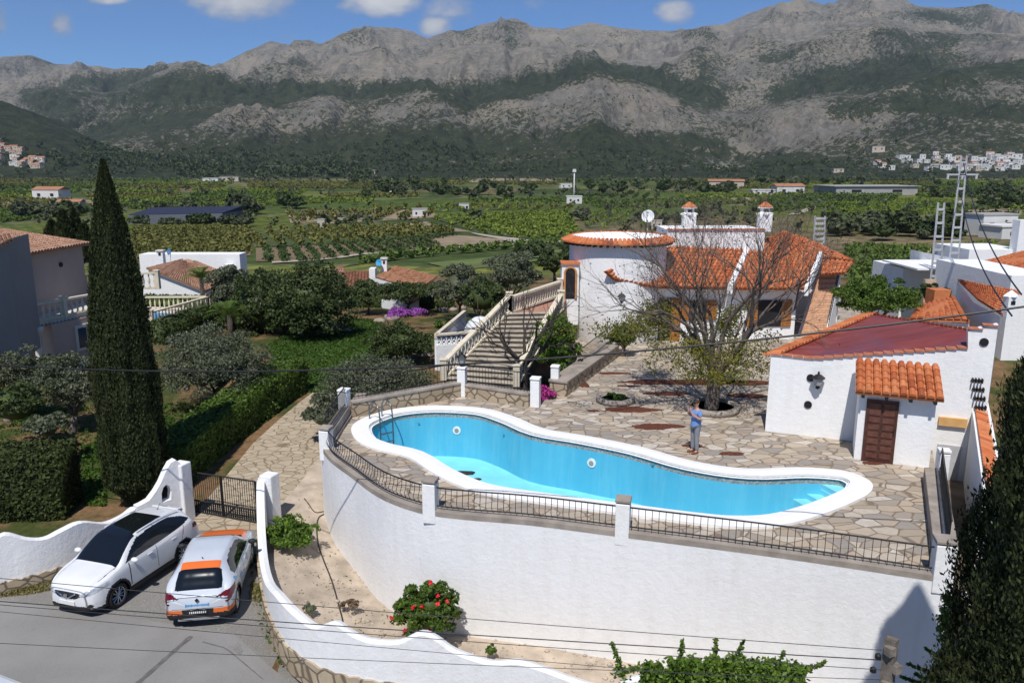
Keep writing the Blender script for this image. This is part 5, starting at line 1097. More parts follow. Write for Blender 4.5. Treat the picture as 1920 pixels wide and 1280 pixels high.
# ================= foreground walls, gate, pole =================
def wavy(t,rows,th,base_h,side=1):
    """rows: (base xy, ground z, top z). white face with a rubble plinth"""
    n=len(rows); P=[Vector((r[0][0],r[0][1],0)) for r in rows]; I=offs(P,th*side); O=offs(P,-.06*side)
    F=lambda L_,zs:[Vector((p.x,p.y,z)) for p,z in zip(L_,zs)]
    bz=[r[1]-.3 for r in rows]; mz=[r[1]+base_h+.03*math.sin(i*2.1) for i,r in enumerate(rows)]; tz=[max(r[2],r[1]+base_h+.1) for r in rows]
    m=MB(); a=F(O,bz);b_=F(O,mz);c_=F(P,mz)
    for i in range(n-1):
        for q in ([a[i],a[i+1],b_[i+1],b_[i]],[b_[i],b_[i+1],c_[i+1],c_[i]]): m.poly(q if side>0 else q[::-1])
    m.build('stone_plinth',M['rubble'],t)
    m=MB(); fo=F(P,mz);ft=F(P,tz);md=F(offs(P,th*side*.5),[z+.04 for z in tz]);bt=F(I,tz);bb=F(I,bz)
    for L1_,L2_ in ((fo,ft),(ft,md),(md,bt),(bt,bb)):
        for i in range(n-1): q=[L1_[i],L1_[i+1],L2_[i+1],L2_[i]]; m.poly(q if side>0 else q[::-1])
    m.poly([fo[0],ft[0],md[0],bt[0],bb[0]]); m.poly([fo[-1],ft[-1],md[-1],bt[-1],bb[-1]]); m.build('white_wave',M['white'],t,True)
def rows_from(tab,z0,z1,sub=4):
    out=[];n=len(tab); B=[];T=[]
    for i,(bx,by,tx,ty) in enumerate(tab):
        z=z0+(z1-z0)*i/(n-1); p=A(bx,by,z); B.append(p); T.append(D(tx,ty,p.y+.1).z)
    Bs=cr(B,sub); Ts=cr([Vector((0,0,z)) for z in T],sub)
    return [((p.x,p.y),p.z,q.z) for p,q in zip(Bs,Ts)]
lwv=empty('wavy_wall','low white wave topped garden wall on a rubble plinth behind the white car','wall',A(160,1060,-2.3))
wavy(lwv,rows_from([(-120,1140,-120,1010),(-50,1125,-50,1025),(0,1113,0,1015),(24,1107,24,1000),(62,1098,62,1009),(96,1088,96,1008),(130,1076,130,992),(165,1061,165,977),(206,1042,206,979),(240,1026,240,966),(262,1014,262,950)],-2.3,-2.3),.26,.33)
# wing wall with arched niche
wg=empty('wing_wall','white swooping wing wall with an arched opening joined to the left gate pillar','wall',A(300,1000,-2.3))
w0_=A(255,1012,-2.3);w1_=A(340,984,-2.3); wd_=(V2(w1_)-V2(w0_)).normalized(); wq=lambda x,y:OP(x,y,w0_,(wd_.x,wd_.y))
ol=[wq(258,1016),wq(343,986),wq(338,868),wq(330,862),wq(320,868),wq(310,886),wq(302,905),wq(292,922),wq(280,938),wq(266,946),wq(257,950)]
hl_=[wq(304,942),wq(321,936),wq(322,921),wq(318,911),wq(312,908),wq(306,914),wq(303,925)]
bm=bmesh.new(); o1=[bm.verts.new(p) for p in ol];h1_=[bm.verts.new(p) for p in hl_]
for L_ in (o1,h1_):
    for i in range(len(L_)): bm.edges.new((L_[i],L_[(i+1)%len(L_)]))
bmesh.ops.triangle_fill(bm,use_beauty=True,edges=bm.edges[:]); nn=Vector((wd_.y,-wd_.x,0))
g=bmesh.ops.extrude_face_region(bm,geom=bm.faces[:]); bmesh.ops.translate(bm,verts=[v for v in g['geom'] if isinstance(v,bmesh.types.BMVert)],vec=-nn*.28)
bmesh.ops.recalc_face_normals(bm,faces=bm.faces); me=bpy.data.meshes.new('wing'); bm.to_mesh(me); bm.free(); me.materials.append(M['white']); o=bpy.data.objects.new('wing',me); col.objects.link(o); o.parent=wg; o.location=-WT[wg.name]
gp1=A(345,980,-2.3); 
def gpillar(p,h,label,w_=.46):
    t=empty('gate_pillar',label,'pillar',p,'gate pillars'); m=MB(); m.box((p.x,p.y,p.z+h/2-.15),(w_,w_,h+.3),-.35); o=m.build('shaft',M['white'],t,bevel=.04); return t
gpillar(gp1+Vector((0,.15,0)),2.05,'white lumpy gate pillar left of the black gate, beside the white car'); gp2=A(508,985,-2.35)+Vector((0,.15,0)); gpillar(gp2,1.75,'white gate pillar right of the black gate, beside the green bush')
rwv=empty('wavy_wall','long curving white wave topped wall on a rubble plinth between road and bare earth','wall',A(560,1240,-2.6))
wavy(rwv,rows_from([(490,975,490,893),(487,1000,488,912),(486,1040,489,985),(489,1090,500,1044),(500,1150,512,1088),(520,1200,530,1112),(548,1240,548,1142),(590,1268,590,1174),(630,1285,624,1167),(665,1293,660,1189),(700,1300,699,1201),(750,1306,749,1203),(791,1312,791,1186),(820,1318,816,1197),(854,1325,854,1221),(919,1338,919,1242),(968,1348,968,1240),(1014,1357,1014,1253),(1082,1370,1082,1278),(1140,1380,1140,1290),(1189,1390,1189,1271),(1240,1400,1240,1290),(1400,1430,1400,1310)],-2.35,-3.1),.24,.36)
gt=empty('iron_gate','black iron driveway gate with vertical bars standing between the two white pillars','gate',A(420,985,-2.3),None)
ga=A(362,962,-2.28);gb=A(484,984,-2.3); d=(V2(gb)-V2(ga)).normalized(); gl_=(V2(gb)-V2(ga)).length; gh=1.42
m=MB(); P0=ga+Vector((0,0,.08))
for z in (0,.42,gh): m.tube([P0+Vector((0,0,z)),P0+d*gl_+Vector((0,0,z))],.03,4)
for s_ in (0,.48,1.): m.tube([P0+d*gl_*s_,P0+d*gl_*s_+Vector((0,0,gh))],.042,4)
m.build('frame',M['iron'],gt); m=MB()
for k in range(1,30): q=P0+d*gl_*k/30; m.tube([q,q+Vector((0,0,gh))],.011,4)
for k in range(60): q=P0+d*gl_*(k+.5)/60; m.tube([q,q+Vector((0,0,.42))],.008,4)
m.build('bar_panel',M['iron'],gt)
# pole
pp=D(1672,1197,8.); po_=empty('utility_pole','weathered concrete utility pole with insulators at the bottom right','utility pole',(pp.x,pp.y,-3.6))
m=MB(); m.tube([(pp.x,pp.y,-3.6),(pp.x,pp.y,pp.z)],[.15,.085],4); m.build('post',simple('lichen_concrete',(.17,.145,.12),.95,.5,9,.8),po_)
m=MB()
ls_=simple('lichen_step',(.20,.17,.14),.95,.5,9,.8)
for k in range(9): z=pp.z-.1-.22*k; MB().box((pp.x+(.045 if k%2 else -.045),pp.y-.075,z),(.09,.09,.10),.4).build('step_block',ls_,po_)
for dx,dz in ((-.13,-.25),(-.17,-.42)):
    MB().lathe((pp.x+dx,pp.y,pp.z+dz),[(.01,0),(.035,.01),(.035,.05),(.012,.07)],8).build('insulator',M['dark'],po_)
# cables
def cable(label,pts,r,sag=.3,n=24,grp='overhead cables'):
    P=[]; 
    for a,b_ in zip(pts[:-1],pts[1:]):
        for i in range(n): f=i/n; P.append(Vector(a).lerp(Vector(b_),f)-Vector((0,0,sag*4*f*(1-f))))
    P.append(Vector(pts[-1])); tagp(MB().tube(P,r,5).build('overhead_cable',M['iron']),label,'cable',grp)
pe=D(1925,574,15.5)
cable('thick black cable crossing the whole view over the terrace, tree and outbuilding roof',[D(-420,640,25),pe],.024,1.15,40)
rp2=[(-60,1078,.0042,'thin upper cable over the white car bonnet, ending at the concrete pole'),(-60,1122,.0062,'second cable from the top across both cars'),(-60,1128,.0042,'third thin cable just below the second, across the parking area'),(-60,1202,.0036,'lowest thin cable over the grey road'),(-60,1140,.0034,'fourth thin cable over the road edge')]
for i,(x,y,r,l) in enumerate(rp2): cable(l,[D(x,y,8.6+i*.12),Vector((pp.x-.1,pp.y-.02*i,pp.z-.2-.11*i+.06))],r,.03,24,'thin cables running to the concrete pole')
# concrete lattice pylons
def pylon(label,bx,by,tx,ty,Y,w0=.55,w1=.25,arm=None):
    b=D(bx,by,Y);t_=D(tx,ty,Y); t=empty('concrete_pylon',label,'pylon',b,'pierced concrete pylons'); m=MB(); n=max(6,int((t_.z-b.z)/.9))
    for s_ in (-1,1):
        pts=[b.lerp(t_,i/n)+Vector((s_*(w0+(w1-w0)*i/n)/2,0,0)) for i in range(n+1)]; m.tube([pts[0],pts[-1]],.075,4)
    for i in range(n): f=(i+.5)/n; q=b.lerp(t_,f); m.box(tuple(q),((w0+(w1-w0)*f),.12,.16))
    m.build('pierced_shaft',M['grey'],t)
    if arm: q=b.lerp(t_,arm); m=MB(); m.box(tuple(q),(2.3,.12,.12)); c_=m.build('cross_arm',M['grey'],t); 
    if arm:
        for dx in (-1.05,0,1.05): MB().lathe((q.x+dx,q.y,q.z-.35),[(.02,0),(.09,.03),(.09,.25),(.03,.3)],8).build('insulator',M['grey'],c_)
    return b,t_
bq_,tq_=pylon('tallest pierced concrete pylon with a cross arm, right of its shorter neighbour',1782,556,1808,292,60,.75,.4,.87)
pylon('shorter pierced concrete pylon without arms, left of the tallest one',1754,530,1765,380,55,.7,.4)
pylon('low stub of a pylon behind the orange hip roof',1535,462,1538,405,62,.8,.75)
cable('cable dropping from the tall pylon to the right, outer one',[tq_-Vector((0,0,.5)),D(1915,552,26)],.03,.9)
cable('cable dropping from the tall pylon to the right, inner one',[bq_.lerp(tq_,.75),D(1897,592,24)],.03,.9)
# hose on the earth bank
def ground_line(pl,z,r,mat,label,cat,name,sm=4,up=.05):
    P=[A(x,y,z) for x,y in pl]; P=cr(P,sm)
    for p in P: p.z=float(zg(p.x,p.y))+up
    tagp(MB().tube(P,r,5).build(name,mat,smooth=True),label,cat)
ground_line([(612,985),(597,1000),(598,1035),(622,1085),(640,1140),(648,1155),(700,1172),(760,1190),(830,1215),(930,1217),(1000,1240),(1060,1266),(1150,1258),(1250,1300)],-2.9,.022,simple('hose_black',(.04,.036,.03),.7),'long dark irrigation hose snaking over the bare earth bank','hose','hose')
ground_line([(572,958),(590,975),(612,968),(618,985)],-2.6,.02,simple('hose_brown',(.10,.07,.045),.9),'short brown dead vine stem lying near the driveway corner','vine stem','vine_stem')
# ================= vegetation =================
M['olive']=leafmat('olive_leaf',(.080,.095,.050),(.165,.185,.115),.5,.2,.5)
M['dkleaf']=leafmat('dark_leaf',(.036,.056,.018),(.085,.115,.034),.5,.2,.4)
M['cyp']=leafmat('cypress_leaf',(.024,.034,.011),(.052,.066,.019),.7,.12,.5)
M['hedgel']=leafmat('hedge_leaf',(.055,.10,.016),(.12,.19,.03),.5,.25,.4)
M['bright']=leafmat('bright_leaf',(.075,.145,.02),(.18,.28,.04),.45,.3,.7)
M['cyph']=leafmat('cypress_hedge_leaf',(.032,.045,.012),(.065,.085,.02),.7,.15,.6)
M['yel']=leafmat('yellow_green_leaf',(.14,.15,.02),(.27,.26,.04),.6,.4,1.)
M['grass']=leafmat('grass_blade',(.045,.095,.014),(.085,.155,.022),.6,.3,.25)
M['red']=simple('hibiscus_petal',(.62,.02,.03),.5,.2,20); M['purple']=simple('purple_petal',(.30,.08,.36),.6,.35,20); M['magenta']=simple('bougainvillea_petal',(.38,.03,.20),.6,.3,20)
def at_g(px,py,z=None):
    return AG(px,py) if z is None else A(px,py,z)
# cypresses
b_=AG(248,948); cypress('tall_cypress','very tall dark columnar cypress on the left, behind the wing wall',(b_.x+.25,b_.y,b_.z-.1),9.2-b_.z+.25,.93,M['cyp'],130000,.06,None,2.1,seed=2)
cypress('tall_cypress','huge dark cypress filling the right edge of the view',(7.74,9.4,-3.7),14.9,1.66,M['cyp'],380000,.042,None,2.5,seed=6)
for i,(px,py0,pt,Y,r) in enumerate(((130,505,398,62,.75),(150,500,395,63,.6),(103,470,418,64,.5),(165,490,425,60,.6))):
    b_=D(px,py0,Y); tp_=D(px,pt,Y); cypress('distant_cypress',['dark slim cypress behind the left villa, broadest of the row','dark slim cypress second from the tall one','shortest cypress at the left of the row behind the villa roof','cypress of the row nearest to the tall foreground one'][i],b_,tp_.z-b_.z,r,M['cyp'],3500,.28,'row of cypresses behind the left villa',seed=20+i)
# hedges
ha=A(-120,985,-2.2);hb=A(108,975,-2.2); hedge('clipped_hedge','tall clipped conifer hedge in the lower left behind the wavy wall',[ha+Vector((0,.9,0)),hb+Vector((0,1.0,0))],1.7,-2.4,2.35,M['cyph'],.085,420)
g0=AG(345,925);g1=AG(430,845);g2=AG(520,775);g3=AG(575,738)
hp=[p+Vector((-.75,.55,0)) for p in (g0,g1,g2,g3)]; hedge('driveway_hedge','bright topped box hedge running along the left side of the stone driveway',hp,1.5,0,1.55,M['hedgel'],.10,330,[p.z for p in (g0,g1,g2,g3)])
# olives
def olive(label,px,py,cxp,cyp,rx,rz,n=110,leaf=.066,mat='olive',name='olive_tree',cat='olive tree',grp='olive trees in the garden',nl=90,bark='bark2',tr=.16,Y=None,core=.5):
    b=AG(px,py) if Y is None else Vector((D(px,py,Y).x,Y,float(zg(D(px,py,Y).x,Y)))); c=D(cxp,cyp,b.y); k=b.y*1.03/F
    return tree(name,label,cat,b,(c.x,c.y,c.z),(rx*k,rx*k*.85,rz*k),leaf,M[mat],bark,n,nl,tr,grp,core)
olive('big silvery olive tree in the middle of the left garden, right of the tall cypress',397,773,398,688,98,72,180,.064,nl=170)
olive('silvery olive tree just left of the tall cypress with a visible trunk',138,812,135,728,62,62,120,.064,nl=130)
olive('silvery olive tree at the left edge below the left villa',15,790,38,700,58,46,110,.064,nl=120)
b_=AG(690,790); c=D(700,728,b_.y); bush('olive_bush','spreading silvery olive behind the back railing of the terrace',"olive tree",(c.x,c.y,c.z),(2.35,1.6,1.25),.065,M['olive'],170,150)
c=D(610,768,31); bush('olive_bush','drooping silvery olive branch mass left of the end-on railing','olive tree',(c.x,c.y,c.z-.2),(.8,1.0,.75),.085,M['olive'],50,90)
c=D(20,760,29.5); bush('shrub','bright green shrub at the left edge under the olives','shrub',(c.x,c.y,c.z),(1.4,1.2,.9),.09,M['dkleaf'],45,70)
c=D(85,790,28.5); bush('shrub','small dark shrub between the left olives','shrub',(c.x,c.y,c.z-.2),(.8,.8,.6),.08,M['olive'],30,60)
# mid distance tree masses (separate trees)
for (lab,px,py,cx_,cy_,rx,rz,mt_,Y,nc,lf_) in [
 ('large dark broadleaf tree left of the centre bungalow, rightmost of the dark grove',570,690,575,572,88,78,'dkleaf',50,130,.17),
 ('dark broadleaf tree in the middle of the grove beyond the lawn',500,690,490,580,72,72,'dkleaf',52,100,.17),
 ('dark broadleaf tree at the left of the grove beside the palms',430,640,440,545,55,42,'olive',56,80,.17),
 ('round dark green shrub tree at the edge of the lawn',745,690,748,646,60,36,'dkleaf',43,90,.13),
 ('leafy tree hiding the left end of the centre bungalow',690,590,690,550,46,20,'dkleaf',61,60,.16),
 ('leafy green tree in front of the centre bungalow wall',760,570,765,548,62,15,'dkleaf',61,80,.15),
 ('greyish tree right of the centre bungalow roof',860,590,862,540,46,42,'olive',58,70,.16),
 ('dark shrub tree left of the garden stair top',900,600,905,560,45,34,'dkleaf',52,60,.15),
 ('yellowish green tree behind the garden stair',960,560,965,515,58,42,'olive',60,80,.16),
 ('dark green tree left of the round tower',1040,530,1038,490,34,30,'dkleaf',64,45,.16),
 ('green shrub tree between purple flowers and pierced wall',860,640,862,614,42,16,'hedgel',46,60,.12),
 ('glossy citrus tree behind the outbuilding roof',1640,600,1643,560,70,36,'hedgel',40,120,.12),
 ('dark shrub at the foot of the right villa wall',1740,560,1745,548,28,18,'dkleaf',50,40,.12),
 ('tall green shrub against the tower, right of the dark bare tree',1045,700,1043,650,40,62,'bright',34.5,110,.10),
 ('round dark green bush at the foot of the tower wall',1168,660,1167,632,28,26,'dkleaf',38.5,70,.07)]:
    k=Y*1.03/F; c=D(cx_,cy_,Y); b=Vector((D(px,py,Y).x,Y,min(float(zg(c.x,Y)) if px<1000 else 0,c.z-.3)))
    lf_=lf_*.72
    tree('broadleaf_tree' if rz>30 and rx>40 else 'garden_shrub',lab,'tree' if rz>30 and rx>40 else 'shrub',b,(c.x,c.y,c.z),(rx*k,rx*k*.9,rz*k),lf_,M[mt_],'bark',nc,125,.13,None,.6)
# purple flower beds and rocks
rockm=simple('garden_rock',(.30,.24,.20),.95,.3,3,.8,True)
for (lab,px,py,r) in (('purple flowering ground cover mound at the top of the lawn',760,590,1.7),('small purple flower clump in the middle of the lawn',620,617,.75)):
    c=A(px,py,-.7 if px>700 else -1.0); P,nr=crown_pts((c.x,c.y,c.z),(r,r*.6,.45),34,80,.3,-.1); V,Q=join([leaves(P,.07,nr)]); tagp(mk('flower_bed',V,Q,M['purple']),lab,'flowers')
for i,(px,py,r) in enumerate(((735,600,.6),(712,605,.45),(830,585,.5),(850,583,.4),(600,622,.35),(548,615,.3),(650,622,.3),(790,668,.35),(805,668,.3),(868,580,.4))):
    c=AG(px,py); V,Q=blob((c.x,c.y,c.z+r*.25),(r,r*.8,r*.55),12,8,.35,i+40); tagp(mk('garden_rock',V,Q,rockm),'pinkish garden rock among the flower beds beyond the lawn','rock','garden rocks beyond the lawn')
# lawn
lp=[AG(*q) for q in ((425,752),(520,700),(500,650),(545,622),(640,598),(720,600),(700,640),(720,690),(700,720),(600,740),(575,735),(470,815),(400,860))]
lpoly=[(p.x,p.y) for p in lp]; struct(drape('lawn',lpoly,simple('lawn_soil',(.035,.065,.014),.95,.3,1.5,.3,True),.015,1.0))
P=np.array(lpoly); mn,mxx_=P.min(0),P.max(0); pts=rng.random((60000,2))*(mxx_-mn)+mn; pts=pts[inside(pts,lpoly)]
z=zg(pts[:,0],pts[:,1])+rng.uniform(.02,.09,len(pts)); V,Q=leaves(np.column_stack([pts,z]),.10,None,1.6); tagp(mk('grass',V,Q,M['grass']),'bright green lawn grass in the left garden','grass',kind='stuff')
# rough weeds in the orchard, lot edge, bank
def weeds(polypx,n,mat,lab,size=.09,h=.12,name='weeds'):
    poly=[wp(*q) for q in polypx]; P=np.array(poly); mn,mx_=P.min(0),P.max(0); pts=rng.random((n*3,2))*(mx_-mn)+mn; pts=pts[inside(pts,poly)]; nz=fbm(pts[:,0]*.9,pts[:,1]*.9,3,8); pts=pts[(nz>.47)|(rng.random(len(pts))<.12)][:n]
    z=zg(pts[:,0],pts[:,1])+rng.uniform(.02,h,len(pts)); V,Q=leaves(np.column_stack([pts,z]),size,None,1.7); tagp(mk(name,V,Q,mat),lab,'weeds',kind='stuff')
weeds([(0,740),(180,760),(190,830),(0,850)],5000,M['grass'],'rough green weeds under the left olives')
weeds([(300,760),(480,745),(500,790),(330,900),(300,860)],7000,M['grass'],'rough grass under the big olive')
weeds([(150,830),(200,830),(200,950),(160,950)],2500,M['grass'],'rough weeds between hedge and tall cypress')
dry=leafmat('dry_grass',(.16,.14,.05),(.26,.23,.09),.8,.3,1.)
weeds([(-40,1085),(120,1072),(150,1095),(60,1115),(-40,1125)],2500,dry,'dry grass strip in front of the left plinth',.06,.07)
weeds([(468,1040),(484,1040),(500,1160),(530,1235),(500,1215),(470,1130)],2600,dry,'dry grass along the foot of the curving wall',.06,.08)
weeds([(480,1100),(496,1120),(515,1190),(550,1260),(530,1255),(500,1200)],900,M['hedgel'],'green weed tufts along the foot of the curving wall',.07,.10)
weeds([(610,1010),(640,1070),(700,1130),(780,1160),(740,1170),(660,1120),(600,1040)],260,M['hedgel'],'scattered small weeds at the foot of the retaining wall',.06,.08)
weeds([(540,1030),(640,1090),(760,1200),(1000,1240),(900,1230),(640,1190),(560,1150)],500,dry,'sparse dry stubble on the earth bank',.05,.06)
def shrub(px,py,z,cpx,cpy,rx,rz,lab,mat,n=60,leaf=.08,name='shrub',nl=70,cat='shrub'):
    b=A(px,py,z); k=math.hypot(b.y,9.2-z)/F; c=D(cpx,cpy,b.y)
    return bush(name,lab,cat,(c.x,c.y,c.z),(rx*k,rx*k*.85,rz*k),leaf,mat,n,nl,core=.55)
shrub(535,1040,-2.6,536,1005,47,34,'rounded green bush by the right gate pillar',M['bright'],80,.075)
hbq=empty('hibiscus_bush','hibiscus bush with red flowers at the foot of the white retaining wall','bush',A(800,1200,-3.2)); b=A(800,1200,-3.2); c=D(800,1142,b.y); k=math.hypot(b.y,12.4)/F
P,nr=crown_pts((c.x,c.y,c.z),(56*k,44*k,49*k),120,60,.24,-.6); V,Q=join([leaves(P,.075,nr),blob((c.x,c.y,c.z),(34*k,26*k,32*k),12,8,.3,4)]); mk('foliage',V,Q,M['hedgel'],hbq)
m=MB(); limbs(m,b,(c.x,c.y,c.z),.04,(60*k,48*k,50*k)); m.build('stem',M['bark'],hbq)
for (fx,fy) in ((807,1092),(820,1116),(820,1131),(775,1138),(790,1136),(837,1162),(733,1158),(852,1157),(805,1181),(765,1190),(760,1181),(838,1127)):
    q=D(fx,fy,c.y-48*k*.8 if fx<830 else c.y-20*k); V,Q=leaves([q+Vector((random.uniform(-.04,.04),random.uniform(-.04,.04),random.uniform(-.04,.04))) for _ in range(9)],.065,[[0,-1,.6]]*9,1.1); mk('flower',V,Q,M['red'],hbq)
# green climber bottom centre-right: arching shoots
def shoots(lab,base,spots,mat,n=40,leaf=.06,name='climbing_shrub'):
    t=empty(name,lab,'shrub',base); L=[];m=MB()
    for (a,b_,w_) in spots:
        a=Vector(a);b_=Vector(b_); m.tube([a,a.lerp(b_,.5)+Vector((.03,0,.05)),b_],[.02,.012,.004],4); k=int((b_-a).length*190)
        for _ in range(1): f=rng.random(k); C=np.outer(1-f,np.array(a))+np.outer(f,np.array(b_))+rng.normal(size=(k,3))*(w_*(1-f*.7))[:,None]; L.append(leaves(C,leaf))
    V,Q=join(L); mk('foliage',V,Q,mat,t); m.build('stem',M['bark'],t); return t
Yb=14.0; sp_=[]
rr=random.Random(3)
for i in range(230):
    x=rr.uniform(1205,1510); top=1228+abs(x-1340)*.12+rr.uniform(-6,38); a=D(x+rr.uniform(-30,30),1330,Yb+rr.uniform(-.6,.4)); sp_.append((a,D(x,top,a.y),.09))
for x0,y0,x1,y1 in ((1270,1270,1280,1198),(1340,1260,1342,1196),(1365,1270,1395,1200),(1170,1275,1148,1205),(1150,1262,1225,1242),(1480,1270,1548,1240),(1450,1262,1470,1222)):
    a=D(x0,y0,Yb);b_=D(x1,y1,Yb); sp_.append((a,b_,.045))
shoots('bright green climbing shrub with upright shoots at the bottom, in front of the retaining wall',D(1350,1340,Yb),sp_,M['bright'],leaf=.062)
sp_=[]
for i in range(40):
    y=rr.uniform(1110,1300); x=1800+rr.uniform(-34,30)+(y-1100)*.0; a=D(x,y+30,14.6+rr.uniform(-.3,.3)); sp_.append((a,D(x+rr.uniform(-14,14),y-12,a.y),.08))
for x1,y1 in ((1700,1243),(1735,1215),(1715,1262),(1770,1140),(1776,1112),(1690,1268)): sp_.append((D(1790,y1+35,14.6),D(x1,y1,14.6),.03))
shoots('dark green creeper at the right end of the retaining wall beside the huge cypress',D(1795,1330,14.6),sp_,M['hedgel'],leaf=.06)
q=AG(590,0+1148); c=A(583,1148,-2.8); bush('weed_tuft','grey green weed tuft on the earth bank inside the curving wall','weed',(c.x,c.y,c.z+.1),(.22,.2,.15),.05,M['olive'],10,40)
c=A(655,1138,-3.0); bush('dead_brush','small heap of dry brown twigs on the earth bank','dry brush',(c.x,c.y,c.z+.08),(.3,.25,.15),.05,simple('dry_twig',(.16,.11,.07),.9),12,40,core=0)
c=A(920,1226,-3.3); bush('weed_tuft','small green weed tuft near the foot of the wall, left of the climber','weed',(c.x,c.y,c.z+.1),(.16,.15,.18),.05,M['hedgel'],8,40)
c=D(1022,738,31.2); bush('bougainvillea','low magenta bougainvillea beside the gateway pillar','shrub',(c.x,c.y,c.z-.1),(.45,.4,.6),.07,M['magenta'],22,50)
P,nr=crown_pts((pr.x,pr.y,.15),(.5,.5,.12),14,60,.3,-.1); V,Q=leaves(P,.06,nr); tagp(mk('planter_grass',V,Q,M['grass']),'grass tuft growing in the round planter','grass')
# palms
def palm(label,px,py,cx_,cy_,Y,L=2.0,n=26):
    c=D(cx_,cy_,Y); b=Vector((c.x,Y,float(zg(c.x,Y)))); t=empty('palm_tree',label,'palm tree',b,'palms beyond the olive'); MB().tube([b-Vector((0,0,.2)),c],[.2,.16],8).build('trunk',M['bark'],t,True)
    LV=[]
    for i in range(n):
        a=2*math.pi*i/n*2.4; el=R(75-65*i/n); d0=Vector((math.cos(a)*math.cos(el),math.sin(a)*math.cos(el),math.sin(el))); pts=[c+d0*L*s_-Vector((0,0,1))*L*.5*s_*s_ for s_ in np.linspace(0,1,12)]
        for p,q in zip(pts[:-1],pts[1:]):
            tg=(q-p).normalized(); sd_=tg.cross(Vector((0,0,1))).normalized()
            for s_ in (-1,1):
                for e in range(2):
                    r0=p.lerp(q,e/2); tip=r0+sd_*s_*.42+tg*.25-Vector((0,0,.12)); LV+= [tuple(r0),tuple(r0+tg*.05),tuple(tip),tuple(r0+tg*.02-Vector((0,0,.01)))]
    V=np.array(LV); mk('fronds',V,np.arange(len(V)).reshape(-1,4),M['hedgel'],t)
palm('palm with arching fronds in front of the neighbour pool balustrade',440,610,430,590,50,1.9,18); palm('small palm before the left bungalow roof',375,560,377,520,64,1.8)
# hedge strips in front of bungalows
hedge('garden_hedge','low clipped hedge in front of the left bungalow wall',[D(270,556,62),D(400,556,61)],1.2,float(zg(-25,62)),1.4,M['hedgel'],.16,60)
c=D(310,640,47); hedge('garden_hedge','green hedge climbing below the neighbour pool balustrade',[D(285,640,47),D(400,590,54)],1.4,-1.6,1.5,M['dkleaf'],.14,90)
hedge('garden_hedge','dark hedge right of the grove, below the purple flowers',[D(655,570,66),D(850,566,66)],1.4,-2.6,1.3,M['dkleaf'],.14,80)
# stones on the earth bank
stm=simple('bank_stone',(.40,.34,.28),.95,.3,6,.6)
P=[]
for _ in range(2600):
    q=A(rr.uniform(500,1180),rr.uniform(960,1270),-2.9)
    P.append((q.x,q.y))
P=np.array(P); P=P[inside(P,[(p.x,p.y) for p in bp])][:900]
L=[]
for i,(x,y) in enumerate(P): r_=rr.uniform(.012,.045)*(1 if i%14 else 2.2); L.append(blob((x,y,float(zg(x,y))+.04+r_*.3),(r_,r_*.8,r_*.6),6,5,.3,i))
V,Q=join(L); tagp(mk('loose_stones',V,Q,stm),'small loose stones scattered over the bare earth bank','stones',kind='stuff')
# ================= bare trees =================
def bare(name,label,cat,base,h,seed,nlimb=7,levels=5,spread=1.,r0=.26,trunk_h=2.,mat='bark2',up=.35,pods=None,lv=None,droop=0):
    rr=random.Random(seed); t=empty(name,label,cat,base); m=MB(); tips=[]; mids=[]
    b=Vector(base); top=b+Vector((.05,0,trunk_h)); m.tube([b-Vector((0,0,.2)),b+Vector((0,0,.1)),b+Vector((.05,0,trunk_h*.5)),top],[r0*1.5,r0*1.12,r0,r0*.95],10)
    def grow(p,d,L,r,lev):
        n=4; pts=[p]; dd=d.copy()
        for i in range(n):
            dd=(dd+Vector((rr.gauss(0,.11),rr.gauss(0,.11),rr.gauss(0,.08)+up*.10)))
            dd.normalize(); pts.append(pts[-1]+dd*L/n)
        m.tube(pts,[max(.0028,r*(1-.42*i/n)) for i in range(n+1)],6 if lev<2 else 4 if lev<4 else 3,lev<1)
        if lev>=levels: tips.append((pts[-1],dd)); return
        if lev>=2: mids.append((pts[2],dd))
        k=rr.choice((2,3,3)) if lev<3 else rr.choice((2,3,3))
        for i in range(k):
            a=rr.uniform(0,2*math.pi); s=dd.cross(Vector((math.cos(a),math.sin(a),.3))).normalized(); nd=(dd+s*rr.uniform(.38,.8)).normalized(); j=rr.choice((2,3,4))
            grow(pts[j] if i else pts[-1],nd,L*rr.uniform(.62,.84),r*rr.uniform(.48,.60),lev+1)
    for i in range(nlimb):
        a=2*math.pi*(i+rr.random()*.5)/nlimb; el=R(rr.uniform(28,72)); d=Vector((math.cos(a)*math.cos(el)*spread,math.sin(a)*math.cos(el)*spread,math.sin(el))).normalized()
        grow(top-Vector((0,0,rr.uniform(0,trunk_h*.25))),d,(h-trunk_h)*.40*rr.uniform(.8,1.15),r0*.45,0)
    m.build('trunk',M[mat],t,False)
    return t,tips,mids
tb=A(1333,770,0)
t,tips,mids=bare('jacaranda_tree','large almost leafless spreading tree with dark pods on the paving before the villa','tree',(tb.x,tb.y,0),7.7,12,9,6,.86,.25,1.5,'bark',.62)
rr=random.Random(5); m=MB()
for p,d in rr.sample(tips,min(len(tips),420)):
    m.lathe(p-Vector((0,0,.04)),[(.002,0),(.028,.02),(.028,.035),(.002,.05)],6)
m.build('seed_pods',simple('pod_brown',(.045,.03,.022),.8),t)['kind']='stuff'
L=[]; low=[(p,d) for p,d in tips+mids if p.z<3.6 and (p.x-tb.x)<2.6]
for p,d in low[:520]:
    k=26; C=np.array(p)+rng.normal(size=(k,3))*np.array([.18,.18,.16])-np.array([0,0,.12]); L.append(leaves(C,.06,None,2.))
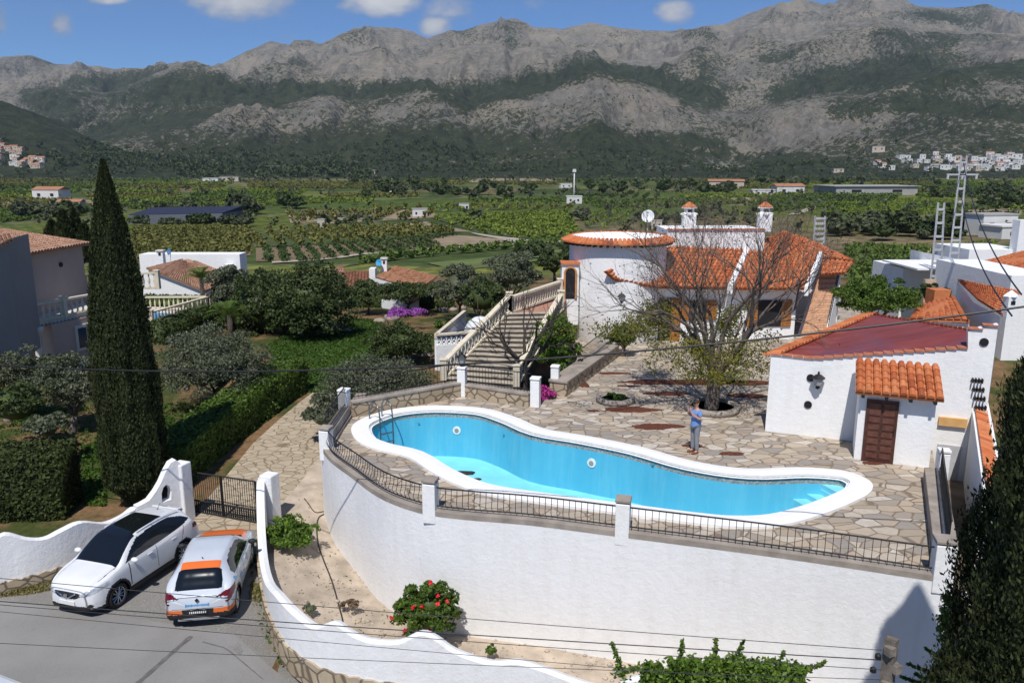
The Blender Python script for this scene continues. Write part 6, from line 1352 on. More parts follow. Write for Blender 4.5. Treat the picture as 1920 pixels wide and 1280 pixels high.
for _ in range(150):
    a=rr.uniform(0,2*math.pi); rad_=rr.uniform(.5,2.5); q=Vector((tb.x+math.cos(a)*rad_,tb.y+math.sin(a)*rad_*.8,rr.uniform(1.1,2.6)+.25*rad_)); C=np.array(q)+rng.normal(size=(40,3))*np.array([.2,.2,.14]); L.append(leaves(C,.055,None,2.2))
V,Q=join(L); mk('sparse_foliage',V,Q,M['yel'],t)
tb2=D(978,706,33.3); tb2.z=0
M['dbark']=simple('dark_bark',(.055,.045,.038),.95,.35,7,.8)
t,tips,mids=bare('pruned_tree','dark twisted bare tree in front of the right side of the garden stair','tree',(tb2.x,tb2.y,0),4.6,4,6,3,1.25,.19,.9,'dbark',.35)
# ================= cars =================
def smooth_i(x,xp,fp):
    """monotone smooth interpolation"""
    xp=np.array(xp,float);fp=np.array(fp,float); h=np.diff(xp); d=np.diff(fp)/h; m=np.zeros(len(xp)); m[0]=d[0];m[-1]=d[-1]
    for i in range(1,len(xp)-1):
        if d[i-1]*d[i]>0: m[i]=2*d[i-1]*d[i]/(d[i-1]+d[i])
    x=np.asarray(x,float); i=np.clip(np.searchsorted(xp,x)-1,0,len(xp)-2); t=(x-xp[i])/h[i]
    return (2*t**3-3*t*t+1)*fp[i]+(t**3-2*t*t+t)*h[i]*m[i]+(-2*t**3+3*t*t)*fp[i+1]+(t**3-t*t)*h[i]*m[i+1]
def pin(px,py,poly):
    return inside(np.column_stack([px,py]),poly)
def carpaint(name,c,rough=.22):
    m,t,b=newmat(name,rough,.5); b.inputs['Base Color'].default_value=(*c,1); b.inputs['Coat Weight'].default_value=.6; b.inputs['Coat Roughness'].default_value=.06
    n=noise(t,coord(t),2.5,5,.6); t.links.new(ramp(t,n,[(.3,[x*.93 for x in c]),(.7,c)]),b.inputs['Base Color']); return m
M['carwhite']=carpaint('car_white',(.74,.75,.76)); M['carsilver']=carpaint('car_pale',(.56,.60,.65)); M['carorange']=carpaint('car_orange',(.78,.17,.03),.3); M['carblue']=carpaint('car_blue',(.02,.32,.66),.3)
gm,t,b=newmat('car_glass',.04,.6); b.inputs['Base Color'].default_value=(.006,.008,.010,1); b.inputs['Coat Weight'].default_value=.3; M['carglass']=gm
M['plastic']=simple('black_plastic',(.022,.022,.024),.6,.2,8); M['tyre']=simple('tyre_rubber',(.02,.02,.02),.85,.2,8); M['alloy']=simple('alloy',(.50,.51,.52),.3,.1,8,0,spec=.6,metal=.7); M['tail']=simple('tail_light_red',(.11,.006,.012),.12,.2,8,0,spec=.6); M['headl']=simple('headlight_clear',(.42,.46,.50),.1,.3,12,0,spec=.8); M['chrome']=simple('chrome',(.6,.6,.62),.12,.05,5,0,metal=1.); M['plate']=simple('number_plate',(.7,.7,.68),.4,.05,5)
def car(name,label,cat,S,origin,ang,yflip=1,group='cars parked at the gate'):
    t=empty(name,label,cat,(0,0,0),group)
    L=S['L']; xs=np.concatenate([[0]*9,np.linspace(0,L,250),[L]*9]); cap=np.concatenate([np.linspace(0,1,9)**.7,np.ones(250),np.linspace(1,0,9)**.7]); cap[0]=.02;cap[-1]=.02
    bx=np.concatenate([-.07*(1-cap[:9]**2),np.zeros(250),.07*(1-cap[-9:]**2)])
    g=lambda k:smooth_i(xs,*zip(*S[k]))
    T=g('T');B=np.minimum(g('B'),T-.05);W=g('W');G=g('G');Z=g('Z'); Te=T-.05
    o=np.zeros_like(xs)
    CP_=np.stack([np.stack(p,-1) for p in [(o,Z),(.8*W,Z),(.965*W,Z+.05),(W,Z+.2),(W*1.005,(Z+B)*.5),(W*.985,B-.13),(W*.945,B-.01),((W*.93+G)*.5+.02,(B+Te)*.5+.0),(G,Te-.02),(G*.82,T-.012),(G*.42,T-.002),(o,T)]],1)  # n,12,2
    K=8; sec=[]; vpar=[]
    for i in range(11):
        p0=CP_[:,max(i-1,0)].copy();p1=CP_[:,i];p2=CP_[:,i+1];p3=CP_[:,min(i+2,11)].copy()
        if i==0: p0[:,0]=-p2[:,0]; p0[:,1]=p2[:,1]
        if i==10: p3[:,0]=-p1[:,0]; p3[:,1]=p1[:,1]
        for k in range(K):
            u=k/K; sec.append(.5*((2*p1)+(p2-p0)*u+(2*p0-5*p1+4*p2-p3)*u*u+(3*p1-p0-3*p2+p3)*u**3)); vpar.append(i+u)
    sec.append(CP_[:,11]); vpar.append(11.); sec=np.stack(sec,1) # n,m,2
    zc=(S['zc0'] if 1 else 0); zcs=np.where(np.arange(len(xs))<130,S['zc0'],S['zc1'])
    n,mm_=sec.shape[:2]; Yc=sec[:,:,0]*cap[:,None]; Zc=zcs[:,None]+(sec[:,:,1]-zcs[:,None])*cap[:,None]; Xc=np.repeat((xs+bx)[:,None],mm_,1)
    VV=[np.stack([Xc,Yc*s_,Zc],-1).reshape(-1,3) for s_ in (1,-1)]
    i,j=np.meshgrid(np.arange(n-1),np.arange(mm_-1),indexing='ij'); Q=np.stack([i*mm_+j,i*mm_+j+1,(i+1)*mm_+j+1,(i+1)*mm_+j],-1).reshape(-1,4)
    vf=(np.array(vpar)[j].ravel()+.5/K)
    for sidx,V in enumerate(VV):
        C=V[Q].mean(1); x,y,z=C[:,0],abs(C[:,1]),C[:,2]; lab=np.zeros(len(Q),int); rules=S['rules'](x,y,z,vf)
        lab[:]=0
        arch=np.zeros(len(Q),bool); ring=np.zeros(len(Q),bool)
        for xw in S['wheels']: rr_=np.hypot(x-xw,z-.345); arch|=(rr_<.385)&(y>.5)&(vf<6); ring|=(rr_<.455)&(y>.6)&(vf<6)
        names=[r_[0] for r_ in rules]
        for k,(nm,mk_,mt) in enumerate(rules): lab[mk_]=k+1
        lab[ring]=-2; lab[(z<Z.min()+.14)&(y>.1)&(vf<3.4)&(lab==0)]=-2; lab[arch]=-1
        S.setdefault('_p',{}).setdefault(sidx,[]) 
        def sub(mask): 
            q=Q[mask]; u,inv=np.unique(q,return_inverse=True); f=inv.reshape(-1,4); f=f if sidx==0 else f[:, ::-1]; return V[u],f[:, ::-1]
        S['_p'][sidx]=dict([('body',sub(lab==0)),('cladding',sub(lab==-2))]+[(r_[0],sub(lab==k+1)) for k,r_ in enumerate(rules) if (lab==k+1).any()])
    mats={r_[0]:r_[2] for r_ in rules}; mats['body']=S['paint']; mats['cladding']=M['plastic']
    body=None
    for nm in S['_p'][0]:
        a=S['_p'][0][nm];b_=S['_p'][1].get(nm)
        if nm.startswith('~'):   # pairs as separate parts
            for q in (a,b_): mk(nm[1:],q[0],q[1],mats[nm],t,True,local=True)
        else:
            if nm=='panel_gap': continue
            if nm=='body' and 'panel_gap' in S['_p'][0]:
                ga_=S['_p'][0]['panel_gap'];gb_=S['_p'][1]['panel_gap']; V,f=join([a,b_,ga_,gb_]); ob=mk(nm,V,f,[mats[nm],M['dark']],t,True,midx=[0]*(len(a[1])+len(b_[1]))+[1]*(len(ga_[1])+len(gb_[1])),local=True)
            else: V,f=join([a,b_]); ob=mk(nm,V,f,mats[nm],t,True,local=True); mo_=ob.modifiers.new('w','WELD'); mo_.merge_threshold=.0008
    MB().box((L/2,0,.48),(L-.5,1.35,.5)).build('underbody',M['dark'],t,local=True)
    for xw in S['wheels']:
        for s_ in (-1,1):
            c=(xw,s_*(S['hw']-.12),.345); wh=empty('x','','',(0,0,0)); bpy.data.objects.remove(wh)
            m=MB(); k=32; prof=[(.22,-.10),(.31,-.11),(.338,-.08),(.348,0),(.338,.08),(.31,.11),(.245,.10),(.225,.02)]
            for r_,yy in prof:
                for q in range(k): a=2*math.pi*q/k; m.v.append((c[0]+r_*math.cos(a),c[1]+yy*s_,c[2]+r_*math.sin(a)))
            for e in range(len(prof)-1):
                for q in range(k): q2=(q+1)%k; m.f.append((e*k+q,e*k+q2,(e+1)*k+q2,(e+1)*k+q)[::s_])
            wo=m.build('wheel',M['tyre'],t,True,local=True)
            m=MB(); m.tube([(c[0],c[1]-.02*s_,c[2]),(c[0],c[1]+.07*s_,c[2])],.05,12)
            for q in range(S.get('spokes',10)):
                a=2*math.pi*(q+(.18 if q%2 else -.0))/S.get('spokes',10); m.tube([(c[0]+.03*math.cos(a),c[1]+.075*s_,c[2]+.03*math.sin(a)),(c[0]+.235*math.cos(a),c[1]+.065*s_,c[2]+.235*math.sin(a))],.016,4)
            for q in range(32): a=2*math.pi*q/32;a2=2*math.pi*(q+1)/32; m.tube([(c[0]+.235*math.cos(a),c[1]+.07*s_,c[2]+.235*math.sin(a)),(c[0]+.235*math.cos(a2),c[1]+.07*s_,c[2]+.235*math.sin(a2))],.014,4,False)
            m.build('rim',M['alloy'],wo,local=True); m=MB(); m.tube([(c[0],c[1]-.0*s_,c[2]),(c[0],c[1]+.02*s_,c[2])],.2,20); m.build('brake_disc',M['dark'],wo,local=True)
    # mirrors, handles
    for s_ in (-1,1):
        V,f=blob((S['mir'][0],s_*(S['hw']+.10),S['mir'][1]),(.085,.12,.075),14,9,0,1); mk('wing_mirror',V,f,S['mirpaint'],t,True,local=True)
        for hx in S['handles']: MB().box((hx,s_*(S['hw']*.985),S['hz']),(.19,.03,.03)).build('door_handle',S['paint'],t,local=True,bevel=.01)
    S['extra'](t)
    t.location=origin; t.rotation_euler=(0,0,ang); t.scale=(.955,.955,.975); return t
def suv_rules(x,y,z,v):
    sw=pin(x,z,[(1.22,1.09),(1.55,1.34),(1.92,1.53),(2.6,1.585),(3.25,1.55),(3.72,1.41),(3.95,1.27),(3.5,1.19),(2.2,1.11)])&(v>6.0)&(v<8.9)
    sw&=~((abs(x-2.38)<.03)&(v<20)&(z<0))
    ws=(x>.96)&(x<1.90)&(v>8.15)&(z>1.08)&(y<.93-.2*(x-1.0))
    gr=(x>1.905)&(x<3.1)&(v>8.75)&(y<.56)
    rw=(x>3.93)&(x<4.27)&(z>1.05)&(v>8.3)&(y<.56)
    hl=(x<.58)&(pin(y,z,[(.40,.68),(.50,.80),(.95,.95),(.95,.86),(.78,.74),(.55,.66)]))
    gl=(x<.30)&pin(y,z,[(0,.60),(0,.77),(.44,.77),(.40,.66),(.28,.60)])
    lo=(x<.25)&(z<.40)&(z>.26)&(y<.66); fg=(x<.30)&(np.hypot(y-.66,z-.40)<.06)
    tl=(x>3.98)&pin(y,z,[(.48,.88),(.52,1.0),(.95,1.10),(.95,.93)])
    seam=(v>3.2)&(v<6.0)&((abs(x-1.32)<.010)|(abs(x-2.40)<.010)|(abs(x-3.36-.4*np.clip(z-.6,0,1))<.010))&(z>.36)
    hs=(v>8.0)&(x<1.0)&(x>.30)&(abs(y-.66-.06*x)<.007)
    sill=(z<.40)&(v<4.5)&(x>.8)&(x<3.6)&(y>.6)
    return [('~side_window',sw,M['carglass']),('windshield',ws,M['carglass']),('glass_roof',gr,M['carglass']),('rear_window',rw,M['carglass']),('grille',gl,M['plastic']),('~headlight',hl,M['headl']),('lower_grille',lo,M['plastic']),('~fog_light',fg,M['plastic']),('~tail_light',tl,M['tail']),('panel_gap',seam|hs,M['dark']),('sill_trim',sill,M['plastic'])]
def suv_extra(t):
    m=MB(); m.tube([(-.075,-.30,.76),(-.085,-.10,.64),(-.085,.10,.64),(-.075,.30,.76)],.018,6); m.build('grille_chrome',M['chrome'],t,local=True)
    m=MB(); m.tube([(-.09,0,.69),(-.11,0,.69)],.06,16); m.build('front_badge',M['chrome'],t,local=True)
    MB().box((-.075,0,.48),(.02,.52,.11)).build('number_plate',M['plate'],t,local=True)
    for s_ in (-1,1): MB().tube([(2.0,s_*.57,1.63),(2.8,s_*.57,1.67),(3.7,s_*.55,1.60)],.016,6).build('roof_rail',M['carwhite'],t,local=True)
    MB().tube([(3.5,0,1.60),(3.67,0,1.76)],[.012,.004],5).build('aerial',M['dark'],t,local=True)
    m=MB(); m.hull([(3.84,-.5,1.535),(4.06,-.46,1.45),(4.06,.46,1.45),(3.84,.5,1.535)],[(3.84,-.5,1.565),(4.08,-.46,1.48),(4.08,.46,1.48),(3.84,.5,1.565)]); m.build('spoiler',M['carwhite'],t,local=True)
    MB().box((4.05,-.0,1.43),(.1,.9,.02)).build('brake_light',M['tail'],t,local=True)
SUV=dict(L=4.38,hw=.90,T=[(0,.82),(.1,.92),(.35,1.02),(.75,1.10),(.98,1.14),(1.35,1.38),(1.78,1.60),(2.2,1.66),(2.8,1.665),(3.4,1.62),(3.9,1.53),(4.12,1.28),(4.28,1.08),(4.38,.94)],
 B=[(0,.70),(.3,.88),(.9,1.03),(1.3,1.07),(2.5,1.10),(3.4,1.17),(3.9,1.22),(4.2,1.05),(4.38,.88)],
 W=[(0,.60),(.12,.74),(.35,.84),(.75,.895),(1.5,.89),(2.6,.885),(3.3,.90),(3.8,.885),(4.15,.84),(4.38,.74)],
 G=[(0,.60),(.5,.70),(1.05,.73),(1.5,.66),(1.9,.60),(2.6,.585),(3.4,.565),(3.9,.54),(4.2,.60),(4.38,.58)],
 Z=[(0,.26),(.3,.2),(1,.19),(3.5,.19),(4.1,.24),(4.38,.34)],zc0=.55,zc1=.68,wheels=(.84,3.49),rules=suv_rules,paint=M['carwhite'],mirpaint=M['carwhite'],mir=(1.40,1.14),handles=(2.12,3.12),hz=.98,extra=suv_extra,spokes=10)
f_=A(208,1143,-2.28);r_=A(338,1055,-2.28); d=(V2(r_)-V2(f_)).normalized(); an=math.atan2(d.y,d.x); yv=Vector((-d.y,d.x,0)); mid_=(V2(f_)+V2(r_))/2
og=mid_-d*((.84+3.49)/2)+yv*.80+Vector((.12,.1,-2.28))+d*.10
car('parked_car','white compact SUV with black glass roof parked beside the wavy wall','car',SUV,og,an)
def cap_rules(x,y,z,v):
    L=4.23
    sw=pin(x,z,[(1.30,1.0),(1.7,1.28),(2.05,1.42),(2.7,1.46),(3.25,1.40),(3.52,1.22),(3.45,1.10),(2.3,1.02)])&(v>6.0)&(v<8.9)
    ws=(x>1.0)&(x<1.85)&(v>8.2)&(z>1.0)&(y<.92-.2*(x-1.0))
    rw=(x>3.63)&(x<4.06)&(z>1.02)&(v>8.05)&(y<.60)
    hood=(x<.97)&(v>8.0)
    spo=(x>3.38)&(x<=3.63)&(v>8.5)
    tl=(x>3.7)&(pin(y,z,[(.42,.88),(.60,.93),(.92,1.02),(.92,.86),(.80,.72),(.72,.73),(.76,.86),(.60,.87)]))
    rb=(x>3.9)&(z<.46)&(v<20)&(y<.95); ob=(x>3.75)&(z>=.46)&(z<.585)&(y>.40); 
    plt=(x>4.1)&(z>=.46)&(z<.60)&(y<=.40)
    hl=(x<.55)&pin(y,z,[(.45,.66),(.55,.76),(.95,.84),(.95,.74),(.6,.63)])
    bl=pin(x,z,[(3.40,.99),(3.62,1.12),(3.70,1.08),(3.55,.86),(3.42,.80),(3.38,.88)])&(v>5)&(v<8)&(y>.5)
    bl2=pin(x,z,[(2.2,.62),(3.0,.86),(3.3,.9),(2.5,.60)])&(v<6)
    og_=pin(x,z,[(3.42,.72),(3.52,.86),(3.66,.84),(3.6,.72)])&(v<6.5)
    seam=(v>3.2)&(v<6.0)&((abs(x-1.30)<.010)|(abs(x-2.36)<.010)|(abs(x-3.30)<.010))&(z>.36)
    sm2=(x>3.95)&(abs(z-.615)<.007)&(y<.62)
    sill=(z<.38)&(v<4.5)&(x>.8)&(x<3.5)&(y>.6)
    return [('~side_window',sw,M['carglass']),('windshield',ws,M['carglass']),('orange_bonnet',hood,M['carorange']),('roof_edge_panel',spo,M['carorange']),('rear_window',rw,M['carglass']),('rear_bumper_lower',rb,M['plastic']),('~bumper_corner_panel',ob,M['carorange']),('plate_recess',plt,M['plastic']),('~tail_light',tl,M['tail']),('~headlight',hl,M['headl']),('~blue_side_graphic',bl,M['carblue']),('~blue_door_graphic',bl2,M['carblue']),('~orange_side_graphic',og_,M['carorange']),('panel_gap',seam|sm2,M['dark']),('sill_trim',sill,M['plastic'])]
def cap_extra(t):
    m=MB(); m.tube([(4.29,0,.86),(4.325,0,.86)],.05,4); m.build('rear_badge',M['dark'],t,local=True)
    pl=MB().box((4.30,0,.52),(.02,.50,.10)).build('number_plate',M['plastic'],t,local=True)
    m=MB()
    for i,w_ in enumerate((.02,.035,.03,.035,.03,.035,.028,.03,.02)): m.box((4.313,-.20+.05*i,.52),(.006,w_,.055))
    m.build('plate_characters',M['plate'],pl,local=True)
    m=MB()
    for i in range(17): m.box((4.285+(-.0),-.29+.036*i,.715),(.03,.024,.05 if i%4 else .075))
    m.build('blue_lettering',M['carblue'],t,local=True)
    MB().box((4.235,0,.30),(.06,1.05,.06)).build('skid_plate',M['alloy'],t,local=True,bevel=.01)
    MB().tube([(3.25,0,1.50),(3.36,0,1.60)],[.02,.008],5).build('aerial',M['dark'],t,local=True)
    MB().box((1.05,0,1.075),(.10,1.25,.02)).build('wiper_cowl',M['plastic'],t,local=True)
CAPT=dict(L=4.23,hw=.895,T=[(0,.80),(.12,.88),(.4,.96),(.8,1.02),(1.0,1.05),(1.4,1.28),(1.85,1.49),(2.3,1.55),(2.8,1.555),(3.3,1.51),(3.62,1.42),(3.85,1.22),(4.07,1.02),(4.23,.92)],
 B=[(0,.70),(.3,.84),(.9,.95),(1.3,1.0),(2.5,1.02),(3.2,1.08),(3.6,1.10),(4.0,.99),(4.23,.84)],
 W=[(0,.70),(.12,.79),(.35,.86),(.8,.89),(1.5,.885),(2.6,.88),(3.2,.905),(3.7,.895),(4.05,.86),(4.23,.79)],
 G=[(0,.58),(.5,.70),(1.0,.72),(1.5,.65),(1.9,.60),(2.6,.585),(3.3,.56),(3.62,.555),(3.85,.60),(4.07,.66),(4.23,.62)],
 Z=[(0,.26),(.3,.2),(1,.19),(3.4,.19),(4.0,.24),(4.23,.30)],zc0=.55,zc1=.62,wheels=(.84,3.48),rules=cap_rules,paint=M['carsilver'],mirpaint=M['plastic'],mir=(1.42,1.05),handles=(2.1,3.05),hz=.92,extra=cap_extra,spokes=10)
r_=A(437,1160,-2.28);f_=A(467,1066,-2.28); d=(V2(r_)-V2(f_)).normalized(); an=math.atan2(d.y,d.x); yv=Vector((-d.y,d.x,0)); mid_=(V2(f_)+V2(r_))/2
og=mid_-d*((.84+3.48)/2)-yv*.80+Vector((.0,.30,-2.28))+d*.08
car('parked_car','pale crossover car with orange bonnet and orange roof edge, its rear facing the road','car',CAPT,og,an)
# corner of a white vehicle at the lower left
vq=D(-60,1300,12.); van=empty('white_van','white vehicle roof just entering the bottom left corner of the view','van',(vq.x,vq.y,-2.3))
p0=D(-30,1243,12.6);p1=D(85,1287,11.6); z_=min(p0.z,p1.z); p0=A(-30,1243,-.35);p1=A(90,1290,-.35); d=(p1-p0).normalized(); s_=Vector((d.y,-d.x,0)); 
q=[p0-d*3+s_*.0,p1+d*.6,p1+d*.6+s_*1.85,p0-d*3+s_*1.85]; m=MB(); m.hull([Vector((p.x,p.y,-1.9)) for p in q],[Vector((p.x,p.y,-.38)) for p in q]); m.build('van_body',M['carwhite'],van,bevel=.12)
m=MB(); q2=[q[0]+s_*.12-d*-.1,q[1]+s_*.12-d*.1,q[2]-s_*.12-d*.1,q[3]-s_*.12+d*.1]; m.hull([Vector((p.x,p.y,-.40)) for p in q2],[Vector((p.x,p.y,-.35)) for p in q2]); m.build('roof_panel',M['carsilver'],van,bevel=.02)
for a_ in (.18,.8):
    q=p0.lerp(p1,a_)-d*1.2; 
    for s2 in (.1,1.75): c=q+s_*s2; MB().tube([(c.x-s_.x*.1,c.y-s_.y*.1,-1.97),(c.x+s_.x*.1,c.y+s_.y*.1,-1.97)],.33,20).build('wheel',M['tyre'],van)
# ================= person =================
def skin_mesh(name,J,E,mat,parent,sub=2,root=0):
    me=bpy.data.meshes.new(name); me.from_pydata([tuple(j[0]) for j in J],E,[]); me.materials.append(mat); o=bpy.data.objects.new(name,me); col.objects.link(o); o.parent=parent; WT[o.name]=Vector((0,0,0))
    s=o.modifiers.new('skin','SKIN'); s.use_smooth_shade=True
    for i,v in enumerate(me.skin_vertices[0].data): v.radius=J[i][1] if hasattr(J[i][1],'__len__') else (J[i][1],J[i][1]); v.use_root=(i==root)
    u=o.modifiers.new('sub','SUBSURF'); u.levels=sub; u.render_levels=sub; return o
skin=simple('skin',(.50,.26,.18),.55,.08,8); shirt=simple('blue_shirt',(.16,.27,.52),.85,.12,9,.2); trs=simple('grey_trousers',(.22,.23,.25),.85,.15,9,.2); shoe=simple('brown_shoes',(.17,.07,.04),.6,.2,8); hair=simple('dark_hair',(.05,.03,.02),.8,.3,20)
pb=A(1302,848,0); per=empty('person','man in blue shirt and grey trousers standing by the pool, hands at his face','person',(0,0,0))
# local frame: +x forward, +y left, z up, height 1.78
J=[((0,0,.98),(.105,.085)),((0,0,1.12),(.115,.09)),((.0,0,1.30),(.165,.115)),((-.01,0,1.44),(.13,.09)),((0,0,1.52),(.055,.055)),((.02,0,1.60),(.07,.065)),((.025,0,1.69),(.098,.08)),((.01,0,1.755),(.06,.055)),
 ((-.01,.17,1.43),(.062,.06)),((.03,.23,1.20),(.048,.045)),((.24,.13,1.36),(.036,.034)),((.27,.08,1.47),(.03,.028)),
 ((-.01,-.17,1.43),(.062,.06)),((.04,-.23,1.21),(.048,.045)),((.24,-.12,1.35),(.036,.034)),((.27,-.06,1.48),(.03,.028)),
 ((0,.09,.90),(.075,.075)),((.02,.10,.50),(.062,.062)),((-.01,.11,.10),(.042,.045)),((.13,.13,.035),(.035,.03)),
 ((0,-.09,.90),(.075,.075)),((.01,-.10,.50),(.062,.062)),((.0,-.10,.10),(.042,.045)),((.14,-.11,.035),(.035,.03))]
E=[(0,1),(1,2),(2,3),(3,4),(4,5),(5,6),(6,7),(3,8),(8,9),(9,10),(10,11),(3,12),(12,13),(13,14),(14,15),(0,16),(16,17),(17,18),(18,19),(0,20),(20,21),(21,22),(22,23)]
body=skin_mesh('body',J,E,skin,per)
Js=[((0,0,.84),(.21,.18)),((0,0,1.0),(.19,.165)),((0,0,1.14),(.172,.145)),((.0,0,1.30),(.185,.135)),((-.01,0,1.44),(.14,.11)),((0,0,1.485),(.07,.07)),((-.01,.17,1.43),(.082,.08)),((.02,.215,1.26),(.075,.07)),((-.01,-.17,1.43),(.082,.08)),((.03,-.215,1.27),(.075,.07))]
skin_mesh('shirt',Js,[(0,1),(1,2),(2,3),(3,4),(4,5),(4,6),(6,7),(4,8),(8,9)],shirt,per)
Jt=[((0,0,1.04),(.165,.135)),((0,.09,.88),(.115,.115)),((.02,.10,.50),(.082,.082)),((-.005,.11,.09),(.068,.07)),((0,-.09,.88),(.115,.115)),((.01,-.10,.50),(.082,.082)),((.005,-.10,.09),(.068,.07))]
skin_mesh('trousers',Jt,[(0,1),(1,2),(2,3),(0,4),(4,5),(5,6)],trs,per)
for s_ in (1,-1): y=.115*s_; V,f=blob((.07,y,.04),(.15,.055,.05),14,8,0,1); V[:,2]=np.maximum(V[:,2],.005); mk('shoe',V,f,shoe,per,True,local=True)
V,f=blob((.0,0,1.715),(.102,.088,.085),16,10,.06,3); kp=(V[:,2]>1.69)|(V[:,0]<-.02); V=np.where(kp[:,None],V,V*[1,1,1]-[.02,0,-.0]); mk('hair',V,f,hair,per,True,local=True)
m=MB(); m.tube([(.118,-.075,1.69),(.128,0,1.692),(.118,.075,1.69)],.019,8); 
for s_ in (1,-1): m.tube([(.118,.075*s_,1.69),(0,.088*s_,1.69)],.006,5)
m.build('sunglasses',M['dark'],per,local=True); m=MB(); m.tube([(.105,0,1.685),(.135,0,1.655),(.112,0,1.645)],[.012,.017,.012],6); m.build('nose',skin,per,True,local=True)
for s_ in (1,-1):
    V,f=blob((.02,.092*s_,1.675),(.022,.012,.034),8,6,0,1); mk('ear',V,f,skin,per,True,local=True)
m=MB(); m.tube([(.112,-.022,1.622),(.118,0,1.620),(.112,.022,1.622)],.006,5); m.build('mouth',simple('lips',(.38,.15,.12),.5),per,local=True)
for s_ in (1,-1):   # hands: palm, four fingers and thumb curled round the held thing
    c=Vector((.275,.065*s_,1.52)); Jh=[(tuple(c),(.03,.018)),(tuple(c+Vector((.015,-.005*s_,.04))),(.034,.017))]; Eh=[(0,1)]
    for k in range(4):
        a=(k-1.5)*.017; b0=len(Jh); Jh+= [(tuple(c+Vector((.02+a*.6,-.012*s_,.07+a*.2))),.0085),(tuple(c+Vector((.01+a*.6,-.035*s_,.082+a*.2))),.008),(tuple(c+Vector((-.01+a*.6,-.045*s_,.078))),.007)]; Eh+=[(1,b0),(b0,b0+1),(b0+1,b0+2)]
    b0=len(Jh); Jh+= [(tuple(c+Vector((-.02,-.012*s_,.03))),.009),(tuple(c+Vector((-.03,-.032*s_,.05))),.008)]; Eh+=[(0,b0),(b0,b0+1)]
    skin_mesh('hand',Jh,Eh,skin,per,1)
ph=MB().box((.262,0,1.585),(.012,.12,.07)); phone=ph.build('phone',M['plastic'],None,local=True)
per.scale=(1,1,1); fa=math.atan2(-.42,-.9); per.location=pb; per.rotation_euler=(0,0,fa)
phone.location=pb; phone.rotation_euler=(0,0,fa); tagp(phone,'dark phone held up in both hands of the man by the pool','phone')
# ================= far houses, mast, trees, woods =================
WH=simple('far_white',(.62,.61,.58),.9,.05,.3); WH2=simple('far_cream',(.50,.43,.34),.9,.05,.3); RF=simple('far_roof',(.36,.17,.10),.9,.1,.5); GY=simple('far_grey',(.34,.33,.31),.9,.1,.3)
def farhouse(label,x,y,z,w_,d_,h,wall,roof,group=None,ang=0.,style=0,name='distant_house',cat='house'):
    t=empty(name,label,cat,(x,y,z),group); ca,sa=math.cos(ang),math.sin(ang); P=[Vector((x+u*w_/2*ca-v*d_/2*sa,y+u*w_/2*sa+v*d_/2*ca,0)) for u,v in ((-1,-1),(1,-1),(1,1),(-1,1))]
    MB().hull([p+Vector((0,0,z-7)) for p in P],[p+Vector((0,0,z+h)) for p in P]).build('wall',wall,t)
    m=MB()
    if style==0: c=[p.lerp(sum(P,Vector())/4,-.06) for p in P]; m.hull([p+Vector((0,0,z+h)) for p in c],[p+Vector((0,0,z+h+.35)) for p in c])
    else:
        c=[p.lerp(sum(P,Vector())/4,-.07)+Vector((0,0,z+h)) for p in P]; r0=(c[0]+c[3])/2+Vector((0,0,h*.32));r1=(c[1]+c[2])/2+Vector((0,0,h*.32)); m.poly([c[0],c[1],r1,r0]);m.poly([c[2],c[3],r0,r1]);m.poly([c[0],r0,c[3]]);m.poly([c[1],c[2],r1]);m.poly(c[::-1])
    m.build('roof',roof,t)
    fx=Vector((sa,-ca,0)); 
    for u in (-.25,.25):
        q=(P[0]+P[1])/2+(P[1]-P[0])*u+fx*.05; q.z=z+h*.5; MB().box(tuple(q),(w_*.12,.15,h*.28),ang).build('window',M['dark'],t)
    return t
rr=random.Random(21)
kinds=[('white flat roofed house in the far town on the right',WH,WH,0),('white house with a terracotta roof in the far town on the right',WH,RF,1),('cream coloured house in the far town on the right',WH2,GY,0)]
n=0
def PY(x,y,z): zc=y*CP-(z-H)*SP; return 640-F*(y*SP+(z-H)*CP)/zc
for i in range(900):
    if n>=70: break
    px=rr.uniform(1640,1935); Y=rr.uniform(1175,1330); dens=min(1,.25+(px-1640)/160); 
    if rr.random()>dens: continue
    u=ray(px,300)[0]/ray(px,300)[1]; x=u*Y; z=zmount(x,Y); k=rr.choice((0,0,0,0,1,2))
    if not 284<PY(x,Y,z)<320: continue
    lb,wm,rm,stl=kinds[k]
    farhouse(lb,x,Y,z,rr.uniform(8,15),rr.uniform(8,10),rr.uniform(4,7),wm,rm,'houses of the far town on the right',rr.uniform(-.4,.4),stl); n+=1
kinds=[('white house of the far hillside village on the left',WH,WH,0),('terracotta roofed house of the far hillside village on the left',WH2,RF,1)]
for i in range(120):
    px=rr.uniform(-40,86); u=ray(px,300)[0]/ray(px,300)[1]; Y=1165+rr.random()*max(30,(190-px*1.6)); x=u*Y; z=zmount(x,Y); k=rr.choice((0,1,1)); lb,wm,rm,stl=kinds[k]
    if not 264<PY(x,Y,z)+px*.0<316 or PY(x,Y,z)<262+px*.5 or i>75: continue
    farhouse(lb,x,Y,z,rr.uniform(7,11),8,rr.uniform(4,6.5),wm,rm,'houses of the far hillside village on the left',rr.uniform(-.4,.4),stl)
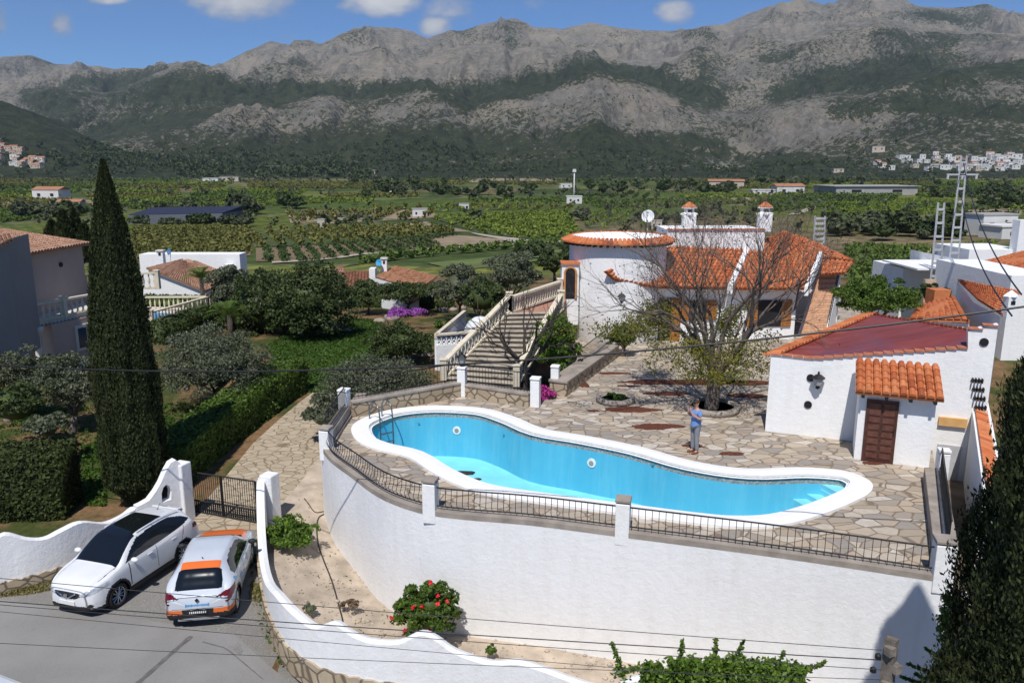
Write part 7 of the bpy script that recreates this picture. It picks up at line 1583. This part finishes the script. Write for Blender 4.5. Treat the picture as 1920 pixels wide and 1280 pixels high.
for (px,py,w_,h,wm,rm,stl,lb) in [(98,374,15,5,WH,RF,1,'white farmhouse with brown gable roof in the fields on the far left'),(135,392,9,3,WH2,RF,1,'tan shed just right of the left farmhouse'),(743,360,12,5,WH,WH,0,'small bright white farmhouse in the middle distance, left of centre'),(787,406,5,2.5,WH,GY,0,'white field hut beside the green vines'),(604,427,2.2,2.2,WH2,GY,0,'tiny cream pump hut by the yellowish orchard'),(640,423,2,2,WH2,GY,0,'tiny hut just right of the cream pump hut'),(398,342,16,4,WH,WH,0,'long white shed among fields left of centre, leftmost of a pair'),(432,340,20,5,WH2,GY,0,'grey roofed shed right of the long white shed'),(258,329,8,5,WH,WH,0,'small white block house beyond the tall cypress tip'),(1076,381,7,3,WH,WH,0,'white pump house at the foot of the tall pale mast'),(980,332,7,5,WH,WH,0,'white cube house near the foothills in the centre'),(1060,352,9,3,WH,WH,0,'low white shed left above the mast pump house'),(1476,364,17,5,WH,RF,1,'white house with brown roof right of the leafless tree'),(1430,366,13,3,WH,WH,0,'low white shed left of the brown roofed house'),(1360,352,26,5,WH2,RF,1,'reddish roofed farm seen above the leafless tree'),(1620,364,50,5,GY,GY,0,'long low pale warehouse beyond the lime green field'),(1345,290,12,5,WH2,GY,0,'tan house at the foot of the mountain above the bare tree'),(1645,284,20,8,WH2,GY,0,'large tan building on the slope left of the far town'),(1570,320,16,5,WH2,GY,0,'tan ruined barn below the far town'),(870,392,4,2,WH,GY,0,'white hut in the green vines right of centre'),(1855,440,10,5,WH,GY,0,'pale farmhouse at the right between trees'),(1895,447,12,3,WH,WH,0,'low white shed at the far right above the right villa'),(500,300,60,6,WH2,GY,0,'long pale quarry shed at the edge of the pine woods'),(680,315,40,4,WH2,WH2,0,'low pale wall like shed before the pine woods'),(1230,428,3,2,WH2,GY,0,'small cream hut behind the round tower roof'),(330,405,1,1,GY,GY,0,'')]:
    if not lb: continue
    if py<326:
        Y=1230+max(0,(318-py))*4.; u=ray(px,py)[0]/ray(px,py)[1]; x=u*Y; z=zmount(x,Y)
    else: p=AG(px,py); x,Y,z=p
    farhouse(lb,x,Y,z,w_,w_*.6,h,wm,rm,None,rr.uniform(-.25,.25),stl,'farmhouse' if w_>4 else 'field_hut','house' if w_>4 else 'hut')
p=AG(1076,380); t_=D(1076,320,p.y); mt=empty('mast','tall pale mast rising from the white pump house in the fields','mast',p); MB().tube([p,Vector((p.x,p.y,t_.z))],[.35,.28],8).build('mast_pole',WH,mt,True); MB().box((p.x,p.y,t_.z),(1.6,1.2,1.4)).build('mast_head',WH,mt)
p=AG(738,358); tagp(MB().box((p.x-1.5,p.y-2,p.z+3.6),(2.4,2.4,9)).build('white_turret',WH),'slim white turret beside the bright white farmhouse','tower')
# shade net greenhouse
a=AG(243,420);b_=AG(418,417); P=[a,b_,b_+Vector((1,16,0)),a+Vector((0,16,0))]; gh_=empty('shade_house','long dark blue net shade house behind the tall cypress','greenhouse',a); m=MB(); m.hull([Vector((p.x,p.y,-8)) for p in P],[Vector((p.x,p.y,a.z+2.6)) for p in P]); m.build('net_wall',simple('net_grey',(.14,.15,.17),.9),gh_); m=MB(); P2=[p+Vector((0,0,.0)) for p in P]; m.hull([Vector((p.x,p.y,a.z+2.65)) for p in P2],[Vector((p.x,p.y,a.z+2.65+(1.4 if i>1 else 0.1))) for i,p in enumerate(P2)]); m.build('net_roof',simple('net_blue',(.022,.028,.055),.8),gh_)
# trees in the valley
protos=[]
for k in range(4):
    P,nr=crown_pts((0,0,.55),(.5,.5,.45),26,14,.34,-.4); L=[leaves(P,.17,nr),blob((0,0,.55),(.36,.36,.33),9,7,.3,k+7)]; V,Q=join(L)
    protos.append((V,Q))
cnt=0; me_=[]
VT=[leafmat('far_tree_green',(.034,.052,.018),(.066,.09,.028),.7,.1,.02),leafmat('far_tree_olive',(.055,.07,.034),(.105,.12,.06),.7,.1,.02)]
for k,(V,Q) in enumerate(protos):
    for j in range(2):
        me=bpy.data.meshes.new('valley_tree'); me.vertices.add(len(V)); me.vertices.foreach_set('co',V.ravel()); me.loops.add(Q.size); me.loops.foreach_set('vertex_index',Q.ravel().astype(np.int32)); me.polygons.add(len(Q)); me.polygons.foreach_set('loop_start',(np.arange(len(Q))*4).astype(np.int32)); me.polygons.foreach_set('loop_total',np.full(len(Q),4,np.int32)); me.update(calc_edges=True); me.materials.append(VT[j]); me_.append(me)
def vtree(px,py,s,j=0):
    p=AG(px,py); o=bpy.data.objects.new('valley_tree',me_[rr.randrange(4)*2+j]); col.objects.link(o); o.location=p-Vector((0,0,.04*s)); o.scale=(s*rr.uniform(.9,1.25),s*rr.uniform(.9,1.25),s*rr.uniform(.75,1.)); o.rotation_euler=(0,0,rr.uniform(0,6.28))
    tagp(o,['dark green tree standing alone or in a line among the valley fields','grey green olive tree standing among the valley fields'][j],'tree','trees scattered over the valley fields')
belts=[((255,424,470,426),26,4,1),((440,398,480,412),10,8,0),((1085,412,1090,414),2,6,0),((270,396,400,398),12,5,1),((680,345,850,372),34,9,0),((850,350,1000,378),22,8,0),((1100,352,1380,366),28,8,0),((30,405,170,408),16,6,1),((60,405,180,396),12,6,0),((520,388,560,395),6,7,0),((1380,340,1640,352),24,9,0),((1560,430,1640,446),20,6,1),((1640,430,1800,452),42,6,0),((1800,425,1900,440),18,7,0),((1820,380,1920,398),14,8,0),((1200,400,1420,425),24,4.,1),((560,432,700,420),6,3,0),((960,470,1060,500),8,3,0),((1700,345,1900,375),20,8,0),((640,335,700,345),8,9,0)]
for (x0,y0,x1,y1),n,s,j in belts:
    for i in range(int(n*.8)): vtree(rr.uniform(x0,x1),rr.uniform(min(y0,y1),max(y0,y1)),s*rr.uniform(.45,1.05),j if rr.random()<.8 else 1-j)
def wood(lab,boxes,mat,name='woodland'):
    L=[]
    for (x0,y0,x1,y1,n,s) in boxes:
        for i in range(n):
            px=rr.uniform(x0,x1); py=rr.uniform(y0,y1)
            if py<326: Y=1160+(326-py)*9+rr.uniform(-20,60); u=ray(px,py)[0]/ray(px,py)[1]; x=u*Y; z=zmount(x,Y)
            else: p=AG(px,py); x,Y,z=p
            k=13; h=s*rr.uniform(.6,1.2); C=np.array([x,Y,z+h*.5])+rng.normal(size=(k,3))*np.array([h*.26,h*.26,h*.22]); L.append(leaves(C,h*.42,None,1.1))
    V,Q=join(L); tagp(mk(name,V,Q,mat),lab,'woodland',kind='stuff')
wood('dark pine woods along the foot of the mountains',[(150,298,620,322,900,7),(620,296,960,318,420,7),(330,316,430,331,180,10),(460,318,700,333,380,10),(960,302,1640,322,420,6.5),(0,318,250,331,160,9),(1640,305,1920,326,70,8)],VT[0])
wood('scattered scrub and hedgerow trees over the whole valley floor',[(0,333,1920,345,330,6),(0,345,1920,370,170,4.5),(0,380,900,425,60,3.5),(1100,380,1920,440,80,3.5)],VT[1],'hedgerow_scrub')
# ================= haze =================
hz=MB(); hz.box((0,2600,560),(17000,5560,1150)); hm=bpy.data.materials.new('haze'); hm.use_nodes=True; ht=hm.node_tree; ht.nodes.remove(ht.nodes['Principled BSDF']); pv=N(ht,'ShaderNodeVolumePrincipled'); pv.inputs['Color'].default_value=(.70,.84,1,1); pv.inputs['Density'].default_value=5e-5; pv.inputs['Anisotropy'].default_value=.2; ht.links.new(pv.outputs[0],ht.nodes['Material Output'].inputs['Volume'])
ho=hz.build('haze',hm); ho['kind']='stuff'
